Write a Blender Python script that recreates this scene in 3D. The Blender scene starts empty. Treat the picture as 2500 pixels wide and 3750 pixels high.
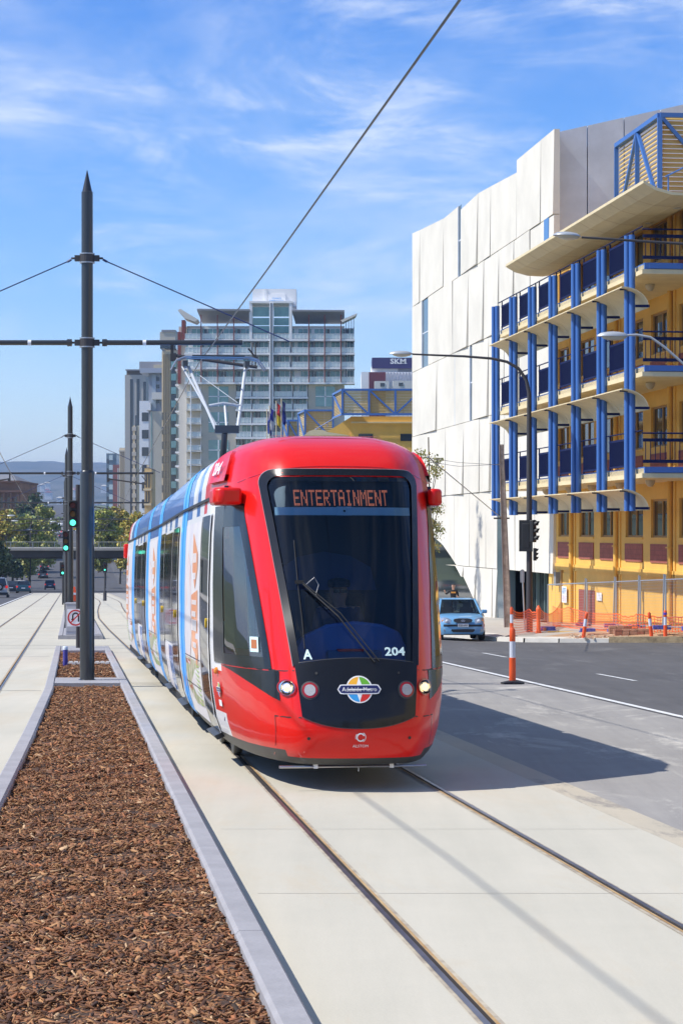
import bpy, bmesh, math, random
import numpy as np
from mathutils import Vector, Matrix
R = math.radians
SC = bpy.context.scene
COL = SC.collection
rnd = random.Random(7)
F, HZ, CX, CAMZ = 8000.0, 1945.0, 1250.0, 1.87

# ------------------------------------------------------------ materials
def mat(name, base, rough=0.6, metal=0.0, noise=None, bump=None, coat=0.0, emit=None, spec=None, coords='Object'):
    """base colour, optional noise=(scale, amount[, colour2]), bump=(scale, strength)"""
    m = bpy.data.materials.new(name); m.use_nodes = True
    nt = m.node_tree; b = nt.nodes['Principled BSDF']
    b.inputs['Base Color'].default_value = (*base, 1)
    b.inputs['Roughness'].default_value = rough
    b.inputs['Metallic'].default_value = metal
    if spec is not None: b.inputs['Specular IOR Level'].default_value = spec
    if coat:
        b.inputs['Coat Weight'].default_value = coat; b.inputs['Coat Roughness'].default_value = 0.03
    if emit:
        b.inputs['Emission Color'].default_value = (*emit[0], 1); b.inputs['Emission Strength'].default_value = emit[1]
    if noise or bump:
        tc = nt.nodes.new('ShaderNodeTexCoord')
    if noise:
        n = nt.nodes.new('ShaderNodeTexNoise'); n.inputs['Scale'].default_value = noise[0]
        n.inputs['Detail'].default_value = 6; n.inputs['Roughness'].default_value = 0.65
        nt.links.new(tc.outputs[coords], n.inputs['Vector'])
        r = nt.nodes.new('ShaderNodeValToRGB')
        c2 = noise[2] if len(noise) > 2 else tuple(max(0, c * (1 - noise[1])) for c in base)
        c1 = base if len(noise) > 2 else tuple(min(1, c * (1 + noise[1] * .5)) for c in base)
        r.color_ramp.elements[0].position = .35; r.color_ramp.elements[1].position = .65
        r.color_ramp.elements[0].color = (*c2, 1); r.color_ramp.elements[1].color = (*c1, 1)
        nt.links.new(n.outputs['Fac'], r.inputs['Fac']); nt.links.new(r.outputs['Color'], b.inputs['Base Color'])
    if bump:
        n2 = nt.nodes.new('ShaderNodeTexNoise'); n2.inputs['Scale'].default_value = bump[0]; n2.inputs['Detail'].default_value = 4
        nt.links.new(tc.outputs[coords], n2.inputs['Vector'])
        bp = nt.nodes.new('ShaderNodeBump'); bp.inputs['Strength'].default_value = bump[1]; bp.inputs['Distance'].default_value = 0.02
        nt.links.new(n2.outputs['Fac'], bp.inputs['Height']); nt.links.new(bp.outputs['Normal'], b.inputs['Normal'])
    return m

def glass_mat(name, tint, see, gloss_col=(1, 1, 1), rough=0.0, ior=1.5):
    m = bpy.data.materials.new(name); m.use_nodes = True; nt = m.node_tree; nt.nodes.clear()
    out = nt.nodes.new('ShaderNodeOutputMaterial'); tr = nt.nodes.new('ShaderNodeBsdfTransparent')
    tr.inputs['Color'].default_value = (tint[0] * see, tint[1] * see, tint[2] * see, 1)
    gl = nt.nodes.new('ShaderNodeBsdfGlossy'); gl.inputs['Roughness'].default_value = rough; gl.inputs['Color'].default_value = (*gloss_col, 1)
    fr = nt.nodes.new('ShaderNodeFresnel'); fr.inputs['IOR'].default_value = ior
    mx = nt.nodes.new('ShaderNodeMixShader')
    nt.links.new(fr.outputs[0], mx.inputs[0]); nt.links.new(tr.outputs[0], mx.inputs[1]); nt.links.new(gl.outputs[0], mx.inputs[2])
    nt.links.new(mx.outputs[0], out.inputs['Surface'])
    return m

def attr_mat(name, rough=0.8, attr='tone', bump=None):
    m = mat(name, (.5, .5, .5), rough, bump=bump); nt = m.node_tree
    a = nt.nodes.new('ShaderNodeAttribute'); a.attribute_name = attr
    nt.links.new(a.outputs['Color'], nt.nodes['Principled BSDF'].inputs['Base Color'])
    return m

# ------------------------------------------------------------ mesh builder
def wloc(o):
    v = Vector((0, 0, 0))
    while o is not None: v += o.location; o = o.parent
    return v

class MB:
    def __init__(s): s.v = []; s.f = []; s.m = []
    def add(s, vs, fs, mi=0):
        k = len(s.v); s.v += [tuple(v) for v in vs]
        for f in fs: s.f.append([k + i for i in f]); s.m.append(mi)
        return s
    def box(s, c, d, mi=0, ax=None):
        """centre, full sizes, optional axes (ux,uy,uz)"""
        ux, uy, uz = ax if ax else (Vector((1, 0, 0)), Vector((0, 1, 0)), Vector((0, 0, 1)))
        c = Vector(c); vs = []
        for k in (-.5, .5):
            for j in (-.5, .5):
                for i in (-.5, .5): vs.append(c + ux * (i * d[0]) + uy * (j * d[1]) + uz * (k * d[2]))
        return s.add(vs, [(0, 2, 3, 1), (4, 5, 7, 6), (0, 1, 5, 4), (2, 6, 7, 3), (0, 4, 6, 2), (1, 3, 7, 5)], mi)
    def b2(s, p, q, mi=0, T=None):
        """box between opposite corners in local frame T(x,y,z)->world"""
        vs = []
        for z in (p[2], q[2]):
            for y in (p[1], q[1]):
                for x in (p[0], q[0]): vs.append(T(x, y, z) if T else Vector((x, y, z)))
        return s.add(vs, [(0, 2, 3, 1), (4, 5, 7, 6), (0, 1, 5, 4), (2, 6, 7, 3), (0, 4, 6, 2), (1, 3, 7, 5)], mi)
    def bar(s, p, q, w, h=None, mi=0, up=(0, 0, 1)):
        p = Vector(p); q = Vector(q); d = q - p; L = d.length
        if L < 1e-6: return s
        d /= L; u = Vector(up)
        if abs(d.dot(u)) > .95: u = Vector((0, 1, 0))
        sx = d.cross(u).normalized(); sz = sx.cross(d)
        return s.box((p + q) / 2, (w, L, h or w), mi, (sx, d, sz))
    def tube(s, pts, r, n=8, mi=0, cap=True):
        pts = [Vector(p) for p in pts]; rings = []
        rs = r if isinstance(r, (list, tuple)) else [r] * len(pts)
        prev = None
        for i, p in enumerate(pts):
            d = (pts[min(i + 1, len(pts) - 1)] - pts[max(i - 1, 0)]).normalized()
            if prev is None:
                u = Vector((0, 0, 1)) if abs(d.z) < .9 else Vector((1, 0, 0)); a = d.cross(u).normalized()
            else: a = (prev - d * prev.dot(d)).normalized()
            prev = a; b = d.cross(a)
            rings.append([p + a * (rs[i] * math.cos(t)) + b * (rs[i] * math.sin(t)) for t in [2 * math.pi * k / n for k in range(n)]])
        vs = [v for g in rings for v in g]; fs = []
        for i in range(len(pts) - 1):
            for k in range(n): fs.append((i * n + k, i * n + (k + 1) % n, (i + 1) * n + (k + 1) % n, (i + 1) * n + k))
        if cap: fs.append(tuple(range(n))[::-1]); fs.append(tuple((len(pts) - 1) * n + k for k in range(n)))
        return s.add(vs, fs, mi)
    def lathe(s, base, prof, n=16, mi=0, axis=None):
        """prof [(r,h)...] round axis through base"""
        base = Vector(base)
        if axis is None: a, b, c = Vector((1, 0, 0)), Vector((0, 1, 0)), Vector((0, 0, 1))
        else:
            c = Vector(axis).normalized(); u = Vector((0, 0, 1)) if abs(c.z) < .9 else Vector((1, 0, 0)); a = c.cross(u).normalized(); b = c.cross(a)
        vs = []; fs = []
        for r, h in prof:
            for k in range(n):
                t = 2 * math.pi * k / n; vs.append(base + a * (r * math.cos(t)) + b * (r * math.sin(t)) + c * h)
        for i in range(len(prof) - 1):
            for k in range(n): fs.append((i * n + k, i * n + (k + 1) % n, (i + 1) * n + (k + 1) % n, (i + 1) * n + k))
        fs.append(tuple(range(n))[::-1]); fs.append(tuple((len(prof) - 1) * n + k for k in range(n)))
        return s.add(vs, fs, mi)
    def poly_prism(s, pts, T, t0, t1, mi=0):
        """2D outline (a,b) extruded from t0 to t1 through T(a,b,t)"""
        n = len(pts); vs = [T(a, b, t0) for a, b in pts] + [T(a, b, t1) for a, b in pts]
        fs = [tuple(range(n))[::-1], tuple(range(n, 2 * n))] + [(i, (i + 1) % n, n + (i + 1) % n, n + i) for i in range(n)]
        return s.add(vs, fs, mi)
    def build(s, name, mats, parent=None, smooth=False, loc=None, bevel=0):
        me = bpy.data.meshes.new(name)
        org = wloc(parent) if parent is not None else Vector(loc or (0, 0, 0))
        me.from_pydata([(v[0] - org.x, v[1] - org.y, v[2] - org.z) for v in s.v], [], s.f)
        if not isinstance(mats, (list, tuple)): mats = [mats]
        for m in mats: me.materials.append(m)
        if len(mats) > 1: me.polygons.foreach_set('material_index', s.m)
        bm = bmesh.new(); bm.from_mesh(me)
        if smooth: bmesh.ops.remove_doubles(bm, verts=bm.verts, dist=2e-4)
        bmesh.ops.recalc_face_normals(bm, faces=bm.faces); bm.to_mesh(me); bm.free()
        if smooth:
            me.polygons.foreach_set('use_smooth', [True] * len(me.polygons))
            try: me.set_sharp_from_angle(angle=R(38))
            except Exception: pass
        o = bpy.data.objects.new(name, me); COL.objects.link(o)
        if parent is not None: o.parent = parent
        else: o.location = org
        if bevel:
            b = o.modifiers.new('bevel', 'BEVEL'); b.width = bevel; b.segments = 2; b.limit_method = 'ANGLE'; b.angle_limit = R(40)
        return o

def tag(o, label=None, cat=None, group=None, kind=None):
    if label: o['label'] = label
    if cat: o['category'] = cat
    if group: o['group'] = group
    if kind: o['kind'] = kind
    return o
def thing(name, loc, label, cat, group=None):
    o = bpy.data.objects.new(name, None); o.empty_display_size = .3; COL.objects.link(o); o.location = loc
    return tag(o, label, cat, group)
def struct(name, mb, m, smooth=False):
    return tag(mb.build(name, m, smooth=smooth), kind='structure')
def copy_tree(o, parent=None):
    c = o.copy(); COL.objects.link(c)
    if parent is not None: c.parent = parent
    for ch in list(o.children): copy_tree(ch, c)
    return c
def interp(x, pts):
    if x <= pts[0][0]: return pts[0][1]
    for (a, b), (c, d) in zip(pts, pts[1:]):
        if x <= c: return b + (d - b) * (x - a) / (c - a)
    return pts[-1][1]

def text_geo(txt, size=1.0, bold=0.0):
    cu = bpy.data.curves.new('t', 'FONT'); cu.body = txt; cu.size = size; cu.align_x = 'CENTER'; cu.align_y = 'CENTER'
    cu.offset = bold; cu.resolution_u = 2
    o = bpy.data.objects.new('t', cu); COL.objects.link(o)
    dg = bpy.context.evaluated_depsgraph_get(); me = bpy.data.meshes.new_from_object(o.evaluated_get(dg))
    vs = [tuple(v.co) for v in me.vertices]; fs = [tuple(p.vertices) for p in me.polygons]
    bpy.data.objects.remove(o); bpy.data.curves.remove(cu); bpy.data.meshes.remove(me)
    return vs, fs
def add_text(mb, txt, size, T, w=None, mi=0, bold=0.0, h=None):
    """T((a,b)) -> world; optional overall width w and height h"""
    vs, fs = text_geo(txt, size, bold)
    x0 = min(v[0] for v in vs); x1 = max(v[0] for v in vs); y0 = min(v[1] for v in vs); y1 = max(v[1] for v in vs)
    k = (w / (x1 - x0)) if w else 1; kh = (h / (y1 - y0)) if h else k
    cx, cy = (x0 + x1) / 2, (y0 + y1) / 2
    mb.add([T(((v[0] - cx) * k, (v[1] - cy) * kh)) for v in vs], fs, mi)

# ------------------------------------------------------------ geometry of the place
GP = [(-60, 1.2), (0, 0), (345, -7.33), (390, -7.0), (437, -5.6), (500, -3.2), (600, .6), (800, 6), (1100, 13), (1500, 20), (2500, 26), (8000, 30)]
def g(Y): return interp(Y, GP)
def m_(Y): return 2.50 - .1235 * Y                      # street axis (near track)
DP = [(0, 0), (32, -.02), (36.8, -.06), (44.2, -.12), (56.5, -.25), (78, -.42), (99.7, -.5), (120, -.3), (140, 0), (158, .35), (176, .5), (200, .4), (262, 0)]
def c_(Y): return m_(Y) + interp(Y, DP)
XF = [(5.6, 0), (10.6, -.2), (17, -.15), (300, 0)]
def G(off, Y, h=0.0): return Vector((m_(Y) + off, Y, g(Y) + interp(off, XF) + h))
def px(x, y, Y): return Vector(((x - CX) / F * Y, Y, CAMZ + (HZ - y) / F * Y))

cam = bpy.data.cameras.new('camera'); co = bpy.data.objects.new('camera', cam); COL.objects.link(co)
co.location = (0, 0, CAMZ); co.rotation_euler = (R(90), 0, 0)
cam.sensor_fit = 'VERTICAL'; cam.sensor_height = 36; cam.lens = F / 3750 * 36
cam.shift_y = (HZ - 1875) / 3750; cam.clip_start = .3; cam.clip_end = 20000
SC.camera = co
SC.view_settings.view_transform = 'Standard'; SC.view_settings.look = 'None'; SC.view_settings.gamma = 1; SC.view_settings.exposure = 0.28
SC.cycles.max_bounces = 8; SC.cycles.transparent_max_bounces = 16

# sun and sky
SUN = Vector((-.82, -.16, 1)).normalized()
sl = bpy.data.lights.new('sun', 'SUN'); sl.energy = 4.6; sl.angle = R(.6); sl.color = (1, .955, .88)
so = bpy.data.objects.new('sun', sl); COL.objects.link(so); so.rotation_euler = SUN.to_track_quat('Z', 'Y').to_euler()
so.location = (-20, -5, 40)
W = bpy.data.worlds.new('World'); SC.world = W; W.use_nodes = True
nt = W.node_tree; nt.nodes.clear(); N = nt.nodes.new; L = nt.links.new
out = N('ShaderNodeOutputWorld'); bg = N('ShaderNodeBackground'); bg.inputs['Strength'].default_value = .125
sky = N('ShaderNodeTexSky'); sky.sky_type = 'NISHITA'; sky.sun_disc = False
sky.sun_elevation = math.asin(SUN.z); sky.sun_rotation = math.atan2(SUN.x, SUN.y) % (2 * math.pi)
sky.air_density = 1.0; sky.dust_density = .3; sky.ozone_density = 2.0; sky.altitude = 0
tc = N('ShaderNodeTexCoord'); sep = N('ShaderNodeSeparateXYZ'); L(tc.outputs['Generated'], sep.inputs[0])
hs = N('ShaderNodeHueSaturation'); hs.inputs['Saturation'].default_value = 1.22; L(sky.outputs[0], hs.inputs['Color'])
tint = N('ShaderNodeMix'); tint.data_type = 'RGBA'; tint.blend_type = 'MULTIPLY'; tint.inputs[0].default_value = 1
rampS = N('ShaderNodeValToRGB'); e = rampS.color_ramp.elements
e[0].position = 0; e[0].color = (1.42, 1.32, 1.42, 1); e[1].position = 1; e[1].color = (1, 1, 1, 1)
ea = rampS.color_ramp.elements.new(.10); ea.color = (.80, .95, 1.26, 1)
eb = rampS.color_ramp.elements.new(.26); eb.color = (.47, .75, 1.22, 1)
L(sep.outputs['Z'], rampS.inputs[0]); L(hs.outputs[0], tint.inputs[6]); L(rampS.outputs[0], tint.inputs[7])
# cirrus: two streaky noise fields stretched along different directions
def cirrus(rot, scl, sc, lo, hi, dist, w):
    mp = N('ShaderNodeMapping'); mp.inputs['Rotation'].default_value = rot; mp.inputs['Scale'].default_value = scl
    mp.inputs['Location'].default_value = (w, w * .7, w * .3); mp.vector_type = 'POINT'
    L(tc.outputs['Generated'], mp.inputs[0]); n = N('ShaderNodeTexNoise'); n.inputs['Scale'].default_value = sc
    n.inputs['Detail'].default_value = 9; n.inputs['Roughness'].default_value = .62; n.inputs['Distortion'].default_value = dist
    L(mp.outputs[0], n.inputs['Vector']); mr = N('ShaderNodeMapRange'); mr.inputs[1].default_value = lo; mr.inputs[2].default_value = hi
    mr.interpolation_type = 'SMOOTHSTEP'
    L(n.outputs['Fac'], mr.inputs[0]); return mr.outputs[0]
a1 = cirrus((0, R(28), 0), (4.2, 1, 15), 2.1, .42, .72, .9, 3.1)
a2 = cirrus((0, R(14), 0), (2.6, 1, 9), 2.0, .45, .72, .4, 7.7)
mul = N('ShaderNodeMath'); mul.operation = 'MULTIPLY'; L(a1, mul.inputs[0]); L(a2, mul.inputs[1])
a3 = cirrus((0, R(20), 0), (5, 1, 9), 1.2, .42, .85, .3, 1.3)
add = N('ShaderNodeMath'); add.operation = 'MULTIPLY_ADD'; L(a3, add.inputs[0]); add.inputs[1].default_value = .6; L(mul.outputs[0], add.inputs[2])
cl = N('ShaderNodeMath'); cl.operation = 'MULTIPLY'; cl.use_clamp = True; L(add.outputs[0], cl.inputs[0]); cl.inputs[1].default_value = .85
mixc = N('ShaderNodeMix'); mixc.data_type = 'RGBA'; mixc.inputs[7].default_value = (6.4, 6.9, 7.6, 1)
L(cl.outputs[0], mixc.inputs[0]); L(tint.outputs[2], mixc.inputs[6]); L(mixc.outputs[2], bg.inputs[0]); L(bg.outputs[0], out.inputs[0])

# ------------------------------------------------------------ ground
def street_mat(name, c1, c2, rough=.85, patch=None, streak=None, bump=.25):
    """weathered paving: big patches, streaks along the street, fine grain"""
    m = mat(name, c1, rough); nt = m.node_tree; b = nt.nodes['Principled BSDF']; N = nt.nodes.new; L = nt.links.new
    tc = N('ShaderNodeTexCoord'); mp = N('ShaderNodeMapping'); mp.inputs['Rotation'].default_value = (0, 0, R(-7)); L(tc.outputs['Object'], mp.inputs[0])
    n1 = N('ShaderNodeTexNoise'); n1.inputs['Scale'].default_value = .35; n1.inputs['Detail'].default_value = 8; n1.inputs['Roughness'].default_value = .7; L(mp.outputs[0], n1.inputs['Vector'])
    m2 = N('ShaderNodeMapping'); m2.inputs['Rotation'].default_value = (0, 0, R(-7)); m2.inputs['Scale'].default_value = (2.2, .12, 1); L(tc.outputs['Object'], m2.inputs[0])
    n2 = N('ShaderNodeTexNoise'); n2.inputs['Scale'].default_value = 1.0; n2.inputs['Detail'].default_value = 7; n2.inputs['Roughness'].default_value = .7; L(m2.outputs[0], n2.inputs['Vector'])
    n3 = N('ShaderNodeTexNoise'); n3.inputs['Scale'].default_value = 60; n3.inputs['Detail'].default_value = 3; L(tc.outputs['Object'], n3.inputs['Vector'])
    ad = N('ShaderNodeMath'); ad.operation = 'ADD'; L(n1.outputs['Fac'], ad.inputs[0]); L(n2.outputs['Fac'], ad.inputs[1])
    a2 = N('ShaderNodeMath'); a2.operation = 'MULTIPLY_ADD'; L(n3.outputs['Fac'], a2.inputs[0]); a2.inputs[1].default_value = .35; L(ad.outputs[0], a2.inputs[2])
    r = N('ShaderNodeMapRange'); r.inputs[1].default_value = .85; r.inputs[2].default_value = 1.5; L(a2.outputs[0], r.inputs[0])
    mx = N('ShaderNodeMix'); mx.data_type = 'RGBA'; mx.inputs[6].default_value = (*c1, 1); mx.inputs[7].default_value = (*c2, 1)
    L(r.outputs[0], mx.inputs[0]); last = mx.outputs[2]
    if patch:                                            # stains with their own outline
        n4 = N('ShaderNodeTexNoise'); n4.inputs['Scale'].default_value = patch[1]; n4.inputs['Detail'].default_value = 8; n4.inputs['Roughness'].default_value = .75; n4.inputs['Distortion'].default_value = .6
        mp3 = N('ShaderNodeMapping'); mp3.inputs['Location'].default_value = (5, 9, 0); mp3.inputs['Scale'].default_value = (1, .35, 1); L(tc.outputs['Object'], mp3.inputs[0]); L(mp3.outputs[0], n4.inputs['Vector'])
        r4 = N('ShaderNodeMapRange'); r4.inputs[1].default_value = patch[2]; r4.inputs[2].default_value = patch[3]; r4.inputs[4].default_value = patch[4]; L(n4.outputs['Fac'], r4.inputs[0])
        m4 = N('ShaderNodeMix'); m4.data_type = 'RGBA'; m4.inputs[7].default_value = (*patch[0], 1); L(r4.outputs[0], m4.inputs[0]); L(last, m4.inputs[6]); last = m4.outputs[2]
    L(last, b.inputs['Base Color'])
    bp = N('ShaderNodeBump'); bp.inputs['Strength'].default_value = bump; bp.inputs['Distance'].default_value = .01; L(n3.outputs['Fac'], bp.inputs['Height']); L(bp.outputs[0], b.inputs['Normal'])
    return m
M = {}
M['asphalt'] = street_mat('asphalt', (.115, .110, .108), (.072, .069, .068), patch=((.21, .20, .19), .5, .54, .68, .6))
M['asphalt_far'] = street_mat('asphalt_far', (.085, .083, .085), (.065, .063, .066))
M['old_asphalt'] = street_mat('old_asphalt', (.35, .33, .30), (.23, .218, .205), patch=((.55, .515, .45), .7, .53, .66, .9))
M['slab'] = street_mat('slab_concrete', (.55, .51, .415), (.45, .425, .345), patch=((.50, .41, .28), .8, .52, .70, .50), bump=.12)
M['gutter_conc'] = street_mat('gutter_concrete', (.53, .46, .345), (.40, .36, .28), patch=((.22, .2, .18), 1.2, .52, .60, .7))
M['kerb'] = mat('kerb_concrete', (.335, .325, .335), .8, noise=(3, .12), bump=(40, .2))
M['joint'] = mat('joint_sealant', (.10, .10, .10), .9)
M['hair'] = mat('hairline_joint', (.42, .395, .34), .9)
M['line'] = mat('road_paint', (.74, .74, .72), .6, noise=(9, .25))
M['pave'] = street_mat('footpath', (.46, .42, .36), (.38, .35, .3))
M['dirt'] = street_mat('dug_dirt', (.50, .30, .16), (.36, .22, .13), patch=((.6, .5, .4), 1.5, .55, .62, .8), bump=1.0)
M['earth'] = mat('earth', (.10, .12, .05), .95, noise=(.01, .4))

def ribbon(offL, offR, Y0, Y1, h, step=None, cf=m_):
    mb = MB(); ys = [Y0]; y = Y0
    while y < Y1 - 1e-6:
        y = min(Y1, y + (step or max(2.0, y * .04))); ys.append(y)
    fl = offL if callable(offL) else (lambda Y: offL); fr = offR if callable(offR) else (lambda Y: offR)
    for a, b in zip(ys, ys[1:]):
        la, ra, lb, rb = fl(a), fr(a), fl(b), fr(b); cuts = [0] + [(o - la) / (ra - la) for o in (5.6, 10.6, 17) if la < o - .05 and o + .05 < ra] + [1]
        for u, v in zip(cuts, cuts[1:]):
            P = lambda l, r, t, y: (cf(y) + l + (r - l) * t, y, g(y) + interp(cf(y) - m_(y) + l + (r - l) * t, XF) + h)
            mb.add([P(la, ra, u, a), P(la, ra, v, a), P(lb, rb, v, b), P(lb, rb, u, b)], [(0, 1, 2, 3)])
    return mb
# one sheet to the horizon
mb = MB(); ys = [-60, 0] + [a for a, b in GP[2:-1]] + [4000, 8000]
xs = [-6000, -300, -60, 60, 300, 6000]
mb.add([(x, y, g(y) - .5) for y in ys for x in xs], [(j * 6 + i, j * 6 + i + 1, (j + 1) * 6 + i + 1, (j + 1) * 6 + i) for j in range(len(ys) - 1) for i in range(5)])
struct('ground', mb, M['earth'])
struct('road', ribbon(5.55, 140, -20, 73.5, .0), M['asphalt'])
struct('road_ahead', ribbon(5.55, 10.5, 73.5, 1500, .0), M['asphalt'])
struct('road_shoulder', ribbon(1.9, 5.55, -20, 330, .0), M['old_asphalt'])
struct('road_left', ribbon(-17.5, -7.0, -20, 262, .0), M['asphalt_far'])
struct('road_beyond', ribbon(-17.5, 5.55, 262, 1500, .004), M['asphalt_far'])
struct('track_slab', ribbon(-7.0, 1.72, -20, 262, .004), M['slab'])
struct('slab_gutter', ribbon(1.72, 1.99, -20, 262, .0045), M['gutter_conc'])
struct('footpath', ribbon(10.4, 20.2, 96, 900, .13), M['pave'])
struct('footpath_left', ribbon(-26, -17.5, 60, 900, .13), M['pave'])
# paint
def line(o0, o1, Y0, Y1, name='road_marking', h=.006, cf=m_): return struct(name, ribbon(o0, o1, Y0, Y1, h, cf=cf), M['line'])
line(5.62, 5.76, -10, 262, 'edge_line')
for k in range(-1, 16): line(8.2, 8.31, 41.7 + 12.4 * k, 44.7 + 12.4 * k, 'lane_dash')
line(-7.3, -7.16, 60, 262, 'edge_line_far')
for k in range(0, 40): line(-12.3, -12.18, 90 + 14 * k, 94 + 14 * k, 'lane_dash', h=.008)
# joints across the slab
mbj = MB(); mbh = MB()
for Y, a, b in [(12.9, -1.4, 1.7), (16.2, -1.4, 1.7), (24.4, -1.4, 1.7), (31.5, -1.4, 1.7)]:
    mbh.add([G(a, Y, .0055), G(b, Y, .0055), G(b, Y + .008, .0055), G(a, Y + .008, .0055)], [(0, 1, 2, 3)])
for Y, a, b in [(38.6, -1.5, 1.7), (57.6, -7, 1.7), (59.9, -7, 1.7), (67, -7, 1.7), (80, -7, 1.7), (100, -7, 1.7), (140, -7, 1.7), (51.5, -7, -3.0), (36, -7, -3.0)]:
    mbj.add([G(a, Y, .006), G(b, Y, .006), G(b, Y + .03 + Y * .0006, .006), G(a, Y + .03 + Y * .0006, .006)], [(0, 1, 2, 3)])
struct('expansion_joints', mbj, M['joint']); struct('hairline_joints', mbh, M['hair'])
# steel rails set in the slab: rusty side, groove, bright head
M['rust'] = mat('rail_rust', (.36, .20, .07), .75, noise=(2.5, .5, (.52, .36, .17)), bump=(50, .4))
M['groove'] = mat('rail_groove', (.03, .022, .016), .95)
M['railhead'] = mat('rail_head', (.26, .24, .24), .35, metal=.8, noise=(3, .3))
M['grout'] = mat('rail_grout', (.50, .44, .33), .9, noise=(6, .3, (.30, .25, .2)))
def rail_set(cf, sgn, Y0, Y1, name):
    # offsets from the rail centre, gauge side is towards the track centre
    for o0, o1, h, mm in [(-.052, .060, .0075, 'grout'), (-.035, -.004, .012, 'railhead'), (-.004, .020, .009, 'groove'), (.020, .036, .011, 'rust')]:
        a, b = (o0, o1) if sgn < 0 else (-o1, -o0)
        struct(name, ribbon(sgn * .745 + a, sgn * .745 + b, Y0, Y1, h, step=3.0, cf=cf), M[mm])
for sgn in (-1, 1):
    rail_set(c_, sgn, -15, 262, 'rail')
    rail_set(lambda Y: m_(Y) - 4.45, sgn, 20, 262, 'rail')

# ------------------------------------------------------------ planted median beds
def lo(Y): return interp(Y, [(2, -3.5), (8, -3.35), (19.4, -3.14), (23.6, -3.07), (34.4, -2.93), (56, -2.9), (400, -2.9)])
def kerb_run(f_out, f_in, Y0, Y1, mb, h=.125):
    # top slab with rounded arris as small boxes between joints
    step = 3.4; y = Y0
    while y < Y1 - .01:
        y2 = min(Y1, y + step); a, b = y + .004, y2 - .004
        o0a, o1a, o0b, o1b = f_out(a), f_in(a), f_out(b), f_in(b)
        s = 1 if o1a > o0a else -1; r = .018 * s
        prof = lambda o0, o1, Y: [G(o0, Y, 0), G(o0, Y, h - .02), G(o0 + r, Y, h), G(o1 - r, Y, h), G(o1, Y, h - .02), G(o1, Y, 0)]
        n = 1; ring = [prof(o0a, o1a, a), prof(o0b, o1b, b)]
        vs = ring[0] + ring[1]; fs = [(i, i + 1, i + 7, i + 6) for i in range(5)] + [tuple(range(6)), tuple(range(6, 12))[::-1]]
        mb.add(vs, fs); y = y2
    return mb
M['mulch'] = mat('bark_mulch', (.115, .06, .032), .95, noise=(14, .6, (.04, .022, .014)), bump=(60, 1.0))
M['chip'] = attr_mat('bark_chip', .85)
def cross_kerb(Y0, Y1, mb, h=.122):
    a0, a1, b0, b1 = lo(Y0) + .15, -1.69, lo(Y1) + .15, -1.69
    vs = [G(a0, Y0, 0), G(a1, Y0, 0), G(b1, Y1, 0), G(b0, Y1, 0), G(a0, Y0, h), G(a1, Y0, h), G(b1, Y1, h), G(b0, Y1, h)]
    mb.add(vs, [(4, 5, 6, 7), (0, 1, 5, 4), (2, 3, 7, 6)])
beds = [(4.0, 36.2), (38.2, 52.4)]
kb = MB(); kerb_run(lambda Y: -1.54, lambda Y: -1.69, 4.0, 55.8, kb)
kerb_run(lo, lambda Y: lo(Y) + .15, 4.0, 55.8, kb)
cross_kerb(36.2, 38.2, kb); cross_kerb(52.4, 55.8, kb)
struct('median_kerb', kb, M['kerb'])
for (a, b) in beds:
    struct('mulch_base', ribbon(lambda Y: lo(Y) + .14, -1.68, a, b, .055, step=2), M['mulch'])
kb = MB(); kerb_run(lambda Y: -1.54, lambda Y: -1.69, 66, 170, kb); kerb_run(lo, lambda Y: lo(Y) + .15, 66, 170, kb)
for a, b in [(66, 75.7), (90, 91), (105, 106), (122, 124), (140, 142), (169, 170)]: cross_kerb(a, b, kb)
struct('median_kerb', kb, M['kerb'])
struct('mulch_base', ribbon(lambda Y: lo(Y) + .14, -1.68, 75, 170, .06, step=4), M['mulch'])

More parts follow.
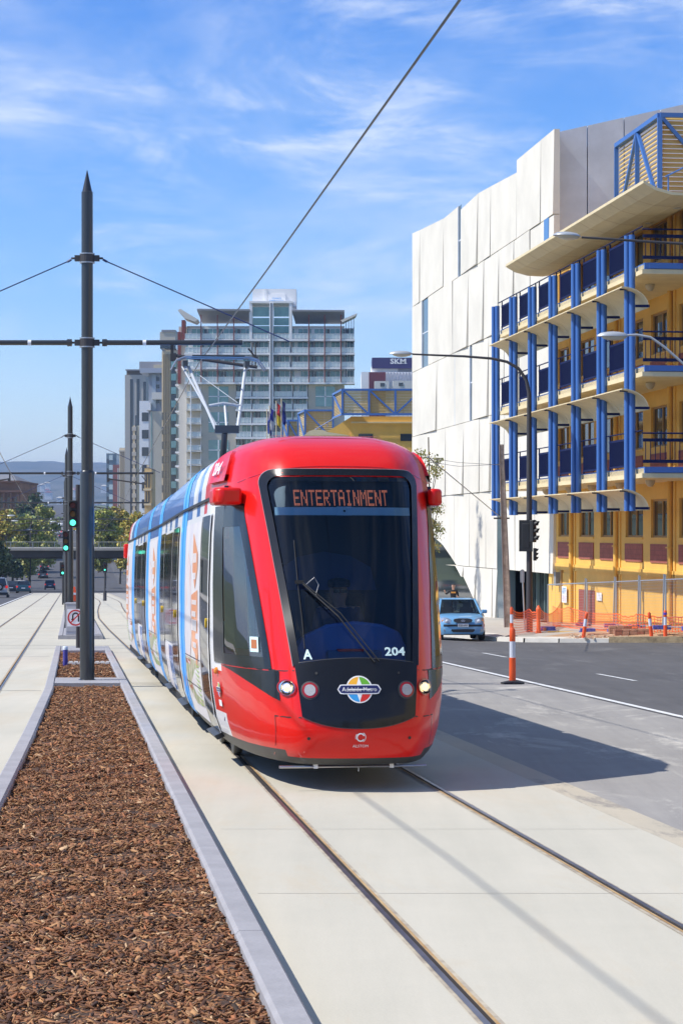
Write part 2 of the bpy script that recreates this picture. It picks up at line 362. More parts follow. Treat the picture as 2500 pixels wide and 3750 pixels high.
def chips(Y0, Y1, n, smin, smax, seed, name, h0=.055):
    r = np.random.RandomState(seed); Y = Y0 + (Y1 - Y0) * r.rand(n)
    lov = np.interp(Y, [2, 8, 19.4, 23.6, 34.4, 56], [-3.5, -3.35, -3.14, -3.07, -2.93, -2.9]) + .155
    off = lov + (-1.695 - lov) * r.rand(n); X = 2.5 - .1235 * Y + off; Z = np.interp(Y, [a for a, b in GP], [b for a, b in GP]) + h0
    # gentle mounds
    Z = Z + .012 * np.sin(X * 9 + Y * 3) + .01 * np.sin(Y * 7 - X * 4) + r.rand(n) * .022
    Ln = smin + (smax - smin) * r.rand(n) ** 2.2; Wd = Ln * (.09 + .30 * r.rand(n) ** 1.6); Th = .002 + .006 * r.rand(n)
    yaw = r.rand(n) * 2 * np.pi; pit = r.randn(n) * .30; rol = r.randn(n) * .35
    cy, sy, cp, sp, cr, sr = np.cos(yaw), np.sin(yaw), np.cos(pit), np.sin(pit), np.cos(rol), np.sin(rol)
    ax = np.stack([cy * cp, sy * cp, sp], 1); bx = np.stack([-sy * cr, cy * cr, sr], 1); nx = np.cross(ax, bx)
    c = np.stack([X, Y, Z], 1)
    t1 = .5 + .5 * r.rand(n); vs = []
    bend = (r.rand(n) - .5) * .35
    for (i, j, k) in [(-1, -1, -1), (1, -1, -1), (1, 1, -1), (-1, 1, -1), (-1, -1, 1), (1, -1, 1), (1, 1, 1), (-1, 1, 1)]:
        jit = 1 + (r.rand(n) - .5) * .5; w = Wd * (t1 if i > 0 else 1.0) * jit
        vs.append(c + ax * (i * Ln * .5 * (1 + (r.rand(n) - .5) * .3))[:, None] + bx * (j * w * .5 + bend * Ln * .2 * (1 if i > 0 else -1))[:, None] + nx * (k * Th * .5)[:, None])
    V = np.stack(vs, 1).reshape(-1, 3)
    q = np.array([[0, 3, 2, 1], [4, 5, 6, 7], [0, 1, 5, 4], [1, 2, 6, 5], [2, 3, 7, 6], [3, 0, 4, 7]])
    Fq = (np.arange(n)[:, None, None] * 8 + q[None]).reshape(-1)
    me = bpy.data.meshes.new(name); me.vertices.add(n * 8); me.vertices.foreach_set('co', V.astype(np.float32).reshape(-1))
    me.loops.add(n * 24); me.loops.foreach_set('vertex_index', Fq.astype(np.int32)); me.polygons.add(n * 6)
    me.polygons.foreach_set('loop_start', np.arange(0, n * 24, 4, dtype=np.int32)); me.update(calc_edges=True)
    pal = np.array([(.21, .088, .036), (.30, .138, .058), (.38, .20, .085), (.09, .040, .022), (.24, .115, .060), (.045, .027, .018), (.48, .31, .17), (.33, .125, .05)])
    pr = np.array([.22, .2, .13, .14, .12, .07, .04, .08]); ci = r.choice(len(pal), n, p=pr); c = pal[ci] * (.72 + .55 * r.rand(n))[:, None]
    at = me.color_attributes.new('tone', 'FLOAT_COLOR', 'POINT'); cc = np.ones((n * 8, 4), np.float32); cc[:, :3] = np.repeat(c, 8, 0); at.data.foreach_set('color', cc.reshape(-1))
    me.materials.append(M['chip']); me.validate()
    o = bpy.data.objects.new(name, me); COL.objects.link(o); return tag(o, 'shredded brown bark mulch filling the kerbed median bed', 'mulch', kind='stuff')
chips(7.5, 13, 34000, .015, .085, 1, 'bark_mulch')
chips(13, 20, 26000, .018, .09, 2, 'bark_mulch')
chips(20, 36.1, 22000, .03, .10, 3, 'bark_mulch')
chips(38.3, 52.3, 7000, .04, .12, 4, 'bark_mulch')
# ============================================================ TRAM
M['red'] = mat('tram_red', (.70, .009, .005), .35, coat=.38, spec=.25)
M['redroof'] = M['red']
M['blk'] = mat('gloss_black_panel', (.010, .010, .011), .22, coat=.15, spec=.35)
M['blkm'] = mat('rubber_black', (.02, .02, .02), .6)
M['white'] = mat('tram_white', (.80, .80, .80), .35, coat=.3)
M['blue'] = mat('tram_blue', (.09, .27, .72), .3, coat=.7)
M['lblue'] = mat('bright_blue', (.08, .42, .92), .4, coat=.15)
M['skirt'] = mat('skirt_dark', (.05, .05, .048), .45)
M['steel'] = mat('steel', (.45, .46, .48), .35, metal=.9)
M['dsteel'] = mat('dark_steel', (.10, .105, .11), .45, metal=.6)
M['orange'] = mat('indicator_orange', (.75, .25, .02), .3, coat=.5)
M['yellow'] = mat('button_yellow', (.85, .55, .01), .4)
M['wind'] = glass_mat('windscreen_glass', (.66, .80, .92), .78)
M['side'] = glass_mat('side_glass', (.6, .82, .84), .6, ior=2.3)
M['dark_glass'] = mat('dark_glass', (.012, .014, .016), .04, spec=.8)
M['inner'] = mat('cab_interior', (.045, .06, .10), .8)
M['dash'] = mat('dashboard_blue', (.07, .19, .55), .6)
M['led'] = mat('led_orange', (.5, .1, .03), .5, emit=((1.0, .26, .13), .75))
M['letter'] = mat('pale_lettering', (.62, .80, .78), .5)
M['cyan'] = mat('visor_pale', (.62, .82, .86), .6)
M['lamp_on'] = mat('headlight_lit', (.9, .85, .7), .2, emit=((1, .78, .45), 1.1))
M['chrome'] = mat('reflector', (.8, .78, .72), .12, metal=1.0)
M['redlens'] = mat('red_lens', (.35, .008, .01), .25, coat=.6)
M['greylens'] = mat('grey_lens', (.42, .42, .44), .5, noise=(300, .5))
M['navy'] = mat('navy', (.015, .02, .11), .45); M['lwhite'] = mat('sticker_white', (.82, .82, .82), .5)
M['lyel'] = mat('sticker_amber', (.85, .42, .03), .5); M['lgrn'] = mat('sticker_green', (.13, .42, .03), .5)
M['lred'] = mat('sticker_red', (.72, .03, .02), .5); M['lblu'] = mat('sticker_blue', (.04, .33, .72), .5)

TW = [(0, 0), (.15, .008), (.3, .030), (.42, .058), (.52, .098), (.58, .145), (.64, .23), (.70, .34), (.78, .52), (.87, .80), (.96, 1.22), (1.03, 1.75), (1.08, 2.35), (1.11, 3.0)]
def dS(w):
    w = abs(w); return interp(w, TW)
S0 = [(.24, .14), (.30, .07), (.36, .03), (.5, 0), (.65, .015), (.9, .09), (1.1, .19), (1.4, .36), (1.8, .60), (2.2, .85), (2.6, 1.10), (2.86, 1.28), (2.95, 1.36), (3.05, 1.50), (3.12, 1.66), (3.18, 1.88), (3.23, 2.2), (3.26, 2.7), (3.275, 3.0)]
WZ = [(.24, .90), (.30, .95), (.36, .99), (.5, 1.04), (.8, 1.09), (1.2, 1.11), (1.8, 1.11), (2.3, 1.095), (2.62, 1.07), (2.80, 1.055), (2.95, 1.02), (3.05, .97), (3.12, .89), (3.18, .78), (3.23, .62), (3.26, .42), (3.275, .0)]
def nose(w, z):
    """w: template half width, z height -> local (s, w, z)"""
    k = interp(z, WZ) / 1.11; s0 = interp(z, S0); return (s0 + dS(w) * (3 - s0) / 3, w * k, z)
def nose_t(w, z):
    """true lateral position w at height z"""
    k = interp(z, WZ) / 1.11; s0 = interp(z, S0); return (s0 + dS(w / k) * (3 - s0) / 3, w, z)

JS = [(0, .166, 18.9)]
for s, Y, dx in [(6.9, 25.74, -.07), (14.1, 32.9, -.05), (18.0, 36.75, -.05), (25.5, 44.2, -.02), (32.4, 51.05, 0)]:
    JS.append((s, m_(Y) + interp(Y, DP) + dx, Y))
def TR(s, w, z):
    """tram local -> world (articulated at the joints)"""
    j = 0
    while j < len(JS) - 2 and s > JS[j + 1][0]: j += 1
    (s0, X0, Y0), (s1, X1, Y1) = JS[j], JS[j + 1]
    b = Vector((X1 - X0, Y1 - Y0)); b.normalize(); X = X0 + b.x * (s - s0) + b.y * w; Y = Y0 + b.y * (s - s0) - b.x * w
    return Vector((X, Y, g(Y) + z))
def NF(w, z, off=.004):
    """point on the nose at true (w,z), pushed out by off"""
    p = Vector(nose_t(w, z)); a = Vector(nose_t(w + .01, z)) - Vector(nose_t(w - .01, z)); b = Vector(nose_t(w, z + .01)) - Vector(nose_t(w, z - .01))
    n = b.cross(a).normalized()
    if n.x > 0: n = -n
    p = p + n * off; return TR(p.x, p.y, p.z)

tram = thing('tram', TR(0, 0, 0), 'low-floor five-section tram with glossy red nose, blue and advert-wrapped sides and an ENTERTAINMENT sign', 'tram')
tram.location = (JS[0][1], JS[0][2], g(JS[0][2]))

WB, WT = (1.09, .548), (2.865, .745)       # windscreen outline bottom and top (z, half width)
def wsh(z, inset=0.0):                      # half width of windscreen frame at z
    hw = WB[1] + (WT[1] - WB[1]) * (z - WB[0]) / (WT[0] - WB[0]); r = .13
    if z > WT[0] - r: d = z - (WT[0] - r); hw -= r - math.sqrt(max(0, r * r - d * d))
    return hw - inset
def in_screen(w, z): return 1.13 < z < 2.82 and abs(w) < wsh(z) - .025
# side windows in cab: template-w range depends on z ; rows 1.12..2.42
def sw0(z): return interp(z, [(1.08, .715), (2.45, .86)])       # front edge (true w)
def cab_shell(name, mats, pick, hole=True, Tm=TR):
    mb = MB(); zs = [.24, .30, .36, .43, .5, .58, .66, .74, .82, .9, .98, 1.04] + [1.04 + .06 * i for i in range(1, 25)] + [2.52, 2.58, 2.62, 2.66, 2.73, 2.80, 2.86, 2.90, 2.95, 3.0, 3.05, 3.09, 3.12, 3.15, 3.18, 3.21, 3.23, 3.25, 3.26, 3.27, 3.275]
    ws = sorted(set([round(x * .03, 3) for x in range(0, 36)] + [1.095, 1.11] + [.548, .70]))
    cols = [-w for w in ws[::-1]] + ws[1:]
    ss = [3.2, 3.4, 3.8, 3.9, 4.4, 4.9, 5.6, 6.38]
    def pt(c, z):
        if isinstance(c, tuple): k = interp(z, WZ); return (c[1], c[0] * k, z)
        return nose(c, z)
    C = [(-1, s) for s in ss[::-1]] + cols + [(1, s) for s in ss]
    grid = [[pt(c, z) for c in C] for z in zs]
    vs = [Tm(*p) for row in grid for p in row]; n = len(C); mb.v = [tuple(v) for v in vs]
    for i in range(len(zs) - 1):
        for j in range(n - 1):
            q = [grid[i][j], grid[i][j + 1], grid[i + 1][j + 1], grid[i + 1][j]]
            s = sum(p[0] for p in q) / 4; w = sum(p[1] for p in q) / 4; z = sum(p[2] for p in q) / 4
            if hole and in_screen(w, z) and s < 2.2: continue
            if hole and 1.2 < z < 2.36 and sw0(z) + .05 < abs(w) and .7 < s < 1.98: continue
            mb.f.append([i * n + j, i * n + j + 1, (i + 1) * n + j + 1, (i + 1) * n + j]); mb.m.append(pick(s, w, z))
    return mb.build(name, mats, tram, smooth=True)
def pick_cab(s, w, z):
    if z < (.30 if abs(w) < .6 and s < 1 else .34): return 3
    if s > 2.2 and z > 2.66:                                  # roof livery
        if s < 3.8: return 0
        return [1, 2, 1, 2, 2][[4.4, 4.9, 5.6, 6.0, 9].index(next(x for x in [4.4, 4.9, 5.6, 6.0, 9] if s < x))]
    if z > 2.5 and s > 2.4:
        if s < 3.4: return 1
        if s < 3.8: return 0
        return [1, 2, 1, 2, 2][[4.4, 4.9, 5.6, 6.0, 9].index(next(x for x in [4.4, 4.9, 5.6, 6.0, 9] if s < x))]
    if s > 2.36 - max(0, .62 - z) * 1.6 and z < 2.56: return 1
    return 0
MS = [M['red'], M['white'], M['blue'], M['skirt']]
cab_shell('body_shell', MS, pick_cab)

# ---- conforming surface patches on the nose
def patch(name, zl, zh, lf, rf, m, off=.006, nz=24, nw=16, parent=None, thick=None, fn=None, smooth=True):
    fn = fn or NF
    mb = MB(); rows = []
    for i in range(nz + 1):
        z = zl + (zh - zl) * i / nz if not callable(zl) else None
        a, b = lf(z), rf(z); rows.append([fn(a + (b - a) * j / nw, z, off) for j in range(nw + 1)])
    k = nw + 1; mb.v = [tuple(p) for r in rows for p in r]
    for i in range(nz):
        for j in range(nw): mb.f.append([i * k + j, i * k + j + 1, (i + 1) * k + j + 1, (i + 1) * k + j]); mb.m.append(0)
    return mb.build(name, m, parent or tram, smooth=smooth)
def outline(fn, pts_fn, widths, n, mb, off, mi=0):
    """frame strip: pts_fn(t)->(w,z) outer, widths inner fn"""
    o = [pts_fn(t / n) for t in range(n + 1)]; i_ = [widths(t / n) for t in range(n + 1)]
    for a in range(n):
        mb.add([fn(*o[a], off), fn(*o[a + 1], off), fn(*i_[a + 1], off), fn(*i_[a], off)], [(0, 1, 2, 3)], mi)
# black frame round the windscreen
def loop_pts(inset):
    zs = [WB[0] + (WT[0] - WB[0] - inset) * (i / 30) ** 1 for i in range(31)]
    zs = [WB[0] + inset * .4 + (WT[0] - inset - WB[0] - inset * .4) * (1 - (1 - i / 30) ** 1.6) for i in range(31)]
    def hw(z):
        h = WB[1] + (WT[1] - WB[1]) * (z - WB[0]) / (WT[0] - WB[0]) - inset; r = .14 - inset * .4; top = WT[0] - inset
        if z > top - r: d = z - (top - r); h -= r - math.sqrt(max(0, r * r - d * d))
        return h
    L_ = [(-hw(z), z) for z in zs]; Rr = [(hw(z), z) for z in zs[::-1]]
    topz = zs[-1]; hwt = hw(topz); top = [(-hwt + 2 * hwt * i / 12, topz) for i in range(1, 12)]
    return L_ + top + Rr
mb = MB(); O = loop_pts(0); I = loop_pts(.058)
for a in range(len(O) - 1):
    mb.add([NF(*O[a], .014), NF(*O[a + 1], .014), NF(*I[a + 1], .008), NF(*I[a], .008)], [(0, 1, 2, 3)])
fr = mb.build('windscreen_frame', M['blk'], tram, smooth=True)
mb = MB(); O2 = loop_pts(-.008)                 # thin pale seal outside the frame
for a in range(len(O) - 1):
    mb.add([NF(*O2[a], .006), NF(*O2[a + 1], .006), NF(*O[a + 1], .014), NF(*O[a], .014)], [(0, 1, 2, 3)])
mb.build('windscreen_seal', mat('seal_grey', (.25, .25, .27), .5), fr)
ws_ = patch('windscreen', 1.08, 2.815, lambda z: -wsh(z, .045), lambda z: wsh(z, .045), M['wind'], off=-.004, nz=24, nw=20)
# black nose panel with curved bottom
def bp_top(w): return 1.105 + .055 * (1 - (w / .53) ** 2)
def bp_bot(w): return .665 - .10 * (1 - (abs(w) / .50) ** 2.4)
def bp_hw(t): return .495 + .045 * t
mb = MB(); nw, nz = 24, 14; vs = []
for i in range(nz + 1):
    t = i / nz
    for j in range(nw + 1):
        u = -1 + 2 * j / nw; w = u * bp_hw(t) * .995; z = bp_bot(u * .495) * (1 - t) + bp_top(u * .53) * t
        vs.append(NF(w, z, .010))
mb.add(vs, [(i * (nw + 1) + j, i * (nw + 1) + j + 1, (i + 1) * (nw + 1) + j + 1, (i + 1) * (nw + 1) + j) for i in range(nz) for j in range(nw)])
panel = mb.build('nose_panel', M['blk'], tram, smooth=True)
mb = MB()
for j in range(24):
    for (f, d) in ((bp_bot, -.007), (bp_top, .006)):
        u0, u1 = -1 + 2 * j / 24, -1 + 2 * (j + 1) / 24; k = .495 if f is bp_bot else .54
        mb.add([NF(u0 * k, f(u0 * .495) + d, .0085), NF(u1 * k, f(u1 * .495) + d, .0085), NF(u1 * k, f(u1 * .495), .0085), NF(u0 * k, f(u0 * .495), .0085)], [(0, 1, 2, 3)])
mb.build('panel_seam', M['skirt'], tram)
# panel gaps on the red nose
def seam(pts, wd=.007, m='blkm', off=.004, fn=None, name='panel_gap', par=None):
    fn = fn or NF; mb = MB()
    for (a, b), (c, d) in zip(pts, pts[1:]):
        L_ = math.hypot(c - a, d - b) or 1; nx, nz_ = -(d - b) / L_ * wd / 2, (c - a) / L_ * wd / 2
        mb.add([fn(a + nx, b + nz_, off), fn(c + nx, d + nz_, off), fn(c - nx, d - nz_, off), fn(a - nx, b - nz_, off)], [(0, 1, 2, 3)])
    return mb.build(name, M[m], par or tram)
for s in (-1, 1):
    seam([(s * .50, .655), (s * .60, .652), (s * .70, .655)], .010)
    seam([(s * .70, .655), (s * .69, .52), (s * .685, .40), (s * .68, .30)], .005, 'redlens')
    seam([(s * .545, 1.055), (s * .62, 1.05), (s * .69, 1.05)], .008)
    seam([(s * .69, 1.05), (s * .8, 1.055), (s * .9, 1.06), (s * 1.0, 1.065), (s * 1.035, 1.07)], .016)
seam([(x * .05, 2.895 - .09 * abs(x * .05 / .8) ** 3) for x in range(-18, 19)], .006, 'redlens')
# side cab windows (black surround + glass), black wedge below them
for s in (-1, 1):
    def lf(z, s=s): return s * sw0(z) if s > 0 else -wq(z)
    def wq(z): return 1.062 * interp(z, WZ) / 1.11
    def A(z, s=s): return min(s * (sw0(z) + .045), s * (wq(z) - .028))
    def B(z, s=s): return max(s * (sw0(z) + .045), s * (wq(z) - .028))
    gl = patch('side_window', 1.15, 2.36, A, B, M['side'], off=.002, nz=16, nw=22)
    fb = MB()
    def strip(wa, wb, za, zb, n=14, m=10):
        vs = []
        for i in range(n + 1):
            z = za + (zb - za) * i / n; a, b = wa(z), wb(z)
            for j in range(m + 1): vs.append(NF(s * (a + (b - a) * j / m), z, .006))
        fb.add(vs, [(i * (m + 1) + j, i * (m + 1) + j + 1, (i + 1) * (m + 1) + j + 1, (i + 1) * (m + 1) + j) for i in range(n) for j in range(m)])
    strip(lambda z: sw0(z) - .0, lambda z: sw0(z) + .05, 1.057, 2.56, m=3)
    strip(lambda z: wq(z) - .032, lambda z: 1.082 * interp(z, WZ) / 1.11, 1.057, 2.56, m=4)
    strip(lambda z: sw0(z) + .05, lambda z: wq(z) - .032, 1.057, 1.16, n=3)
    strip(lambda z: sw0(z) + .05, lambda z: wq(z) - .032, 2.35, 2.56, n=5)
    fb.build('side_window_frame', M['blk'], tram, smooth=True)
    wd = MB(); vs = []; n = 20           # wedge
    for i in range(n + 1):
        w = .66 + (1.045 - .66) * i / n; lo_ = interp(w, [(.66, .79), (.72, .82), (.80, .875), (.90, .945), (1.0, 1.02), (1.045, 1.045)])
        vs += [NF(s * w, lo_, .006), NF(s * w, 1.045, .006)]
    wd.add(vs, [(2 * i, 2 * i + 1, 2 * i + 3, 2 * i + 2) for i in range(n)])
    wd.build('black_flash', M['blk'], tram, smooth=True)
    # headlight : housing, reflector, lens ; inner round light with red ring
    def disc(w, z, r0, r1, off, n=28, mb=None, mi=0):
        mb = mb or MB(); vs = []
        for k in range(n):
            t = 2 * math.pi * k / n
            for r in (r0, r1): vs.append(NF(w + r * math.cos(t), z + r * math.sin(t), off))
        if r0 == 0:
            mb.add([vs[2 * k + 1] for k in range(n)], [tuple(range(n))], mi)
        else: mb.add(vs, [(2 * k, 2 * k + 1, (2 * k + 3) % (2 * n), (2 * k + 2) % (2 * n)) for k in range(n)], mi)
        return mb
    w0 = s * .605
    hb = MB(); disc(w0, .905, .062, .072, .012, mb=hb, mi=0); disc(w0, .905, .0, .064, .008, mb=hb, mi=1)
    hl = hb.build('headlight', [M['redlens'], M['chrome']], tram)
    bl = MB(); c = NF(w0, .905, .010); ax = (NF(w0, .905, .1) - NF(w0, .905, 0)).normalized()
    bl.lathe(c, [(.034, 0), (.032, .012), (.018, .028), (.004, .032)], 14, axis=ax); bl.build('bulb', M['lamp_on'], hl, smooth=True)
    ln = MB(); ln.lathe(NF(w0, .905, .008), [(.062, 0), (.060, .02), (.045, .036), (.02, .043), (.001, .045)], 20, axis=ax); ln.build('lens', glass_mat('lens_clear', (1, .97, .9), .96), hl, smooth=True)
    w1 = s * .42
    rb = MB(); disc(w1, .885, .030, .064, .020, mb=rb, mi=0); disc(w1, .885, .0, .046, .024, mb=rb, mi=1); disc(w1, .885, .060, .078, .013, mb=rb, mi=2)
    tag(rb.build('marker_light', [M['redlens'], M['greylens'], M['skirt']], tram))
    hp = MB(); disc(s * .36, 1.03, 0, .012, .014, 10, hp); disc(s * .44, .475, 0, .014, .006, 10, hp); hp.build('bolt_hole', M['blkm'], tram)
    ind = MB(); p = NF(s * 1.062, .975, .0); q = NF(s * 1.062, .975, .03)
    ind.lathe(p, [(.034, 0), (.032, .018), (.02, .03), (.002, .034)], 14, axis=q - p); ind.build('indicator_lamp', M['orange'], tram, smooth=True)

# destination display behind the screen
F57 = {'E': ['11111', '1....', '1....', '1111.', '1....', '1....', '11111'], 'N': ['1...1', '11..1', '11..1', '1.1.1', '1..11', '1..11', '1...1'],
       'T': ['11111', '..1..', '..1..', '..1..', '..1..', '..1..', '..1..'], 'R': ['1111.', '1...1', '1...1', '1111.', '1.1..', '1..1.', '1...1'],
       'A': ['.111.', '1...1', '1...1', '11111', '1...1', '1...1', '1...1'], 'I': ['.111.', '..1..', '..1..', '..1..', '..1..', '..1..', '.111.'],
       'M': ['1...1', '11.11', '1.1.1', '1.1.1', '1...1', '1...1', '1...1']}
box = MB(); vs = []
for z in (2.50, 2.80):
    for j in range(9): w = -.66 + 1.32 * j / 8; vs.append(NF(w, z, -.07))
box.add(vs, [(j, j + 1, j + 10, j + 9) for j in range(8)])
disp = box.build('destination_display', mat('display_black', (.008, .010, .012), .35), tram)
mb = MB(); wd = .012; x = -.455; hh = .0215
for ch in 'ENTERTAINMENT':
    for r, row in enumerate(F57[ch]):
        for c, b in enumerate(row):
            if b == '1':
                for sub in (0, 1):
                    w = x + c * wd; z = 2.565 + (6 - r) * hh + sub * hh * .5
                    mb.add([NF(w, z, -.065), NF(w + wd * .72, z, -.065), NF(w + wd * .72, z + hh * .36, -.065), NF(w, z + hh * .36, -.065)], [(0, 1, 2, 3)])
    x += wd * 5.83
mb.build('display_text', M['led'], disp)
mb = MB(); vs = []
for z in (2.445, 2.52):
    for j in range(9): w = -.63 + 1.27 * j / 8; vs.append(NF(w, z, -.014))
mb.add(vs, [(j, j + 1, j + 10, j + 9) for j in range(8)])
vz = mb.build('sun_visor', M['cyan'], tram)
mb = MB(); vs = [NF(w, z, -.011) for z in (2.442, 2.524) for w in (-.07, .07)]; mb.add(vs, [(0, 1, 3, 2)]); mb.build('visor_bracket', M['cyan'], vz)
mb = MB(); disc(.0, 2.483, 0, .012, -.009, 10, mb); mb.build('camera_eye', M['blkm'], vz)

# interior of the cab
def TB(s, w, z): return TR(s, w, z)
mb = MB(); mb.b2((2.15, -1.0, .5), (2.2, 1.0, 2.75), 0, TB); mb.b2((.5, -.5, .42), (2.15, .5, .46), 0, TB); mb.b2((1.3, -.85, .42), (2.14, .85, .455), 0, TB); mb.b2((1.95, -.8, 2.75), (2.15, .8, 2.79), 0, TB)
mb.build('cab_interior', M['inner'], tram)
mb = MB()                                # dashboard hump
pts = [(-.50, 1.02), (-.49, 1.22), (-.40, 1.36), (-.2, 1.45), (.05, 1.48), (.3, 1.45), (.46, 1.38), (.52, 1.25), (.52, 1.02)]
mb.poly_prism(pts, lambda a, b, t: TR(t, a, b - (t - .75) * .12), .72, 1.35); mb.build('dashboard', M['dash'], tram, smooth=False, bevel=.03)
mb = MB(); mb.b2((.50, -.22, 1.14), (.66, .26, 1.22), 0, TB); dd = mb.build('desk', mat('desk_blue', (.06, .14, .30), .6), tram, bevel=.015)
mb = MB(); mb.b2((.49, -.13, 1.215), (.6, .1, 1.235), 0, TB); mb.build('red_lamp_strip', M['lred'], dd)
mb = MB(); mb.poly_prism([(-.52, 1.75), (-.48, 1.95), (-.3, 2.07), (-.05, 2.12), (.2, 2.08), (.4, 1.97), (.46, 1.75)], lambda a, b, t: TR(t, a, b), 2.10, 2.145)
mb.build('bulkhead_arch', mat('arch_blue', (.05, .09, .24), .6), tram)
mb = MB(); mb.b2((1.78, -.26, 1.0), (1.92, .30, 1.72), 0, TB); mb.b2((1.3, -.24, .95), (1.8, .28, 1.08), 0, TB); mb.b2((1.5, -.05, .46), (1.65, .1, .96), 0, TB)
mb.build('driver_seat', mat('seat_black', (.02, .02, .025), .8), tram, bevel=.04)
for s in (-1,):
    mb = MB(); mb.b2((1.5, s * .80, 1.25), (1.95, s * .78, 2.3), 0, TB); mb.build('side_blind', mat('blind', (.35, .50, .50), .8), tram)
mb = MB(); mb.b2((.95, -.60, 1.72), (1.25, -.58, 2.0), 0, TB); mb.build('notice_board', M['cyan'], tram)

# lettering and emblems on the nose
def TN(cw, cz, off=.016): return lambda v: NF(cw + v[0], cz + v[1], off)
mb = MB(); add_text(mb, 'A', .1, TN(-.425, 1.195, .004), h=.085, bold=.003); mb.build('car_letter', M['letter'], tram)
mb = MB(); add_text(mb, '204', .1, TN(.345, 1.218, .004), w=.185, h=.076, bold=.003); mb.build('fleet_number', M['letter'], tram)
def emblem(cw, cz, k, fn, off, name, parent):
    mb = MB()
    def ring(r, mi, o, a0=0, a1=360, n=32, inner=0):
        vs = []; st = [R(a0 + (a1 - a0) * i / n) for i in range(n + 1)]
        if inner: vs = [fn(cw + k * rr * math.cos(t), cz + k * rr * math.sin(t), o) for t in st for rr in (inner, r)]; mb.add(vs, [(2 * i, 2 * i + 1, 2 * i + 3, 2 * i + 2) for i in range(n)], mi)
        else: vs = [fn(cw, cz, o)] + [fn(cw + k * r * math.cos(t), cz + k * r * math.sin(t), o) for t in st]; mb.add(vs, [(0, i + 1, i + 2) for i in range(n)], mi)
    ring(.116, 0, off)
    for a, mi in ((0, 2), (90, 1), (180, 4), (270, 3)): ring(.105, mi, off + .001, a + 2, a + 88, 10)
    st = []                                         # four-pointed star
    for i in range(8):
        t = R(45 * i + 90); r = .105 if i % 2 == 0 else .036; st.append((cw + k * r * math.cos(t), cz + k * r * math.sin(t)))
    mb.add([fn(cw, cz, off + .002)] + [fn(a, b, off + .002) for a, b in st], [(0, i + 1, (i + 1) % 8 + 1) for i in range(8)], 0)
    def pill(hw, hh, mi, o):
        pts = []
        for i in range(17): t = R(-90 + 180 * i / 16); pts.append((hw - hh + hh * math.cos(t), hh * math.sin(t)))
        for i in range(17): t = R(90 + 180 * i / 16); pts.append((-hw + hh + hh * math.cos(t), hh * math.sin(t)))
        # as vertical strips for curvature
        n = 16; vs = []
        for i in range(n + 1):
            x = -hw + 2 * hw * i / n; e = abs(x) - (hw - hh); y = hh if e <= 0 else math.sqrt(max(0, hh * hh - e * e)); vs += [fn(cw + k * x, cz - k * y, o), fn(cw + k * x, cz + k * y, o)]
        mb.add(vs, [(2 * i, 2 * i + 1, 2 * i + 3, 2 * i + 2) for i in range(n)], mi)
    pill(.190, .040, 0, off + .003); pill(.180, .031, 5, off + .004)
    add_text(mb, 'Adelaide Metro', .1, lambda v: fn(cw + k * v[0], cz + k * v[1], off + .005), w=.30, mi=0, bold=.0)
    return mb.build(name, [M['lwhite'], M['lyel'], M['lgrn'], M['lred'], M['lblu'], M['navy']], parent)
emblem(.0, .893, 1.0, NF, .014, 'operator_emblem', panel)
mb = MB()                                        # ring emblem and maker's name on the bumper
for r0, r1, a0, a1 in ((.026, .037, 25, 330), (.041, .046, -60, 60), (.041, .046, 140, 200)):
    vs = []
    for i in range(25):
        t = R(a0 + (a1 - a0) * i / 24)
        for r in (r0, r1): vs.append(NF(r * math.cos(t), .487 + r * math.sin(t), .006))
    mb.add(vs, [(2 * i, 2 * i + 1, 2 * i + 3, 2 * i + 2) for i in range(24)])
add_text(mb, 'ALSTOM', .05, TN(0, .412, .006), w=.135, h=.024, bold=.0); mb.build('maker_emblem', M['lwhite'], tram)
# sticker on the left cab window
mb = MB(); vs = [NF(w, z, .010) for z in (1.20, 1.335) for w in (-.86, -.80)]; mb.add(vs, [(0, 1, 3, 2)]); st = mb.build('window_sticker', M['cyan'], tram)
mb = MB(); vs = [NF(w, z, .012) for z in (1.23, 1.31) for w in (-.85, -.81)]; mb.add(vs, [(0, 1, 3, 2)]); mb.build('sticker_print', mat('sticker_brown', (.45, .15, .05), .6), st)

# side surface helper: s along the tram, z height, side -1 left / +1 right
def SF(s, z, off=.006, side=-1):
    if s < 3.0:                                   # tapered part: find template w for this s
        lo_, hi_ = 0.3, 1.11
        for _ in range(24):
            mid = (lo_ + hi_) / 2
            if nose(mid, z)[0] < s: lo_ = mid
            else: hi_ = mid
        p = nose(lo_, z); return TR(p[0] - off * .3, side * (p[1] + off), z)
    if s > 29.4:
        s2 = 32.4 - s; lo_, hi_ = .3, 1.11
        for _ in range(24):
            mid = (lo_ + hi_) / 2
            if nose(mid, z)[0] < s2: lo_ = mid
            else: hi_ = mid
        p = nose(lo_, z); return TR(s, side * (p[1] + off), z)
    return TR(s, side * (interp(z, WZ) + off), z)
def side_patch(name, s0, s1, z0, z1, m, side=-1, off=.006, parent=None, ns=4, zlist=None, mb=None, mi=0):
    own = mb is None; mb = mb or MB(); zl = [z0 + (z1 - z0) * i / 12 for i in range(13)]
    vs = [SF(s0 + (s1 - s0) * j / ns, z, off, side) for z in zl for j in range(ns + 1)]; k = ns + 1
    mb.add(vs, [(i * k + j, i * k + j + 1, (i + 1) * k + j + 1, (i + 1) * k + j) for i in range(12) for j in range(ns)], mi)
    return mb.build(name, m, parent or tram, smooth=True) if own else None

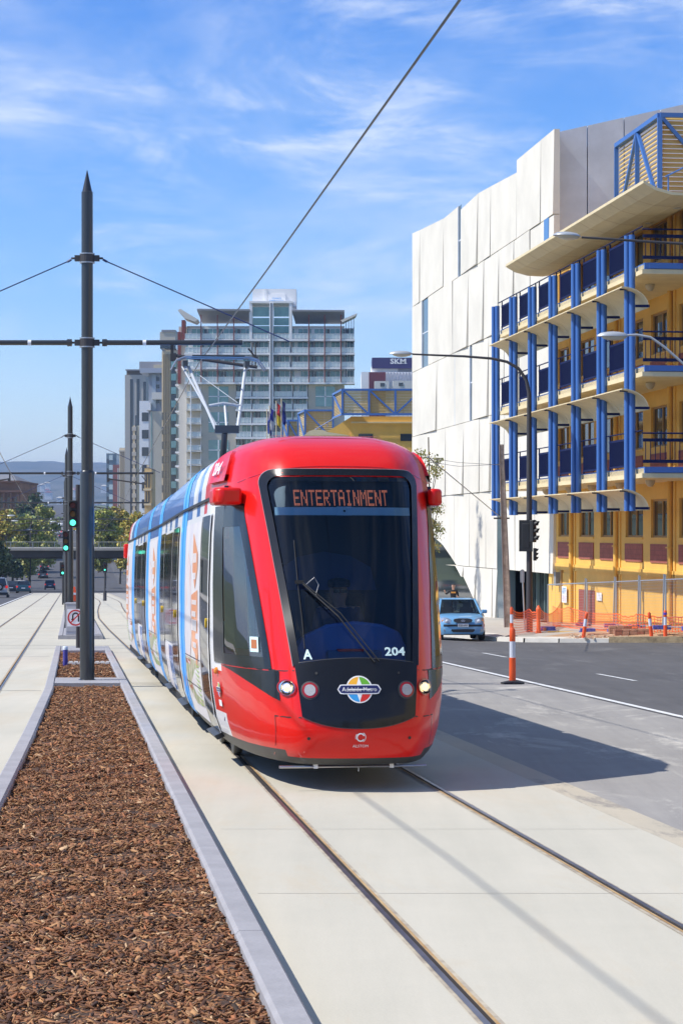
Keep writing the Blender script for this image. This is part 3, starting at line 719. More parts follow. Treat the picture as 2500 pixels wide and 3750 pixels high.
M['adv'] = mat('advert_wrap', (.84, .80, .76), .4, coat=.2, noise=(1.1, .3, (.72, .68, .74)))
M['advo'] = mat('advert_orange', (.80, .27, .10), .45, coat=.3, noise=(1.4, .2, (.85, .42, .22)))
M['advp'] = mat('advert_figures', (.62, .42, .38), .45, noise=(2.2, .5, (.75, .70, .72)))
M['advg'] = mat('advert_garden', (.16, .28, .07), .45, noise=(4, .8, (.62, .50, .42)))
M['advr'] = mat('advert_brown', (.28, .07, .04), .45, noise=(3, .5, (.5, .2, .1)))
def door(s0, s1, side, leaves):
    d = MB(); side_patch(None, s0, s1, .36, 2.49, None, side, .010, mb=d, ns=2)
    o = d.build('door', M['dark_glass'], tram, smooth=True); n = leaves
    f = MB()
    for i in range(n + 1):
        a = s0 + (s1 - s0) * i / n; w = .05 if i in (0, n) else .02
        side_patch(None, a - w / 2, a + w / 2, .34, 2.52, None, side, .018, mb=f, ns=1, mi=0 if i in (0, n) else 1)
    f.build('door_frame', [M['white'], M['navy']], o, smooth=True)
    b = MB(); c = SF(s0 + .12 if leaves == 1 else (s0 + s1) / 2 - .14, 1.42, .016, side)
    pts = [(math.cos(t) * .03, math.sin(t) * .048) for t in [2 * math.pi * i / 16 for i in range(16)]]; sb = s0 + .12 if leaves == 1 else (s0 + s1) / 2 - .14
    b.poly_prism(pts, lambda a, z, t: SF(sb + a, 1.42 + z, t, side), .012, .03); b.build('door_button', M['yellow'], o)
    st = MB(); st.add([SF(s0 + .05, .30, .0, side), SF(s1 - .05, .30, .0, side), SF(s1 - .05, .27, .10, side), SF(s0 + .05, .27, .10, side),
                       SF(s0 + .05, .34, .0, side), SF(s1 - .05, .34, .0, side), SF(s1 - .05, .31, .10, side), SF(s0 + .05, .31, .10, side)],
                      [(0, 1, 2, 3), (4, 5, 6, 7), (0, 1, 5, 4), (2, 3, 7, 6), (0, 3, 7, 4), (1, 2, 6, 5)]); st.build('door_step', M['dsteel'], o)
    return o
def advert(s0, s1, side, rear=False):
    a = side_patch('advert_panel', s0, s1, .36, 2.46, M['adv'], side)
    L_ = s1 - s0
    def S(u): return s1 - L_ * u if not rear else s0 + L_ * u
    mb = MB()
    def pl(pts, mi, off): mb.poly_prism([(S(u), z) for u, z in pts], lambda s, z, t: SF(s, z, t, side), off, off + .001, mi)
    pl([(.10, .95), (.30, .9), (.42, 1.1), (.46, 1.5), (.40, 2.0), (.22, 2.15), (.12, 1.8)], 1, .009)
    pl([(.55, 2.35), (.86, 2.12), (.86, 1.95), (.72, 1.75), (.55, 1.95)], 0, .010)
    pl([(.50, 1.68), (.88, 1.74), (.88, 1.05), (.78, .90), (.70, 1.05), (.50, 1.12)], 0, .010)
    pl([(.0, .98), (.98, .98), (.98, .52), (.5, .50), (.1, .62), (.0, .75)], 2, .008)
    pl([(.02, .96), (.35, .96), (.32, .62), (.1, .64)], 3, .0095)
    for z, u0, u1, h in ((2.03, .58, .80, .10), (1.85, .6, .78, .07), (1.58, .55, .84, .05), (1.45, .55, .80, .06), (1.30, .54, .85, .12), (1.12, .60, .82, .06)):
        n = 5
        for i in range(n):
            a0 = u0 + (u1 - u0) * i / n; pl([(a0, z), (a0 + (u1 - u0) / n * .62, z), (a0 + (u1 - u0) / n * .62, z + h), (a0, z + h)], 4, .012)
    for i in range(9): pl([(.62 + .035 * (i % 2), .95 - i * .05), (.9, .93 - i * .05), (.84, .915 - i * .05)], 5, .0115)
    mb.build('advert_print', [M['advo'], M['advp'], M['advg'], M['advr'], M['lwhite'], mat('leaf_print', (.30, .45, .10), .5)], a)
    for z in (1.0, .70):
        sm = MB(); side_patch(None, s0 + .02, s1 - .02, z, z + .008, None, side, .014, mb=sm, ns=2); sm.build('panel_gap', M['blkm'], a)
    return a
for side in (-1, 1):
    door(2.78, 3.82, side, 1)
    advert(3.92, 6.33, side); advert(14.65, 17.45, side); advert(26.05, 29.8, side, True)
    for b0 in (7.4, 18.5):
        door(b0 + .45, b0 + 1.95, side, 2); door(b0 + 4.45, b0 + 5.95, side, 2)
        w_ = side_patch('saloon_window', b0 + 2.05, b0 + 4.35, 1.02, 2.46, M['dark_glass'], side, .010)
        lp = MB(); side_patch(None, b0 + 2.05, b0 + 3.2, .38, .98, None, side, .008, mb=lp, mi=0); side_patch(None, b0 + 3.2, b0 + 4.35, .38, .98, None, side, .008, mb=lp, mi=1)
        lp.build('lower_panel', [M['blue'], M['adv']], tram, smooth=True)
    for s in (6.45, 7.35, 13.65, 14.55, 17.55, 18.45, 25.05, 25.95):
        mk = MB(); side_patch(None, s - .05, s + .05, .62, .74, None, side, .02, mb=mk, ns=1); mk.build('side_marker', M['orange'], tram)
# emblem by the cab door
emb = lambda a, b, o: SF(2.18 - a, b, o, -1)
emblem(0, .80, .62, emb, .012, 'door_emblem', tram)
mb = MB(); side_patch(None, 2.1, 2.26, .64, .70, None, -1, .012, mb=mb, ns=1); mb.build('route_sticker', M['lwhite'], tram)

mb = MB(); add_text(mb, 'A', .1, lambda v: SF(1.15 + v[0], 1.20 + v[1], .014, 1), h=.09, w=.12, bold=.003); mb.build('car_letter', M['letter'], tram)
# saloon bodies
def section_body(s0, s1, name, frieze):
    mb = MB(); zs = [.30, .36, .5, .8, 1.2, 1.8, 2.3, 2.50, 2.62, 2.66, 2.80, 2.95, 3.05, 3.12, 3.18, 3.23, 3.26, 3.275]
    cuts = sorted(set([s0, s1] + [c for c, _ in frieze if s0 < c < s1])); C = [(-1, z) for z in zs] + [(1, z) for z in zs[-2::-1]]
    vs = [TR(s, sd * interp(z, WZ), z) for s in cuts for sd, z in C]; n = len(C); mb.v = [tuple(v) for v in vs]
    for i in range(len(cuts) - 1):
        sm = (cuts[i] + cuts[i + 1]) / 2
        fz = next((mi for c, mi in frieze if sm < c), 1)
        for j in range(n - 1):
            z = (C[j][1] + C[j + 1][1]) / 2
            mi = 3 if z < .36 else (2 if z > 2.64 else (fz if z > 2.5 else 1))
            mb.f.append([i * n + j, i * n + j + 1, (i + 1) * n + j + 1, (i + 1) * n + j]); mb.m.append(mi)
    mb.f.append(list(range(n))); mb.m.append(1); mb.f.append(list(range((len(cuts) - 1) * n, len(cuts) * n))); mb.m.append(1)
    return mb.build(name, MS, tram, smooth=True)
for b0 in (7.4, 18.5):
    section_body(b0, b0 + 6.4 - .2, 'saloon_body', [(b0 + 1.2, 1), (b0 + 2.0, 2), (b0 + 2.9, 1), (b0 + 3.5, 2), (b0 + 4.4, 1), (b0 + 4.9, 2), (b0 + 7, 1)])
section_body(14.6, 17.5, 'centre_body', [(30, 2)])
M['gang'] = M['lblue']
for a, b in ((6.38, 7.4), (13.6, 14.6), (17.5, 18.5), (24.7, 26.0)):
    mb = MB(); zs = [.30, .36, .5, .8, 1.2, 1.8, 2.3, 2.62, 2.80, 2.95, 3.05, 3.12, 3.18, 3.23, 3.26, 3.275]; C = [(-1, z) for z in zs] + [(1, z) for z in zs[-2::-1]]
    mid = (a + b) / 2; ss = [a, mid - .10, mid - .08, mid + .08, mid + .10, b]; of = [.004, .004, -.05, -.05, .004, .004]
    mb.v = [tuple(TR(s, sd * max(0, interp(z, WZ) + o), z + (o if z > 3.1 else 0))) for s, o in zip(ss, of) for sd, z in C]; n = len(C)
    for i in range(5):
        for j in range(n - 1): mb.f.append([i * n + j, i * n + j + 1, (i + 1) * n + j + 1, (i + 1) * n + j]); mb.m.append(1 if i == 2 else 0)
    mb.build('gangway', [M['lblue'], M['blue']], tram, smooth=True)
# rear cab : the same nose turned round
def TRr(s, w, z): return TR(32.4 - s, -w, z)
def pick_rear(s, w, z):
    if z < .33: return 3
    if z > 2.66: return 0 if s < 3.8 else (1 if s < 4.9 else 2)
    if z > 2.5 and s > 2.4: return 1
    return 1 if s > 2.3 else 0
cab_shell('rear_cab_shell', MS, pick_rear, hole=False, Tm=TRr)
# gutters and roof seams
for side in (-1, 1):
    mb = MB(); s = 2.6
    prev = None
    while s < 30:
        q = [SF(s, 2.635, .004, side), SF(s, 2.665, .004, side), SF(s, 2.665, .022, side), SF(s, 2.635, .022, side)]
        if prev: mb.add(prev + q, [(0, 1, 5, 4), (1, 2, 6, 5), (2, 3, 7, 6), (3, 0, 4, 7)])
        prev = q; s += .4
    mb.build('roof_gutter', M['blkm'], tram)
    for s in (5.0, 9.0, 11.3, 13.0, 16.0, 20.5, 23.0, 28):
        mb = MB(); side_patch(None, s, s + .02, 2.68, 3.2, None, side, .004, mb=mb, ns=1); mb.build('roof_seam', M['navy'], tram)
    # vent hatch with the fleet number on the roof shoulder
    mb = MB(); pts = []
    for i in range(20):
        t = R(180 * i / 19); pts.append((2.62 - math.cos(t) * .38 * 1.0, 2.86 + math.sin(t) ** .7 * .23))
    hatch = [(a, b) for a, b in pts]
    TH = lambda a, b, t: SF(a, b, t, side)
    for (i, (a, b)) in enumerate(hatch): pass
    n = 18; vs = []
    for off in (.0, .035):
        for i in range(n + 1):
            a = 2.22 + .82 * i / n; top = 2.86 + .25 * max(0, 1 - ((a - 2.63) / .41) ** 2) ** .5
            for b in (2.80, top): vs.append(SF(a, b, off, side))
    fs = []
    for l in (0, 1):
        o = l * 2 * (n + 1); fs += [(o + 2 * i, o + 2 * i + 1, o + 2 * i + 3, o + 2 * i + 2) for i in range(n)]
    o = 2 * (n + 1); fs += [(2 * i + 1, 2 * i + 3, o + 2 * i + 3, o + 2 * i + 1) for i in range(n)] + [(2 * i, 2 * i + 2, o + 2 * i + 2, o + 2 * i) for i in range(n)]
    mb.add(vs, fs); hh = mb.build('roof_hatch', M['red'], tram, smooth=True)
    mb = MB(); sg = 1 if side > 0 else -1
    add_text(mb, '204', .2, lambda v: SF(2.66 + sg * v[0], 2.935 + v[1], .042, side), w=.36, h=.13, bold=.006); mb.build('fleet_number', M['lwhite'], hh)
    # camera housing sticking out at the cab corner
    mb = MB(); mo = 0 if side < 0 else -.13; mb.poly_prism([(1.62, .88), (2.0, .91), (2.0, 1.16 + mo), (1.66, 1.15 + mo), (1.60, 1.08 + mo)], lambda a, b, t: TR(a, side * b, t), 2.55, 2.71)
    mb.build('mirror_housing', M['red'], tram, bevel=.03, smooth=True)
    mb = MB(); mb.poly_prism([(.1, .90), (.5, .93), (.5, 1.14), (.1, 1.13)], lambda a, b, t: TR(30.2 + a, side * b, t), 2.30, 2.62); mb.build('mirror_housing', M['red'], tram, bevel=.03)
# roof louvre lines on the brow
for k in range(3):
    mb = MB(); z = 3.262 - k * .012
    vs = [tuple(TR(2.62 - k * .30 + dz, w, interp(2.62 - k * .30, [(1.28, 2.86), (1.66, 3.12), (1.88, 3.18), (2.2, 3.23), (2.7, 3.26), (3, 3.275)]) + .004)) for dz in (0, .03) for w in [-.5 + .1 * i for i in range(11)]]
    mb.add(vs, [(i, i + 1, i + 12, i + 11) for i in range(10)]); mb.build('roof_louvre', M['redlens'], tram)
# underside, life-guard bar, bogies
mb = MB()
for a, b in ((.35, 6.4), (7.5, 13.5), (14.7, 17.4), (18.6, 25), (26.1, 32.0)): mb.b2((a + (1.6 if a < 1 else 0), -.60 if a < 1 else -.95, .20), (b, .60 if a < 1 else .95, .32), 0, TR)
mb.build('underframe', M['blkm'], tram)
mb = MB(); mb.tube([TR(.26, -.68, .215), TR(.26, .62, .215)], .012, 8, 0)
for w in (-.36, .31): mb.b2((.24, w - .018, .20), (.30, w + .018, .27), 1, TR)
mb.tube([TR(.27, .02, .17), TR(.27, .02, .25)], .005, 6, 0)
mb.build('sensing_bar', [M['steel'], M['lwhite']], tram)
for sc_ in (5.0, 16.0, 28.0):
    for ds in (-.8, .8):
        for sd in (-1, 1):
            mb = MB(); c = TR(sc_ + ds, sd * .66, .29); ax = TR(sc_ + ds, sd * .76, .29) - c
            mb.lathe(c, [(.08, 0), (.27, .0), (.28, .05), (.27, .09), (.08, .10)], 20, axis=ax); mb.build('wheel', M['dsteel'], tram, smooth=True)
# windscreen wiper
wp = MB(); wp.tube([NF(.15, 1.12, .02), NF(-.14, 1.50, .05), NF(-.42, 1.79, .04)], .007, 6)
wp.tube([NF(.19, 1.13, .02), NF(-.12, 1.53, .05), NF(-.42, 1.80, .05)], .005, 6)
wo = wp.build('wiper_arm', M['blkm'], tram)
mb = MB(); mb.tube([NF(-.445, 1.24, .012), NF(-.45, 1.5, .02), NF(-.465, 1.8, .03), NF(-.475, 2.2, .012)], .005, 6); mb.box(NF(-.45, 1.81, .04), (.08, .03, .03)); mb.build('wiper_blade', M['blkm'], wo)
mb = MB(); mb.tube([NF(-.40, 1.78, .05), NF(-.32, 1.84, .06), NF(-.29, 1.78, .05), NF(-.32, 1.70, .03)], .003, 5); mb.build('washer_hose', M['steel'], wo)

# pantograph on the centre section roof
pz = 3.275
def PT(s, w, z): return TR(16.3 + s, w, z)
root_p = tram
mb = MB(); mb.b2((-.9, -.45, pz), (.5, .45, pz + .10), 0, PT); mb.b2((-.35, -.14, pz + .1), (.1, .14, pz + .30), 0, PT); pb = mb.build('pantograph_base', M['dsteel'], tram)
mb = MB(); mb.tube([PT(-.1, 0, pz + .25), PT(-.75, .0, 4.16)], [.06, .045], 10); mb.b2((-.80, -.16, 4.14), (-.7, .22, 4.26), 0, PT)
mb.build('pantograph_lower_arm', M['dsteel'], tram, smooth=True)
mb = MB()
for w0, w1 in ((-.14, -.50), (.20, .42)):
    mb.tube([PT(-.75, w0, 4.2), PT(.35, w1, 5.28)], .026, 8)
mb.tube([PT(-.75, -.10, 4.2), PT(.35, -.60, 5.28)], .018, 8)
mb.tube([PT(-.35, -.22, 4.60), PT(-.38, .0, 4.64), PT(-.35, .30, 4.60)], .022, 8); mb.tube([PT(-.75, .03, 4.2), PT(-.36, .03, 4.62)], .020, 8)
mb.tube([PT(-.75, .20, 4.62), PT(.35, -.40, 5.2)], .006, 5)
mb.build('pantograph_upper_arm', mat('galvanised', (.50, .53, .56), .5, metal=.2), tram, smooth=True)
mb = MB()
for s_ in (.25, .50):
    mb.tube([PT(s_, -.78, 5.24), PT(s_, -.70, 5.38), PT(s_, -.55, 5.44), PT(s_, .48, 5.44), PT(s_, .62, 5.40), PT(s_, .74, 5.24)], .015, 8, 0)
    mb.b2((s_ - .02, -.45, 5.445), (s_ + .02, .40, 5.465), 1, PT)
mb.b2((.2, -.60, 5.28), (.55, -.52, 5.37), 1, PT); mb.b2((.2, .40, 5.28), (.55, .48, 5.37), 1, PT)
mb.build('pantograph_head', [M['steel'], M['dsteel']], tram, smooth=True)

# ------------------------------------------------------------ people
M['skin'] = mat('skin', (.50, .28, .19), .55)
def figure(name, base, H, face, pose, cloth, label, seated=False, hair=(.03, .02, .015), trousers=(.03, .03, .04)):
    """one continuous skinned body. pose: dict of joint offsets in body frame (right, forward, up), unit = height"""
    f = Vector((math.cos(face), math.sin(face), 0)); r = Vector((f.y, -f.x, 0)); u = Vector((0, 0, 1)); b = Vector(base)
    P = dict(pelvis=(0, 0, .52), belly=(0, .005, .60), chest=(0, .01, .72), neck=(0, .01, .83), headb=(0, .015, .875), head=(0, .02, .94), top=(0, .01, .985),
             sl=(-.105, 0, .80), el=(-.14, -.01, .63), wl=(-.15, .03, .48), hl=(-.15, .04, .43), sr=(.105, 0, .80), er=(.14, -.01, .63), wr=(.15, .03, .48), hr=(.15, .04, .43),
             pl=(-.05, 0, .50), kl=(-.06, .02, .28), al=(-.06, 0, .05), tl=(-.065, .09, .015), pr=(.05, 0, .50), kr=(.06, .02, .28), ar=(.06, 0, .05), tr=(.065, .09, .015))
    P.update(pose); rad = dict(pelvis=.085, belly=.078, chest=.088, neck=.034, headb=.040, head=.060, top=.042, sl=.040, sr=.040, el=.025, er=.025, wl=.016, wr=.016, hl=.022, hr=.022, pl=.055, pr=.055, kl=.033, kr=.033, al=.021, ar=.021, tl=.018, tr=.018)
    E = [('pelvis', 'belly'), ('belly', 'chest'), ('chest', 'neck'), ('neck', 'headb'), ('headb', 'head'), ('head', 'top'), ('chest', 'sl'), ('sl', 'el'), ('el', 'wl'), ('wl', 'hl'), ('chest', 'sr'), ('sr', 'er'), ('er', 'wr'), ('wr', 'hr'), ('pelvis', 'pl'), ('pl', 'kl'), ('kl', 'al'), ('al', 'tl'), ('pelvis', 'pr'), ('pr', 'kr'), ('kr', 'ar'), ('ar', 'tr')]
    keys = list(P); me = bpy.data.meshes.new(name)
    me.from_pydata([tuple((r * P[k][0] + f * P[k][1] + u * P[k][2]) * H) for k in keys], [(keys.index(a), keys.index(c)) for a, c in E], [])
    o = bpy.data.objects.new(name, me); COL.objects.link(o); o.location = b
    sk = o.modifiers.new('skin', 'SKIN'); o.modifiers.new('sub', 'SUBSURF').levels = 2; o.modifiers['sub'].render_levels = 2
    sv = me.skin_vertices[0].data
    for i, k in enumerate(keys): sv[i].radius = (rad[k] * H, rad[k] * H)
    sv[0].use_root = True; sk.use_smooth_shade = True
    dg = bpy.context.evaluated_depsgraph_get(); me2 = bpy.data.meshes.new_from_object(o.evaluated_get(dg))
    bpy.data.objects.remove(o); o = bpy.data.objects.new(name, me2); COL.objects.link(o); o.location = b
    me2.materials.clear()
    for m in (M['skin'], mat(name + '_top', cloth, .85), mat(name + '_trousers', trousers, .85), mat(name + '_hair', hair, .9)): me2.materials.append(m)
    hz = P['neck'][2] * H
    for p in me2.polygons:
        c = p.center; up = c.z / H; fw = c.dot(f) / H - P['head'][1]; p.use_smooth = True
        dh = min((c / H - (r * P[k][0] + f * P[k][1] + u * P[k][2])).length for k in ('wl', 'wr', 'hl', 'hr'))
        if up > P['neck'][2] + .0: p.material_index = 3 if (up > P['head'][2] + .02 or fw < -.02) else 0
        elif dh < .05: p.material_index = 0
        elif up < P['pelvis'][2] + .02 and not (abs(c.dot(r) / H) > .12): p.material_index = 2
        else: p.material_index = 1
    # nose and eyes, hair cap
    hp = (r * P['head'][0] + f * (P['head'][1] + .058) + u * (P['head'][2] - .01)) * H + b
    mb = MB(); mb.lathe(hp - f * .01, [(.012 * H / 1.7, 0), (.004, .03 * H / 1.7)], 6, axis=f); mb.build('nose', M['skin'], o)
    mb = MB()
    for s in (-1, 1): mb.box(hp + r * (s * .021 * H) + u * (.014 * H), (.016 * H, .01, .006 * H), 0, (r, f, u))
    mb.build('eyes', M['blkm'], o)
    return tag(o, label, 'person')
fp = (TR(-1, 0, 0) - TR(0, 0, 0)); fa = math.atan2(fp.y, fp.x)
drv = figure('person', TR(1.62, .02, .53), 1.70, fa, dict(kl=(-.07, .22, .34), al=(-.07, .26, .10), tl=(-.07, .33, .08), kr=(.07, .22, .34), ar=(.07, .26, .10), tr=(.07, .33, .08), pelvis=(0, 0, .34), belly=(0, .0, .42), chest=(0, .02, .54), neck=(0, .02, .625), headb=(0, .03, .66), head=(0, .035, .715), top=(0, .03, .755), pl=(-.05, .02, .33), pr=(.05, .02, .33),
      sl=(-.105, .01, .60), sr=(.105, .01, .60), el=(-.13, .06, .46), er=(.13, .06, .46), wl=(-.09, .20, .45), wr=(.09, .20, .45), hl=(-.08, .25, .46), hr=(.08, .25, .46)), (.02, .03, .08), 'tram driver in dark uniform, cap and sunglasses seated behind the windscreen')
mb = MB(); hb_ = TR(1.56, .02, .53) + Vector((0, 0, .735 * 1.7)); mb.lathe(hb_, [(.098, 0), (.108, .03), (.10, .065), (.05, .085), (.0, .09)], 16); mb.box(hb_ + fp * .11 + Vector((0, 0, .008)), (.15, .09, .012)); mb.build('cap', mat('cap_dark', (.01, .012, .02), .8), drv, smooth=True)
mb = MB()
for s in (-1, 1): mb.box(hb_ + fp * .105 + Vector((s * .035, 0, -.035)), (.055, .012, .032))
mb.build('sunglasses', M['blk'], drv)
# ============================================================ RIGHT SIDE : yellow and blue building
M['yel'] = mat('yellow_render', (.80, .47, .095), .75, noise=(.8, .08), bump=(30, .1))
M['cream'] = mat('cream_panel', (.72, .60, .36), .6, noise=(1.5, .08))
M['cbl'] = mat('cobalt_paint', (.045, .14, .42), .4, coat=.1)
M['nvy'] = mat('navy_panel', (.006, .011, .060), .65, spec=.2)
M['brick'] = mat('red_brick', (.36, .11, .075), .85, noise=(5, .2))
M['wglass'] = mat('window_glass', (.035, .05, .05), .05, spec=.8)
M['frm'] = mat('ochre_frame', (.42, .24, .07), .6)
def FB(a, n, z): return Vector((19.9 - .1235 * a - .9925 * n, a - .1226 * n, z))
def zf(Y): return -1.93 + (90 - Y) * .0337
Y0b, Y1b = 68.4, 91.2
yb = thing('balcony_building', FB(80, 0, zf(80)), 'yellow rendered building with cobalt blue columns, navy balconies and a curved cream canopy', 'building')
pit = 3.6; wins = [(72.4 + 3.6 * i - .85 + 1.8 - .68, 72.4 + 3.6 * i + 1.8 + 1.15 - .68 + .0) for i in range(-1, 5)]
wins = [(c - 1.2, c + 1.2) for c in (70.4, 73.9, 77.35, 81.05, 84.5, 88.2)]
levels = [(1.65, 2.96), (4.73, 6.12), (7.9, 9.3), (11.02, 12.35)]
# wall with real openings
mb = MB(); zr = sorted({-2.6, 12.5} | {z for l in levels for z in l}); ar = sorted({Y0b, Y1b} | {a for w in wins for a in w})
wset = [(w[0], w[1], l[0], l[1]) for w in wins for l in levels]
for a0, a1 in zip(ar, ar[1:]):
    for z0, z1 in zip(zr, zr[1:]):
        if any(w[0] <= a0 and a1 <= w[1] and w[2] <= z0 and z1 <= w[3] for w in wset): continue
        mb.add([FB(a0, 0, z0), FB(a1, 0, z0), FB(a1, 0, z1), FB(a0, 0, z1)], [(0, 1, 2, 3)])
for a0, a1, z0, z1 in wset:                                     # reveals
    d = -.15; mb.add([FB(a, n, z) for n in (0, d) for a, z in ((a0, z0), (a1, z0), (a1, z1), (a0, z1))], [(0, 1, 5, 4), (1, 2, 6, 5), (2, 3, 7, 6), (3, 0, 4, 7)])
mb.add([FB(Y0b, 0, -2.6), FB(Y0b, -14, -2.6), FB(Y0b, -14, 12.5), FB(Y0b, 0, 12.5)], [(0, 1, 2, 3)])
mb.add([FB(Y1b, 0, -2.6), FB(Y1b, -14, -2.6), FB(Y1b, -14, 12.5), FB(Y1b, 0, 12.5)], [(0, 1, 2, 3)])
mb.add([FB(Y0b, 0, 12.5), FB(Y1b, 0, 12.5), FB(Y1b, -14, 12.5), FB(Y0b, -14, 12.5)], [(0, 1, 2, 3)])
mb.build('wall', M['yel'], yb)
for li, (z0, z1) in enumerate(levels):
    for w in wins:
        a0, a1 = w; f = MB(); d = -.145
        for (p, q) in (((a0, z0), (a0 + .07, z1)), ((a1 - .07, z0), (a1, z1)), ((a0 + .07, z0), (a1 - .07, z0 + .07)), ((a0 + .07, z1 - .07), (a1 - .07, z1)), (((a0 + a1) / 2 - .035, z0 + .07), ((a0 + a1) / 2 + .035, z1 - .07))):
            f.b2((p[0], d, p[1]), (q[0], d + .07, q[1]), 0, FB)
        f.b2((a0 - .03, -.145, z0 - .06), (a1 + .03, .04, z0 - .002), 1, FB)
        o = f.build('window', [M['frm'], M['yel']], yb)
        p = MB(); p.add([FB(a0, -.12, z0), FB(a1, -.12, z0), FB(a1, -.12, z1), FB(a0, -.12, z1)], [(0, 1, 2, 3)]); p.build('pane', M['wglass'], o)
        b = MB(); b.b2((a0 + .0, .0, z0 - .86), (a1 - .0, .035, z0 - .22), 0, FB)
        for r in (.28, .44, .60, .76): b.b2((a0, .035, z0 - r), (a1, .041, z0 - r + .012), 1, FB)
        b.build('brick_panel', [M['brick'], mat('mortar', (.22, .09, .07), .9) if 'mort' not in M else M['mort']], yb)
        if 'mort' not in M: M['mort'] = bpy.data.materials['mortar']
for a in (86.7, 79.6, 72.4):                                     # downpipes
    mb = MB(); mb.tube([FB(a, .10, zf(a)), FB(a, .10, 12.3)], .09, 12); mb.b2((a - .42, 0, -2.2), (a - .22, .05, 12.3), 0, FB)
    for z in (1.3, 4.2, 7.4, 10.6): mb.b2((a - .14, .0, z), (a + .14, .21, z + .05), 0, FB)
    mb.build('downpipe', M['yel'], yb, smooth=True)
mb = MB(); mb.b2((Y0b, .0, .30), (Y1b, .05, .55), 0, FB); mb.build('string_course', M['yel'], yb)
# doors and red panel at street level
mb = MB(); mb.b2((87.15, 0, zf(88)), (88.5, .03, .18), 0, FB); mb.b2((87.0, 0, zf(88)), (87.15, .09, .28), 1, FB); mb.b2((88.5, 0, zf(88)), (88.65, .09, .28), 1, FB)
mb.build('door', [M['yel'], M['frm']], yb)
mb = MB(); mb.b2((83.1, 0, zf(84)), (85.7, .03, -.4), 0, FB); mb.build('red_door_panel', mat('red_panel', (.28, .07, .05), .7), yb)
mb = MB(); mb.b2((88.9, 0, -.35), (89.3, .22, .2), 0, FB); mb.build('air_unit', mat('unit_grey', (.25, .25, .24), .6), yb)
mb = MB(); mb.b2((81.9, .03, -.75), (82.7, .05, -.45), 0, FB); mb.build('notice', M['lwhite'], yb)
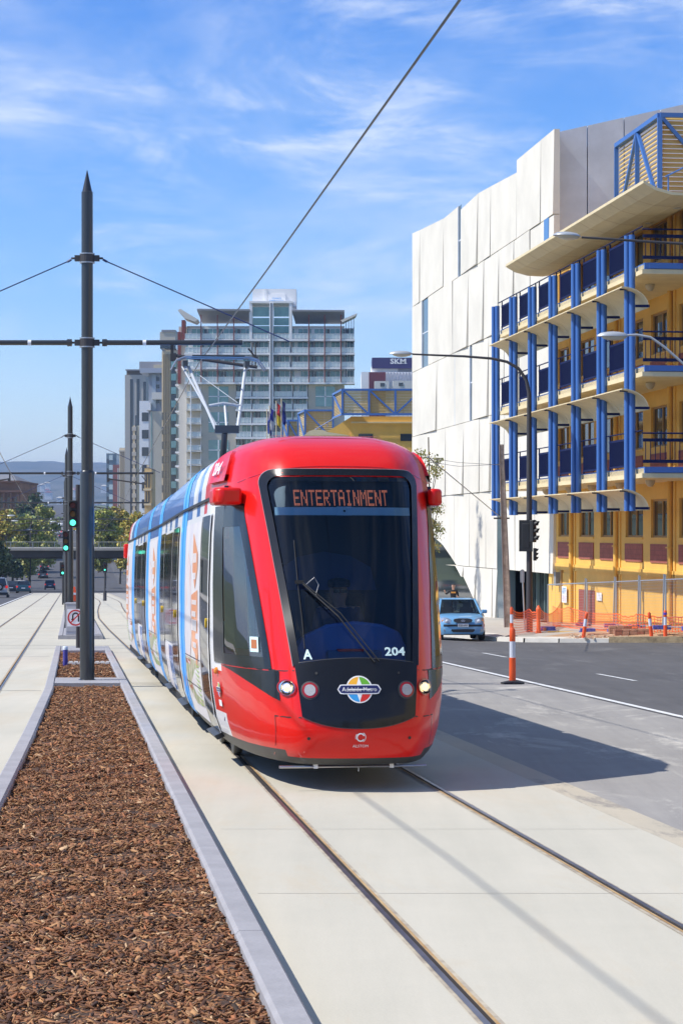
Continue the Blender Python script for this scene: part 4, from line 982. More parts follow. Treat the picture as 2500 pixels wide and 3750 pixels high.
# columns, balconies, awnings
NC = 2.48; cy = [90.3, 86.7, 83.15, 79.57, 75.97, 72.3, 68.7]; flo = [3.84, 6.98, 10.15]
for a in cy:
    mb = MB()
    mb.tube([FB(a + .06, NC + .02, 2.5), FB(a + .06, NC + .02, 11.12)], .085, 14); mb.tube([FB(a - .02, NC - .14, 2.5), FB(a - .02, NC - .12, 11.14)], .10, 14)
    mb.build('column', M['cbl'], yb, smooth=True)
for k, z in enumerate(flo):
    a0, a1 = 67.8, 90.5
    sl_ = MB(); sl_.b2((a0, 0, z - .32), (a1, NC - .22, z - .18), 0, FB); sl_.b2((a0 + .1, .1, z - .18), (a1 - .1, NC - .3, z - .02), 0, FB)
    slab = sl_.build('balcony', M['cream'], yb)
    b = MB(); b.b2((a0, NC - .44, z - .17), (a1, NC - .30, z + .02), 0, FB); b.b2((a0 - .02, .05, z - .16), (a0 + .1, NC - .44, z + .02), 0, FB); b.build('edge_beam', M['cbl'], slab)
    rl = MB(); rl.tube([FB(a0, NC - .22, z + 1.14), FB(a1, NC - .22, z + 1.14)], .022, 6)
    rl.tube([FB(a0, .0, z + 1.06), FB(a0, NC - .22, z + 1.06)], .03, 6); rl.b2((a0, 0, z + .80), (a0 + .06, NC - .25, z + .90), 0, FB); rl.b2((a0, 0, z + .14), (a0 + .06, NC - .25, z + .24), 0, FB)
    n = 0.12
    while n < NC - .25: rl.b2((a0 + .02, n, z + .2), (a0 + .04, n + .022, z + .84), 0, FB); n += .155
    rl.build('railing', M['nvy'], slab)
    for i in range(6):
        pn = MB(); A0, A1 = cy[i + 1] + .42, cy[i] - .38; q = MB()
        pn.b2((A0, NC - .30, z + .12), (A1, NC - .26, z + .93), 0, FB)
        x = A0 + .06
        while x < A1: pn.b2((x, NC - .262, z + .12), (x + .05, NC - .235, z + .93), 0, FB); x += .13
        pn.b2((A0 - .1, NC - .29, z + .90), (A1 + .1, NC - .23, z + .97), 0, FB); pn.b2((A0 - .1, NC - .29, z + .07), (A1 + .1, NC - .23, z + .13), 0, FB)
        for xx in (A0 - .1, A1 + .05): pn.b2((xx, NC - .28, z + .0), (xx + .05, NC - .24, z + 1.14), 0, FB)
        pn.build('balustrade_panel', M['nvy'], slab)
    for a in (86, 82, 78.5, 74.5, 70.6):
        l = MB(); l.lathe(FB(a, 1.25, z - .33), [(.16, 0), (.16, -.03), (.14, -.12), (.07, -.2), (.0, -.21)], 14); l.build('ceiling_light', mat('lamp_bowl', (.5, .45, .36), .4) if 'lb' not in M else M['lb'], slab, smooth=True)
        M.setdefault('lb', bpy.data.materials['lamp_bowl'])
    # curved sunshades hung between the columns
    zt = z - .66 if k == 0 else (6.30 if k == 1 else 9.47); zb = zt - .62
    for i in range(6):
        A0, A1 = cy[i + 1] - .55, cy[i] - .60
        mb = MB(); NN = 10
        prof = [(NC + .34 - .86 * math.sin(t), zb + .62 * math.cos(t)) for t in [math.pi / 2 * j / NN for j in range(NN + 1)]]
        top = [FB(a, n, zz) for a in (A0, A1) for n, zz in prof]; bot = [FB(a, n - .0, zz - .035) for a in (A0, A1) for n, zz in prof]; m_n = NN + 1
        fs = [(j, j + 1, m_n + j + 1, m_n + j) for j in range(NN)]; o = 2 * m_n
        fs += [(o + j, o + j + 1, o + m_n + j + 1, o + m_n + j) for j in range(NN)] + [(j, j + 1, o + j + 1, o + j) for j in range(NN)] + [(m_n + j, m_n + j + 1, o + m_n + j + 1, o + m_n + j) for j in range(NN)] + [(0, m_n, o + m_n, o), (NN, m_n + NN, o + m_n + NN, o + NN)]
        mb.add(top + bot, fs); sh = mb.build('sunshade', M['cream'], yb, smooth=True)
        br = MB(); br.b2((A0 + .0, NC - .55, zb - .02), (A0 + .08, NC - .1, zb + .06), 0, FB); br.build('bracket', M['nvy'], sh); br = MB(); br.b2((A0 + .34, NC + .05, zt - .08), (A0 + .42, NC + .3, zt), 0, FB); br.build('bracket', M['nvy'], sh)
# canopy: a shallow gull-wing sheet
cp = [(2.88, 12.23), (2.5, 12.02), (2.0, 11.89), (1.4, 11.87), (.8, 11.97), (.3, 12.2), (0, 12.42)]
mb = MB(); A = (65.35, 86.0)
for (n0, z0), (n1, z1) in zip(cp, cp[1:]):
    mb.add([FB(a, n, z + t) for a in A for (n, z) in ((n0, z0), (n1, z1)) for t in (0, .09)], [(0, 2, 6, 4), (1, 3, 7, 5), (0, 1, 3, 2), (4, 5, 7, 6), (0, 4, 5, 1), (2, 6, 7, 3)])
cn = mb.build('canopy', M['cream'], yb, smooth=True)
for k in range(1, 10):
    sm = MB(); a = 65.35 + 20.65 * k / 10
    for (n0, z0), (n1, z1) in zip(cp, cp[1:]): sm.add([FB(a, n0, z0 - .004), FB(a + .03, n0, z0 - .004), FB(a + .03, n1, z1 - .004), FB(a, n1, z1 - .004)], [(0, 1, 2, 3)])
    sm.build('soffit_joint', M['frm'], cn)
for a in (68, 71.3, 75, 78.4, 81.5, 84):
    l = MB(); l.lathe(FB(a, 1.1, 11.91), [(.13, 0), (.13, -.02), (.08, -.03)], 12); l.build('downlight', M['lb'], cn)
# roof plant screens : ochre louvres in blue trusses
M['louv'] = mat('ochre_louvre', (.58, .40, .13), .6)
def truss_screen(P, L_, H, nb, name, parent, depth_dir, diag=None, w=.16, nl=None):
    """P origin corner bottom, L_ vector along, H height; bays nb; louvre blades with real depth"""
    up = Vector((0, 0, H)); d = L_.normalized(); nrm = depth_dir
    lv = MB(); nl = nl or int(H / .16)
    for i in range(nl):
        z = H * (i + .5) / nl; a = P + Vector((0, 0, z)) - nrm * .12
        lv.add([a + nrm * .05 - Vector((0, 0, H / nl * .45)), a + nrm * .05 - Vector((0, 0, H / nl * .45)) + L_, a - nrm * .05 + Vector((0, 0, H / nl * .45)) + L_, a - nrm * .05 + Vector((0, 0, H / nl * .45))], [(0, 1, 2, 3)])
    sc = lv.build('louvre_screen', M['louv'], parent)
    tr = MB(); tr.bar(P + up, P + L_ + up, w); tr.bar(P, P + L_, w)
    for i in range(nb + 1): q = P + L_ * (i / nb); tr.bar(q + Vector((0, 0, w / 2)), q + up - Vector((0, 0, w / 2)), w * .97)
    for i in range(nb):
        q0 = P + L_ * (i / nb); q1 = P + L_ * ((i + 1) / nb); dg = (diag or ['d'] * nb)[i]
        a, b = (q0 + up, q1) if dg == 'd' else (q0, q1 + up)
        v = (b - a).normalized() * w * .6; tr.bar(a + v, b - v, w * .7, w * .8)
    tr.build('truss', M['cbl'], parent); return sc
BX = 21.0 - 19.9
pr = FB(78, -1.1, 13.4); far = FB(84.2, -1.1, 13.4); nr = Vector((-.9925, -.1226, 0)); fw = Vector((.1225, -.9925, 0))
truss_screen(pr, far - pr, 3.35, 2, 's', yb, nr, ['u', 'd'])
inw = Vector((.9925, .1226, 0)) * 9
truss_screen(pr + Vector((.01, -.01, 0)), inw, 3.35, 3, 's', yb, fw, ['d', 'u', 'd'])
mb = MB(); mb.b2((70, -1.0, 12.5), (90.8, -9, 13.35), 0, FB); mb.add([FB(77.2, -1.3, 13.36), FB(77.2, -5, 13.36), FB(77.2, -5, 15.4), FB(76.6, -1.3, 13.36), FB(76.6, -5, 13.36), FB(76.6, -5, 15.4)], [(0, 1, 2), (3, 4, 5), (0, 2, 5, 3), (1, 2, 5, 4)]); mb.build('parapet', M['yel'], yb)
mb = MB(); mb.tube([FB(76.5, -.9, 14.3), FB(76.5, -1.4, 14.55), FB(76.5, -5, 16.5)], .035, 6)
for n in (-1.0, -2.0, -3.0, -4.0): zz = 14.35 + (-n - 1) * .545; mb.tube([FB(76.5, n, zz), FB(76.5, n, zz - 1)], .03, 6)
mb.build('stair_rail', M['cbl'], yb)

# ============================================================ white panelled building
M['wpan'] = mat('white_precast', (.71, .67, .575), .7, noise=(.35, .10), bump=(8, .15))
M['gcon'] = mat('grey_concrete', (.60, .65, .72), .8, noise=(.7, .12), bump=(6, .15))
M['dglass'] = mat('shopfront_glass', (.02, .028, .028), .04, spec=.8)
wb = thing('panelled_building', FB(105, 0, -2.2), 'tall white building of tilted precast panels with slot windows and a cut-away glazed corner', 'building')
rows = [-2.3, .1, 3.75, 7.35, 11.1, 14.9, 18.3]
def ya(x): return 159000 / (x - 262)
jx = [[1512, 1634, 1700, 1746, 1806, 1824], [1512, 1590, 1666, 1722, 1782, 1824, 1890, 1960, 2033], [1512, 1634, 1701, 1759, 1800, 1850, 1910, 1970, 2033], [1512, 1603, 1669, 1732, 1792, 1850, 1905, 1965, 2033],
      [1512, 1570, 1661, 1718, 1775, 1830, 1885, 1945, 2033], [1512, 1540, 1627, 1690, 1753, 1800, 1895, 1984, 2033]]
tops = {0: 19.2, 1: 18.8, 2: 18.25, 3: 18.3, 4: 18.35, 5: 17.85, 6: 18.4, 7: 18.3}
slots = {5: [2], 4: [0], 3: [1, 2], 2: []}
rp = random.Random(5)
for r in range(6):
    for i in range(len(jx[r]) - 1):
        a1, a0 = ya(jx[r][i]), ya(jx[r][i + 1]); z0, z1 = rows[r], rows[r + 1]
        if r == 5: z1 = [19.1, 18.9, 18.4, 18.3, 18.35, 17.8, 18.5, 18.3][i]
        tl = [rp.choice((.02, .06, .12)), rp.choice((.0, .015)), rp.choice((.0, .012)), rp.choice((.0, .01, .05))]   # outward tilt of corners: (a0,z0),(a1,z0),(a1,z1),(a0,z1)
        poly = [(a0 + .02, z0 + .015, tl[0]), (a1 - .02, z0 + .015, tl[1]), (a1 - .02, z1 - .015, tl[2]), (a0 + .02, z1 - .015, tl[3])]
        if r == 5:
            tz = lambda a, x: 18.4 if x > 1895.5 else interp(x, [(1513, 19.2), (1571, 18.8), (1690, 18.25), (1754, 18.35), (1895, 17.85)])
            z1 = max(tz(0, jx[r][i] + .8), tz(0, jx[r][i + 1])); poly[2] = (a1 - .01, tz(0, jx[r][i] + .8), 0); poly[3] = (a0 + .01, tz(0, jx[r][i + 1]), 0)
        for (wr, wi, xa, xb) in ((4, 0, 1548, 1570), (5, 2, 1681, 1690), (3, 1, 1669, 1680), (3, 2, 1724, 1734)):
            if (r, i) == (wr, wi):
                u1, u0 = ya(xa), ya(xb); g_ = MB(); g_.add([FB(u0, .03, z0), FB(u1, .03, z0), FB(u1, .03, z1), FB(u0, .03, z1)], [(0, 1, 2, 3)])
                wo_ = g_.build('slot_window', mat('slot_glass', (.10, .14, .16), .08, spec=.8) if 'sg' not in M else M['sg'], wb); M.setdefault('sg', bpy.data.materials['slot_glass'])
                fr_ = MB(); fr_.b2((u1, .0, z0), (u1 + .1, .09, z1), 0, FB); fr_.b2((u0, .03, (z0 + z1) / 2), (u1, .045, (z0 + z1) / 2 + .06), 0, FB); fr_.build('window_frame', M['gcon'], wo_)
                if a1 - u1 > .5: sd_ = MB(); sd_.b2((u1 + .12, -.1, z0 + .01), (a1 - .02, .09, z1 - .015), 0, FB); sd_.build('panel', M['wpan'], wb)
                poly[1] = (u0 - .02, poly[1][1], 0); poly[2] = (u0 - .02, poly[2][1], 0)
                if u0 < poly[0][0] + .1: poly = None
                break
        if poly is None: continue
        if r < 2:                                             # cut-away arch : clip against line z = f(a)
            def cz(a): return interp(a, [(104.4, -2.3), (109, -.9), (113.6, .41), (116.7, 1.15), (127, 2.6)])
            n_ = 8; aa = [poly[0][0] + (poly[1][0] - poly[0][0]) * k / n_ for k in range(n_ + 1)]
            if all(cz(a) > z1 for a in aa): continue
            vs = []; mb = MB()
            for a in aa:
                zlo = max(z0 + .015, min(cz(a) if a > 104.4 else -9, z1 - .02)); t = (a - aa[0]) / (aa[-1] - aa[0])
                out_ = tl[0] * (1 - t) + tl[1] * t
                for nn in (out_ + .08, -.35): vs += [FB(a, nn, zlo), FB(a, nn if nn < 0 else .08 + tl[3] * (1 - t) + tl[2] * t, z1 - .015)]
            for k in range(n_):
                o, p_ = 4 * k, 4 * k + 4; mb.f += [[o, o + 1, p_ + 1, p_], [o + 2, o + 3, p_ + 3, p_ + 2], [o, o + 2, p_ + 2, p_], [o + 1, o + 3, p_ + 3, p_ + 1]]; mb.m += [0] * 4
            mb.f += [[0, 1, 3, 2], [4 * n_, 4 * n_ + 1, 4 * n_ + 3, 4 * n_ + 2]]; mb.m += [0, 0]; mb.v = [tuple(v) for v in vs]; mb.build('panel', M['wpan'], wb); continue
        mb = MB(); mb.add([FB(a, t + .08, z) for a, z, t in poly] + [FB(a, -.15, z) for a, z, t in poly], [(0, 1, 2, 3), (4, 5, 6, 7), (0, 1, 5, 4), (1, 2, 6, 5), (2, 3, 7, 6), (3, 0, 4, 7)]); mb.build('panel', M['wpan'], wb)
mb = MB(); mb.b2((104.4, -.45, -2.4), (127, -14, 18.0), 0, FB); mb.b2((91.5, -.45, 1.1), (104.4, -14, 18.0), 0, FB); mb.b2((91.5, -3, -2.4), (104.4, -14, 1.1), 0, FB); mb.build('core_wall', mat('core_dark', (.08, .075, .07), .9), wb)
mb = MB(); mb.b2((101.8, -.44, -2.3), (127, -.40, 3.6), 0, FB); mb.b2((92, -1.2, -2.3), (101.8, -1.15, 3.2), 0, FB); gz = mb.build('glazing', M['dglass'], wb)
mb = MB()
for a in (92.5, 93.8, 95.2, 96.6, 98.2, 99.8): mb.b2((a, -1.14, -2.3), (a + .08, -1.0, 3.2), 0, FB)
mb.build('mullions', mat('mullion_green', (.22, .30, .28), .4), gz)
mb = MB(); mb.b2((99.5, -.3, -2.3), (101.7, .1, 3.6), 0, FB); mb.build('glazed_return', M['sg'], wb)
mb = MB(); Xg = Vector((1, .1235, 0)); A_ = FB(90.6, .06, 0)                  # grey side wall with rising top
q = [0, 1.55, 3.1, 4.65, 6.2, 9.0]
for i in range(5):
    z1a, z1b = 18.35 + .24 * q[i], 18.35 + .24 * q[i + 1]
    p0, p1 = A_ + Xg * (q[i] + .02), A_ + Xg * (q[i + 1] - .02)
    vs = [Vector((p0.x, p0.y, 10)), Vector((p1.x, p1.y, 10)), Vector((p1.x, p1.y, z1b)), Vector((p0.x, p0.y, z1a))]; mb = MB(); dd_ = Vector((0, .3, 0))
    mb.add(vs + [v + dd_ for v in vs], [(0, 1, 2, 3), (4, 5, 6, 7), (0, 1, 5, 4), (1, 2, 6, 5), (2, 3, 7, 6), (3, 0, 4, 7)]); mb.build('side_panel', M['gcon'], wb)
mb = MB(); mb.add([Vector((A_.x - .02, A_.y - .05, z)) + Xg * x for x, z in ((0, 12.6), (.12, 12.6), (.12, 18.3), (0, 18.3))], [(0, 1, 2, 3)]); mb.build('corner_trim', M['wpan'], wb)
mb = MB(); mb.b2((90.7, .0, 13.6), (91.6, .12, 14.9), 0, FB); mb.build('corner_window', mat('blue_pane', (.08, .20, .42), .05), wb)

# ============================================================ corner ground, kerb, works
def strip_mesh(Lp, Rp, th=.0):
    mb = MB(); n = len(Lp); mb.add([Vector(p) for p in Lp] + [Vector(p) for p in Rp], [(i, i + 1, n + i + 1, n + i) for i in range(n - 1)]); return mb
def kz(X, Y): return g(Y) + interp(X - m_(Y), XF)
K = [(m_(130) + 10.45, 130), (m_(96) + 10.45, 96), (m_(80) + 10.4, 80), (4.75, 73.6), (5.15, 70.8), (5.9, 69.6), (6.9, 69.0), (8.4, 68.6), (10.6, 68.0), (13.5, 67.2), (20, 66)]
Bk = [(m_(130) + 17.3, 130, -2.75), (m_(96) + 17.3, 96, -2.05), FB(88, 0, zf(88))[:], FB(84, .0, zf(84))[:], FB(81, 0, zf(81))[:], FB(78, 0, zf(78))[:], FB(75, 0, zf(75))[:], FB(72.5, 0, zf(72.5))[:], FB(70, 0, zf(70))[:], (13.6, 68.6, -1.2), (20, 68, -1.2)]
top = [(x, y, kz(x, y) + .13) for x, y in K]
mid = [tuple(Vector(a) * .35 + Vector(b) * .65) for a, b in zip(top, Bk)]
sm_ = strip_mesh(top[:6], mid[:6]); o = strip_mesh(mid[:6], Bk[:6]); struct('footpath', sm_, M['pave']); struct('footpath', o, M['pave'])
struct('dug_ground', strip_mesh(top[5:], mid[5:]), M['dirt']); struct('dug_ground', strip_mesh(mid[5:], Bk[5:]), M['dirt'])
kb = MB()
for (a, b) in zip(top[2:7], top[3:8]):
    a, b = Vector(a), Vector(b); d = (b - a).normalized(); n = Vector((d.y, -d.x, 0)); n = -n if n.y > 0 else n
    a2, b2 = a - d * .0, b + d * .0
    kb.add([a2 + n * .16 - Vector((0, 0, .16)), b2 + n * .16 - Vector((0, 0, .16)), b2 + n * .14 + Vector((0, 0, .0)), a2 + n * .14 + Vector((0, 0, .0)), b2 - n * .9 + Vector((0, 0, .012)), a2 - n * .9 + Vector((0, 0, .012))], [(0, 1, 2, 3), (3, 2, 4, 5)])
struct('corner_kerb', kb, mat('new_concrete', (.62, .58, .50), .8, noise=(3, .1)))
kb = MB()
for (a, b) in zip(top[7:10], top[8:11]): kb.bar(Vector(a) + Vector((0, -.05, -.04)), Vector(b) + Vector((0, -.05, -.04)), .24, .20)
struct('old_kerb', kb, mat('old_kerb_stone', (.40, .30, .17), .9, noise=(4, .4), bump=(12, .6)))
for k in range(0, 1):
    pass
# orange and white bollards
M['borange'] = mat('bollard_orange', (.80, .10, .02), .5); M['refl'] = mat('reflective_white', (.62, .66, .74), .4); M['rubber'] = mat('black_rubber', (.03, .03, .03), .8)
def bollard(loc, H, label, lean=(0, 0), base=True, grp='orange traffic bollards'):
    t = thing('bollard', loc, label, 'bollard', grp); b = Vector(loc); ax = Vector((lean[0], lean[1], 1)).normalized()
    mb = MB(); r = .052
    mb.lathe(b, [(r * 1.15, .02), (r * 1.1, H * .455), (r * 1.12, H * .47), (r * .95, H * .475), (r * .95, H * .76), (r, H * .765), (r, H * .97), (r * .8, H)], 16, 0, ax)
    mb.tube([b + ax * (H * .98) + Vector((-.03, 0, 0)), b + ax * (H * 1.03), b + ax * (H * .98) + Vector((.03, 0, 0))], .012, 6, 0)
    mb.build('post', M['borange'], t, smooth=True)
    mb = MB(); mb.lathe(b, [(r * 1.0, H * .47), (r * 1.0, H * .77)], 16, 0, ax); mb.build('reflective_sleeve', M['refl'], t, smooth=True)
    if base: mb = MB(); mb.lathe(b, [(.21, 0), (.21, .025), (.13, .045), (.06, .06)], 8); mb.build('rubber_base', M['rubber'], t)
    return t
bollard((3.0, 38.4, g(38.4) + .004), .97, 'upright orange bollard with white band on black base standing at the white line')
def cg(X, Y, e=.0): return Vector((X, Y, kz(X, Y) + .13 + e))
def pos(x, Y): return (x - CX) / F * Y
bollard(cg(pos(1872, 71.2), 71.2), .95, 'orange bollard at the near corner of the orange mesh')
bollard(cg(pos(2134, 68.9), 68.9), .80, 'leaning orange bollard left of the brick stack', (.13, 0), False)
bollard(cg(pos(2384, 68.6), 68.6), .80, 'orange bollard leaning left just beyond the brick stack', (-.10, 0), False)
bollard(cg(pos(2434, 68.5), 68.5), .86, 'upright orange bollard with a purple band by the kerb', (0, 0), False)
t = tag(MB().lathe(cg(pos(2434, 68.5), 68.5) + Vector((0, 0, .73)), [(.058, 0), (.058, .07)], 14).build('band', mat('purple_tape', (.08, .04, .45), .5), bpy.data.objects['bollard.004'])) if 'bollard.004' in bpy.data.objects else None
# orange safety net: real strands between stakes
M['net'] = mat('safety_net', (.85, .15, .04), .6)
def net(pts, h, name_lbl, cell=.085, sag=.12):
    mb = MB(); w = .022; tot = 0
    for i, (a, b) in enumerate(zip(pts, pts[1:])):
        a, b = Vector(a), Vector(b); L_ = (b - a).length; n = max(2, int(L_ / cell)); d = (b - a) / n; dn = d.normalized()
        def P(j, z): u = j / n; e = sag * 4 * u * (1 - u); return a + d * j + Vector((0, 0, (h - e) * z + .02 * math.sin(j * 1.7 + z * 5)))
        for j in range(n + 1):
            for k in range(6): mb.add([P(j, k / 6) - dn * w * .5, P(j, k / 6) + dn * w * .5, P(j, (k + 1) / 6) + dn * w * .5, P(j, (k + 1) / 6) - dn * w * .5], [(0, 1, 2, 3)])
        rows_ = int(h / cell)
        for k in range(rows_ + 1):
            zz = k / rows_; ww = w * (1.8 if k in (0, rows_) else 1)
            for j in range(n): mb.add([P(j, zz) - Vector((0, 0, ww / 2)), P(j + 1, zz) - Vector((0, 0, ww / 2)), P(j + 1, zz) + Vector((0, 0, ww / 2)), P(j, zz) + Vector((0, 0, ww / 2))], [(0, 1, 2, 3)])
    return tag(mb.build('safety_net', M['net'], loc=pts[0]), name_lbl, 'safety net')
net([cg(pos(1877, 72), 72), cg(pos(1935, 74.9), 74.9), cg(pos(1970, 74.0), 74.0)], .85, 'orange mesh wrapped round the foot of the lamp post at the corner')
net([cg(pos(1972, 74.2), 74.2), FB(84.5, 1.0, zf(84.5))], .9, 'orange mesh running back from the corner to the fence', sag=.35)
net([FB(83.8, 1.5, zf(83.8) + .0), FB(79.5, 1.9, zf(79) - .05), cg(pos(2260, 71.5), 71.5), cg(pos(2330, 70.2), 70.2), cg(pos(2560, 69.2), 69.2)], .72, 'sagging orange mesh stretched across the dug-up ground', cell=.10, sag=.10)
for i, (x, Y) in enumerate(((1970, 74.0), )):
    tag(MB().lathe(cg(pos(x, Y), Y), [(.12, 0), (.075, .15), (.06, .5), (.09, .85), (.02, .98)], 9).build('stake', M['net'], loc=cg(pos(x, Y), Y)), 'stake bundled in orange mesh beside the lamp post', 'stake')
# temporary steel fence
M['galvf'] = mat('galvanised_tube', (.42, .44, .46), .4, metal=.6)
fx = [2003, 2146, 2252, 2340, 2432, 2540]; fy = [149600 / (x - 262) for x in fx]
lb = ['with a wire gate beside the dark doorway', 'in front of the red door', 'left of the middle downpipe', 'over the leaning bollard', 'at the right edge']
for i in range(5):
    a1, a0 = fy[i], fy[i + 1]; base = FB(a1, 1.2, zf(a1)); t = thing('wire_fence', base, 'temporary wire fence panel ' + lb[i], 'fence', 'temporary wire fence panels')
    def TF(u, z, e=0): a = a1 + (a0 - a1) * u; return FB(a, 1.2 + e, zf(a) + z)
    mb = MB(); mb.tube([TF(.0, .02), TF(.0, 1.58)], .026, 8); mb.tube([TF(.99, .02), TF(.99, 1.72)], .026, 8); mb.tube([TF(0, 1.56), TF(.99, 1.56)], .024, 8); mb.tube([TF(0, .08), TF(.99, .08)], .02, 6)
    mb.tube([TF(.95, .02, .05), TF(.985, 1.74, .04)], .026, 8)
    mb.build('frame', M['galvf'], t, smooth=True)
    ms = MB(); n = 26 if i else 10
    for k in range(1, n): ms.bar(TF(k / n, .1), TF(k / n, 1.55), .005)
    for k in range(1, 15): ms.bar(TF(0.01, .1 + k * .1), TF(.98, .1 + k * .1), .005)
    ms.build('wire_mesh', M['galvf'], t)
    ft = MB(); ft.box(TF(.97, .06, .1), (.55, .22, .13)); tag(ft.build('fence_foot', mat('foot_blue', (.10, .12, .42), .7, noise=(9, .5)) if 'ffb' not in M else M['ffb'], t)); M.setdefault('ffb', bpy.data.materials['foot_blue'])
p0 = FB(88.0, .14, -.42)
mb = MB(); vs = [FB(a, .12, z) for a, z in ((87.4, -1.0), (88.25, -1.0), (88.25, -.35), (87.4, -.35))]; mb.add(vs, [(0, 1, 2, 3)], 0)
add_text(mb, 'ATF', .2, lambda v: FB(87.83 - v[0], .135, -.53 + v[1]), w=.6, h=.22, mi=1)
for k in range(4): z = -.74 - k * .06; mb.add([FB(87.5, .135, z), FB(88.15, .135, z), FB(88.15, .135, z + .02), FB(87.5, .135, z + .02)], [(0, 1, 2, 3)], 2)
tag(mb.build('notice', [M['lwhite'], M['lblu'], mat('pink_text', (.75, .5, .55), .6)], loc=p0), 'white paper notice with blue ATF lettering on the yellow door', 'notice')
# brick stacks : real bricks
M['brk'] = [mat('clay_brick', (.42, .17, .10), .85, noise=(6, .3)), mat('pale_brick', (.52, .28, .17), .85, noise=(6, .3))]
for (x, Y, nx, nz, lab) in ((2295, 70.6, 4, 4, 'taller back stack of red paving bricks behind the orange mesh'), (2330, 69.6, 5, 3, 'front stack of red paving bricks behind the orange mesh'), (2205, 70.5, 3, 1, 'single low course of red bricks on the dug ground')):
    b = cg(pos(x, Y), Y, .02); mb = MB()
    for k in range(nz):
        for i in range(nx):
            for j in range(3): mb.box(b + Vector(((i - nx / 2) * .235 + rp.uniform(-.01, .01), j * .12, .04 + k * .08)), (.22, .108, .072), rp.randint(0, 1))
    tag(mb.build('brick_stack', M['brk'], loc=b), lab, 'bricks', 'stacks of paving bricks')
for (x, Y, c, lab) in ((2005, 76.5, 'ffb', 'blue block lying left of the mesh by the gate'), (2150, 73.5, 'ffb', 'blue block lying below the red door'), (2250, 72.6, 'ffb', 'blue block left of the brick stacks')):
    b = cg(pos(x, Y), Y, .02); mb = MB(); mb.box(b + Vector((0, 0, .09)), (.50, .25, .17), 0); mb.box(b + Vector((-.12, -.13, .09)), (.1, .02, .12), 1)
    for e in (-.25, .25): mb.box(b + Vector((e, 0, .04)), (.06, .3, .08), 0)
    tag(mb.build('fence_block', [M[c], M['brk'][0]], loc=b, bevel=.015), lab, 'block', 'blue fence blocks')
mb = MB(); mb.box(cg(pos(2075, 74.5), 74.5, .05), (1.3, .22, .05)); tag(mb.build('timber_plank', mat('yellow_plank', (.62, .36, .03), .7), loc=cg(pos(2075, 74.5), 74.5), bevel=.01), 'yellow plank lying on the dug ground', 'plank')
# rubble scattered on the dirt
mb = MB()
for k in range(420):
    x, Y = rp.uniform(2090, 2500), rp.uniform(68.5, 72); b = cg(pos(x, Y), Y, .03 if Y > 69 else .0); s_ = rp.uniform(.015, .07)
    mb.box(b, (s_ * 2, s_, s_), rp.randint(0, 1), (Vector((math.cos(k), math.sin(k), .2)).normalized(), Vector((-math.sin(k), math.cos(k), 0)), Vector((0, 0, 1))))
tag(mb.build('rubble', [M['brk'][1], mat('rubble_pale', (.55, .45, .33), .9)]), 'loose rubble and clods scattered over the dug ground', 'rubble', kind='stuff')

# ============================================================ lamps, poles, signals
M['pole'] = mat('charcoal_steel', (.045, .047, .050), .32, metal=.3, coat=.35)
M['poledark'] = mat('dark_pole', (.06, .055, .055), .5, metal=.2)
M['lamph'] = mat('lamp_housing', (.45, .47, .48), .4, metal=.3); M['lampg'] = mat('lamp_bowl_clear', (.55, .52, .42), .2, spec=.6)
def lamp_head(c, d, L_, parent, wd=.30):
    """flattened oval luminaire: c attachment point, d direction, L_ length"""
    d = Vector(d).normalized(); r = d.cross(Vector((0, 0, 1))).normalized(); mb = MB(); n = 18
    prof = [(.05, .02), (.5, .10), (.85, .07), (1.0, .0)]
    vs = []; rings = []
    for (sc, zz) in ((1.0, 0), (.97, .035), (.75, .085), (.4, .11), (.05, .12)):
        rings.append([c + d * (L_ / 2 + L_ / 2 * sc * math.cos(t)) + r * (wd / 2 * sc * math.sin(t)) + Vector((0, 0, zz)) for t in [2 * math.pi * k / n for k in range(n)]])
    vs = [v for q in rings for v in q]; mb.add(vs, [(i * n + k, i * n + (k + 1) % n, (i + 1) * n + (k + 1) % n, (i + 1) * n + k) for i in range(4) for k in range(n)] + [tuple(range(n))[::-1], tuple(range(4 * n, 5 * n))])
    o = mb.build('lamp_head', M['lamph'], parent, smooth=True)
    mb = MB(); rings = []
    for (sc, zz) in ((.82, -.003), (.7, -.05), (.4, -.085), (.05, -.10)):
        rings.append([c + d * (L_ * .45 + L_ / 2 * sc * math.cos(t)) + r * (wd / 2 * sc * math.sin(t)) + Vector((0, 0, zz)) for t in [2 * math.pi * k / n for k in range(n)]])
    mb.add([v for q in rings for v in q], [(i * n + k, i * n + (k + 1) % n, (i + 1) * n + (k + 1) % n, (i + 1) * n + k) for i in range(3) for k in range(n)] + [tuple(range(n))[::-1], tuple(range(3 * n, 4 * n))]); mb.build('lamp_bowl', M['lampg'], o, smooth=True)
# lamp on the corner
Yl = 75.3; bx = pos(1937, Yl); b = cg(bx, Yl)
def at(x, y, Y): return px(x, y, Y)
t = thing('street_lamp', b, 'tall dark street lamp with a long curved arm at the corner by the orange mesh', 'street lamp')
mb = MB(); pts = [b, at(1936, 1600, Yl), at(1936, 1440, Yl), at(1926, 1392, Yl), at(1898, 1350, Yl), at(1855, 1325, Yl), at(1800, 1313, Yl), at(1700, 1305, Yl), at(1600, 1301, Yl), at(1508, 1297, Yl)]
mb.tube(pts, [.11, .085, .07, .06, .055, .05, .045, .04, .035, .03], 12); mb.build('pole', M['poledark'], t, smooth=True)
lamp_head(at(1510, 1297, Yl), (-1, 0, 0), .82, t, .34)
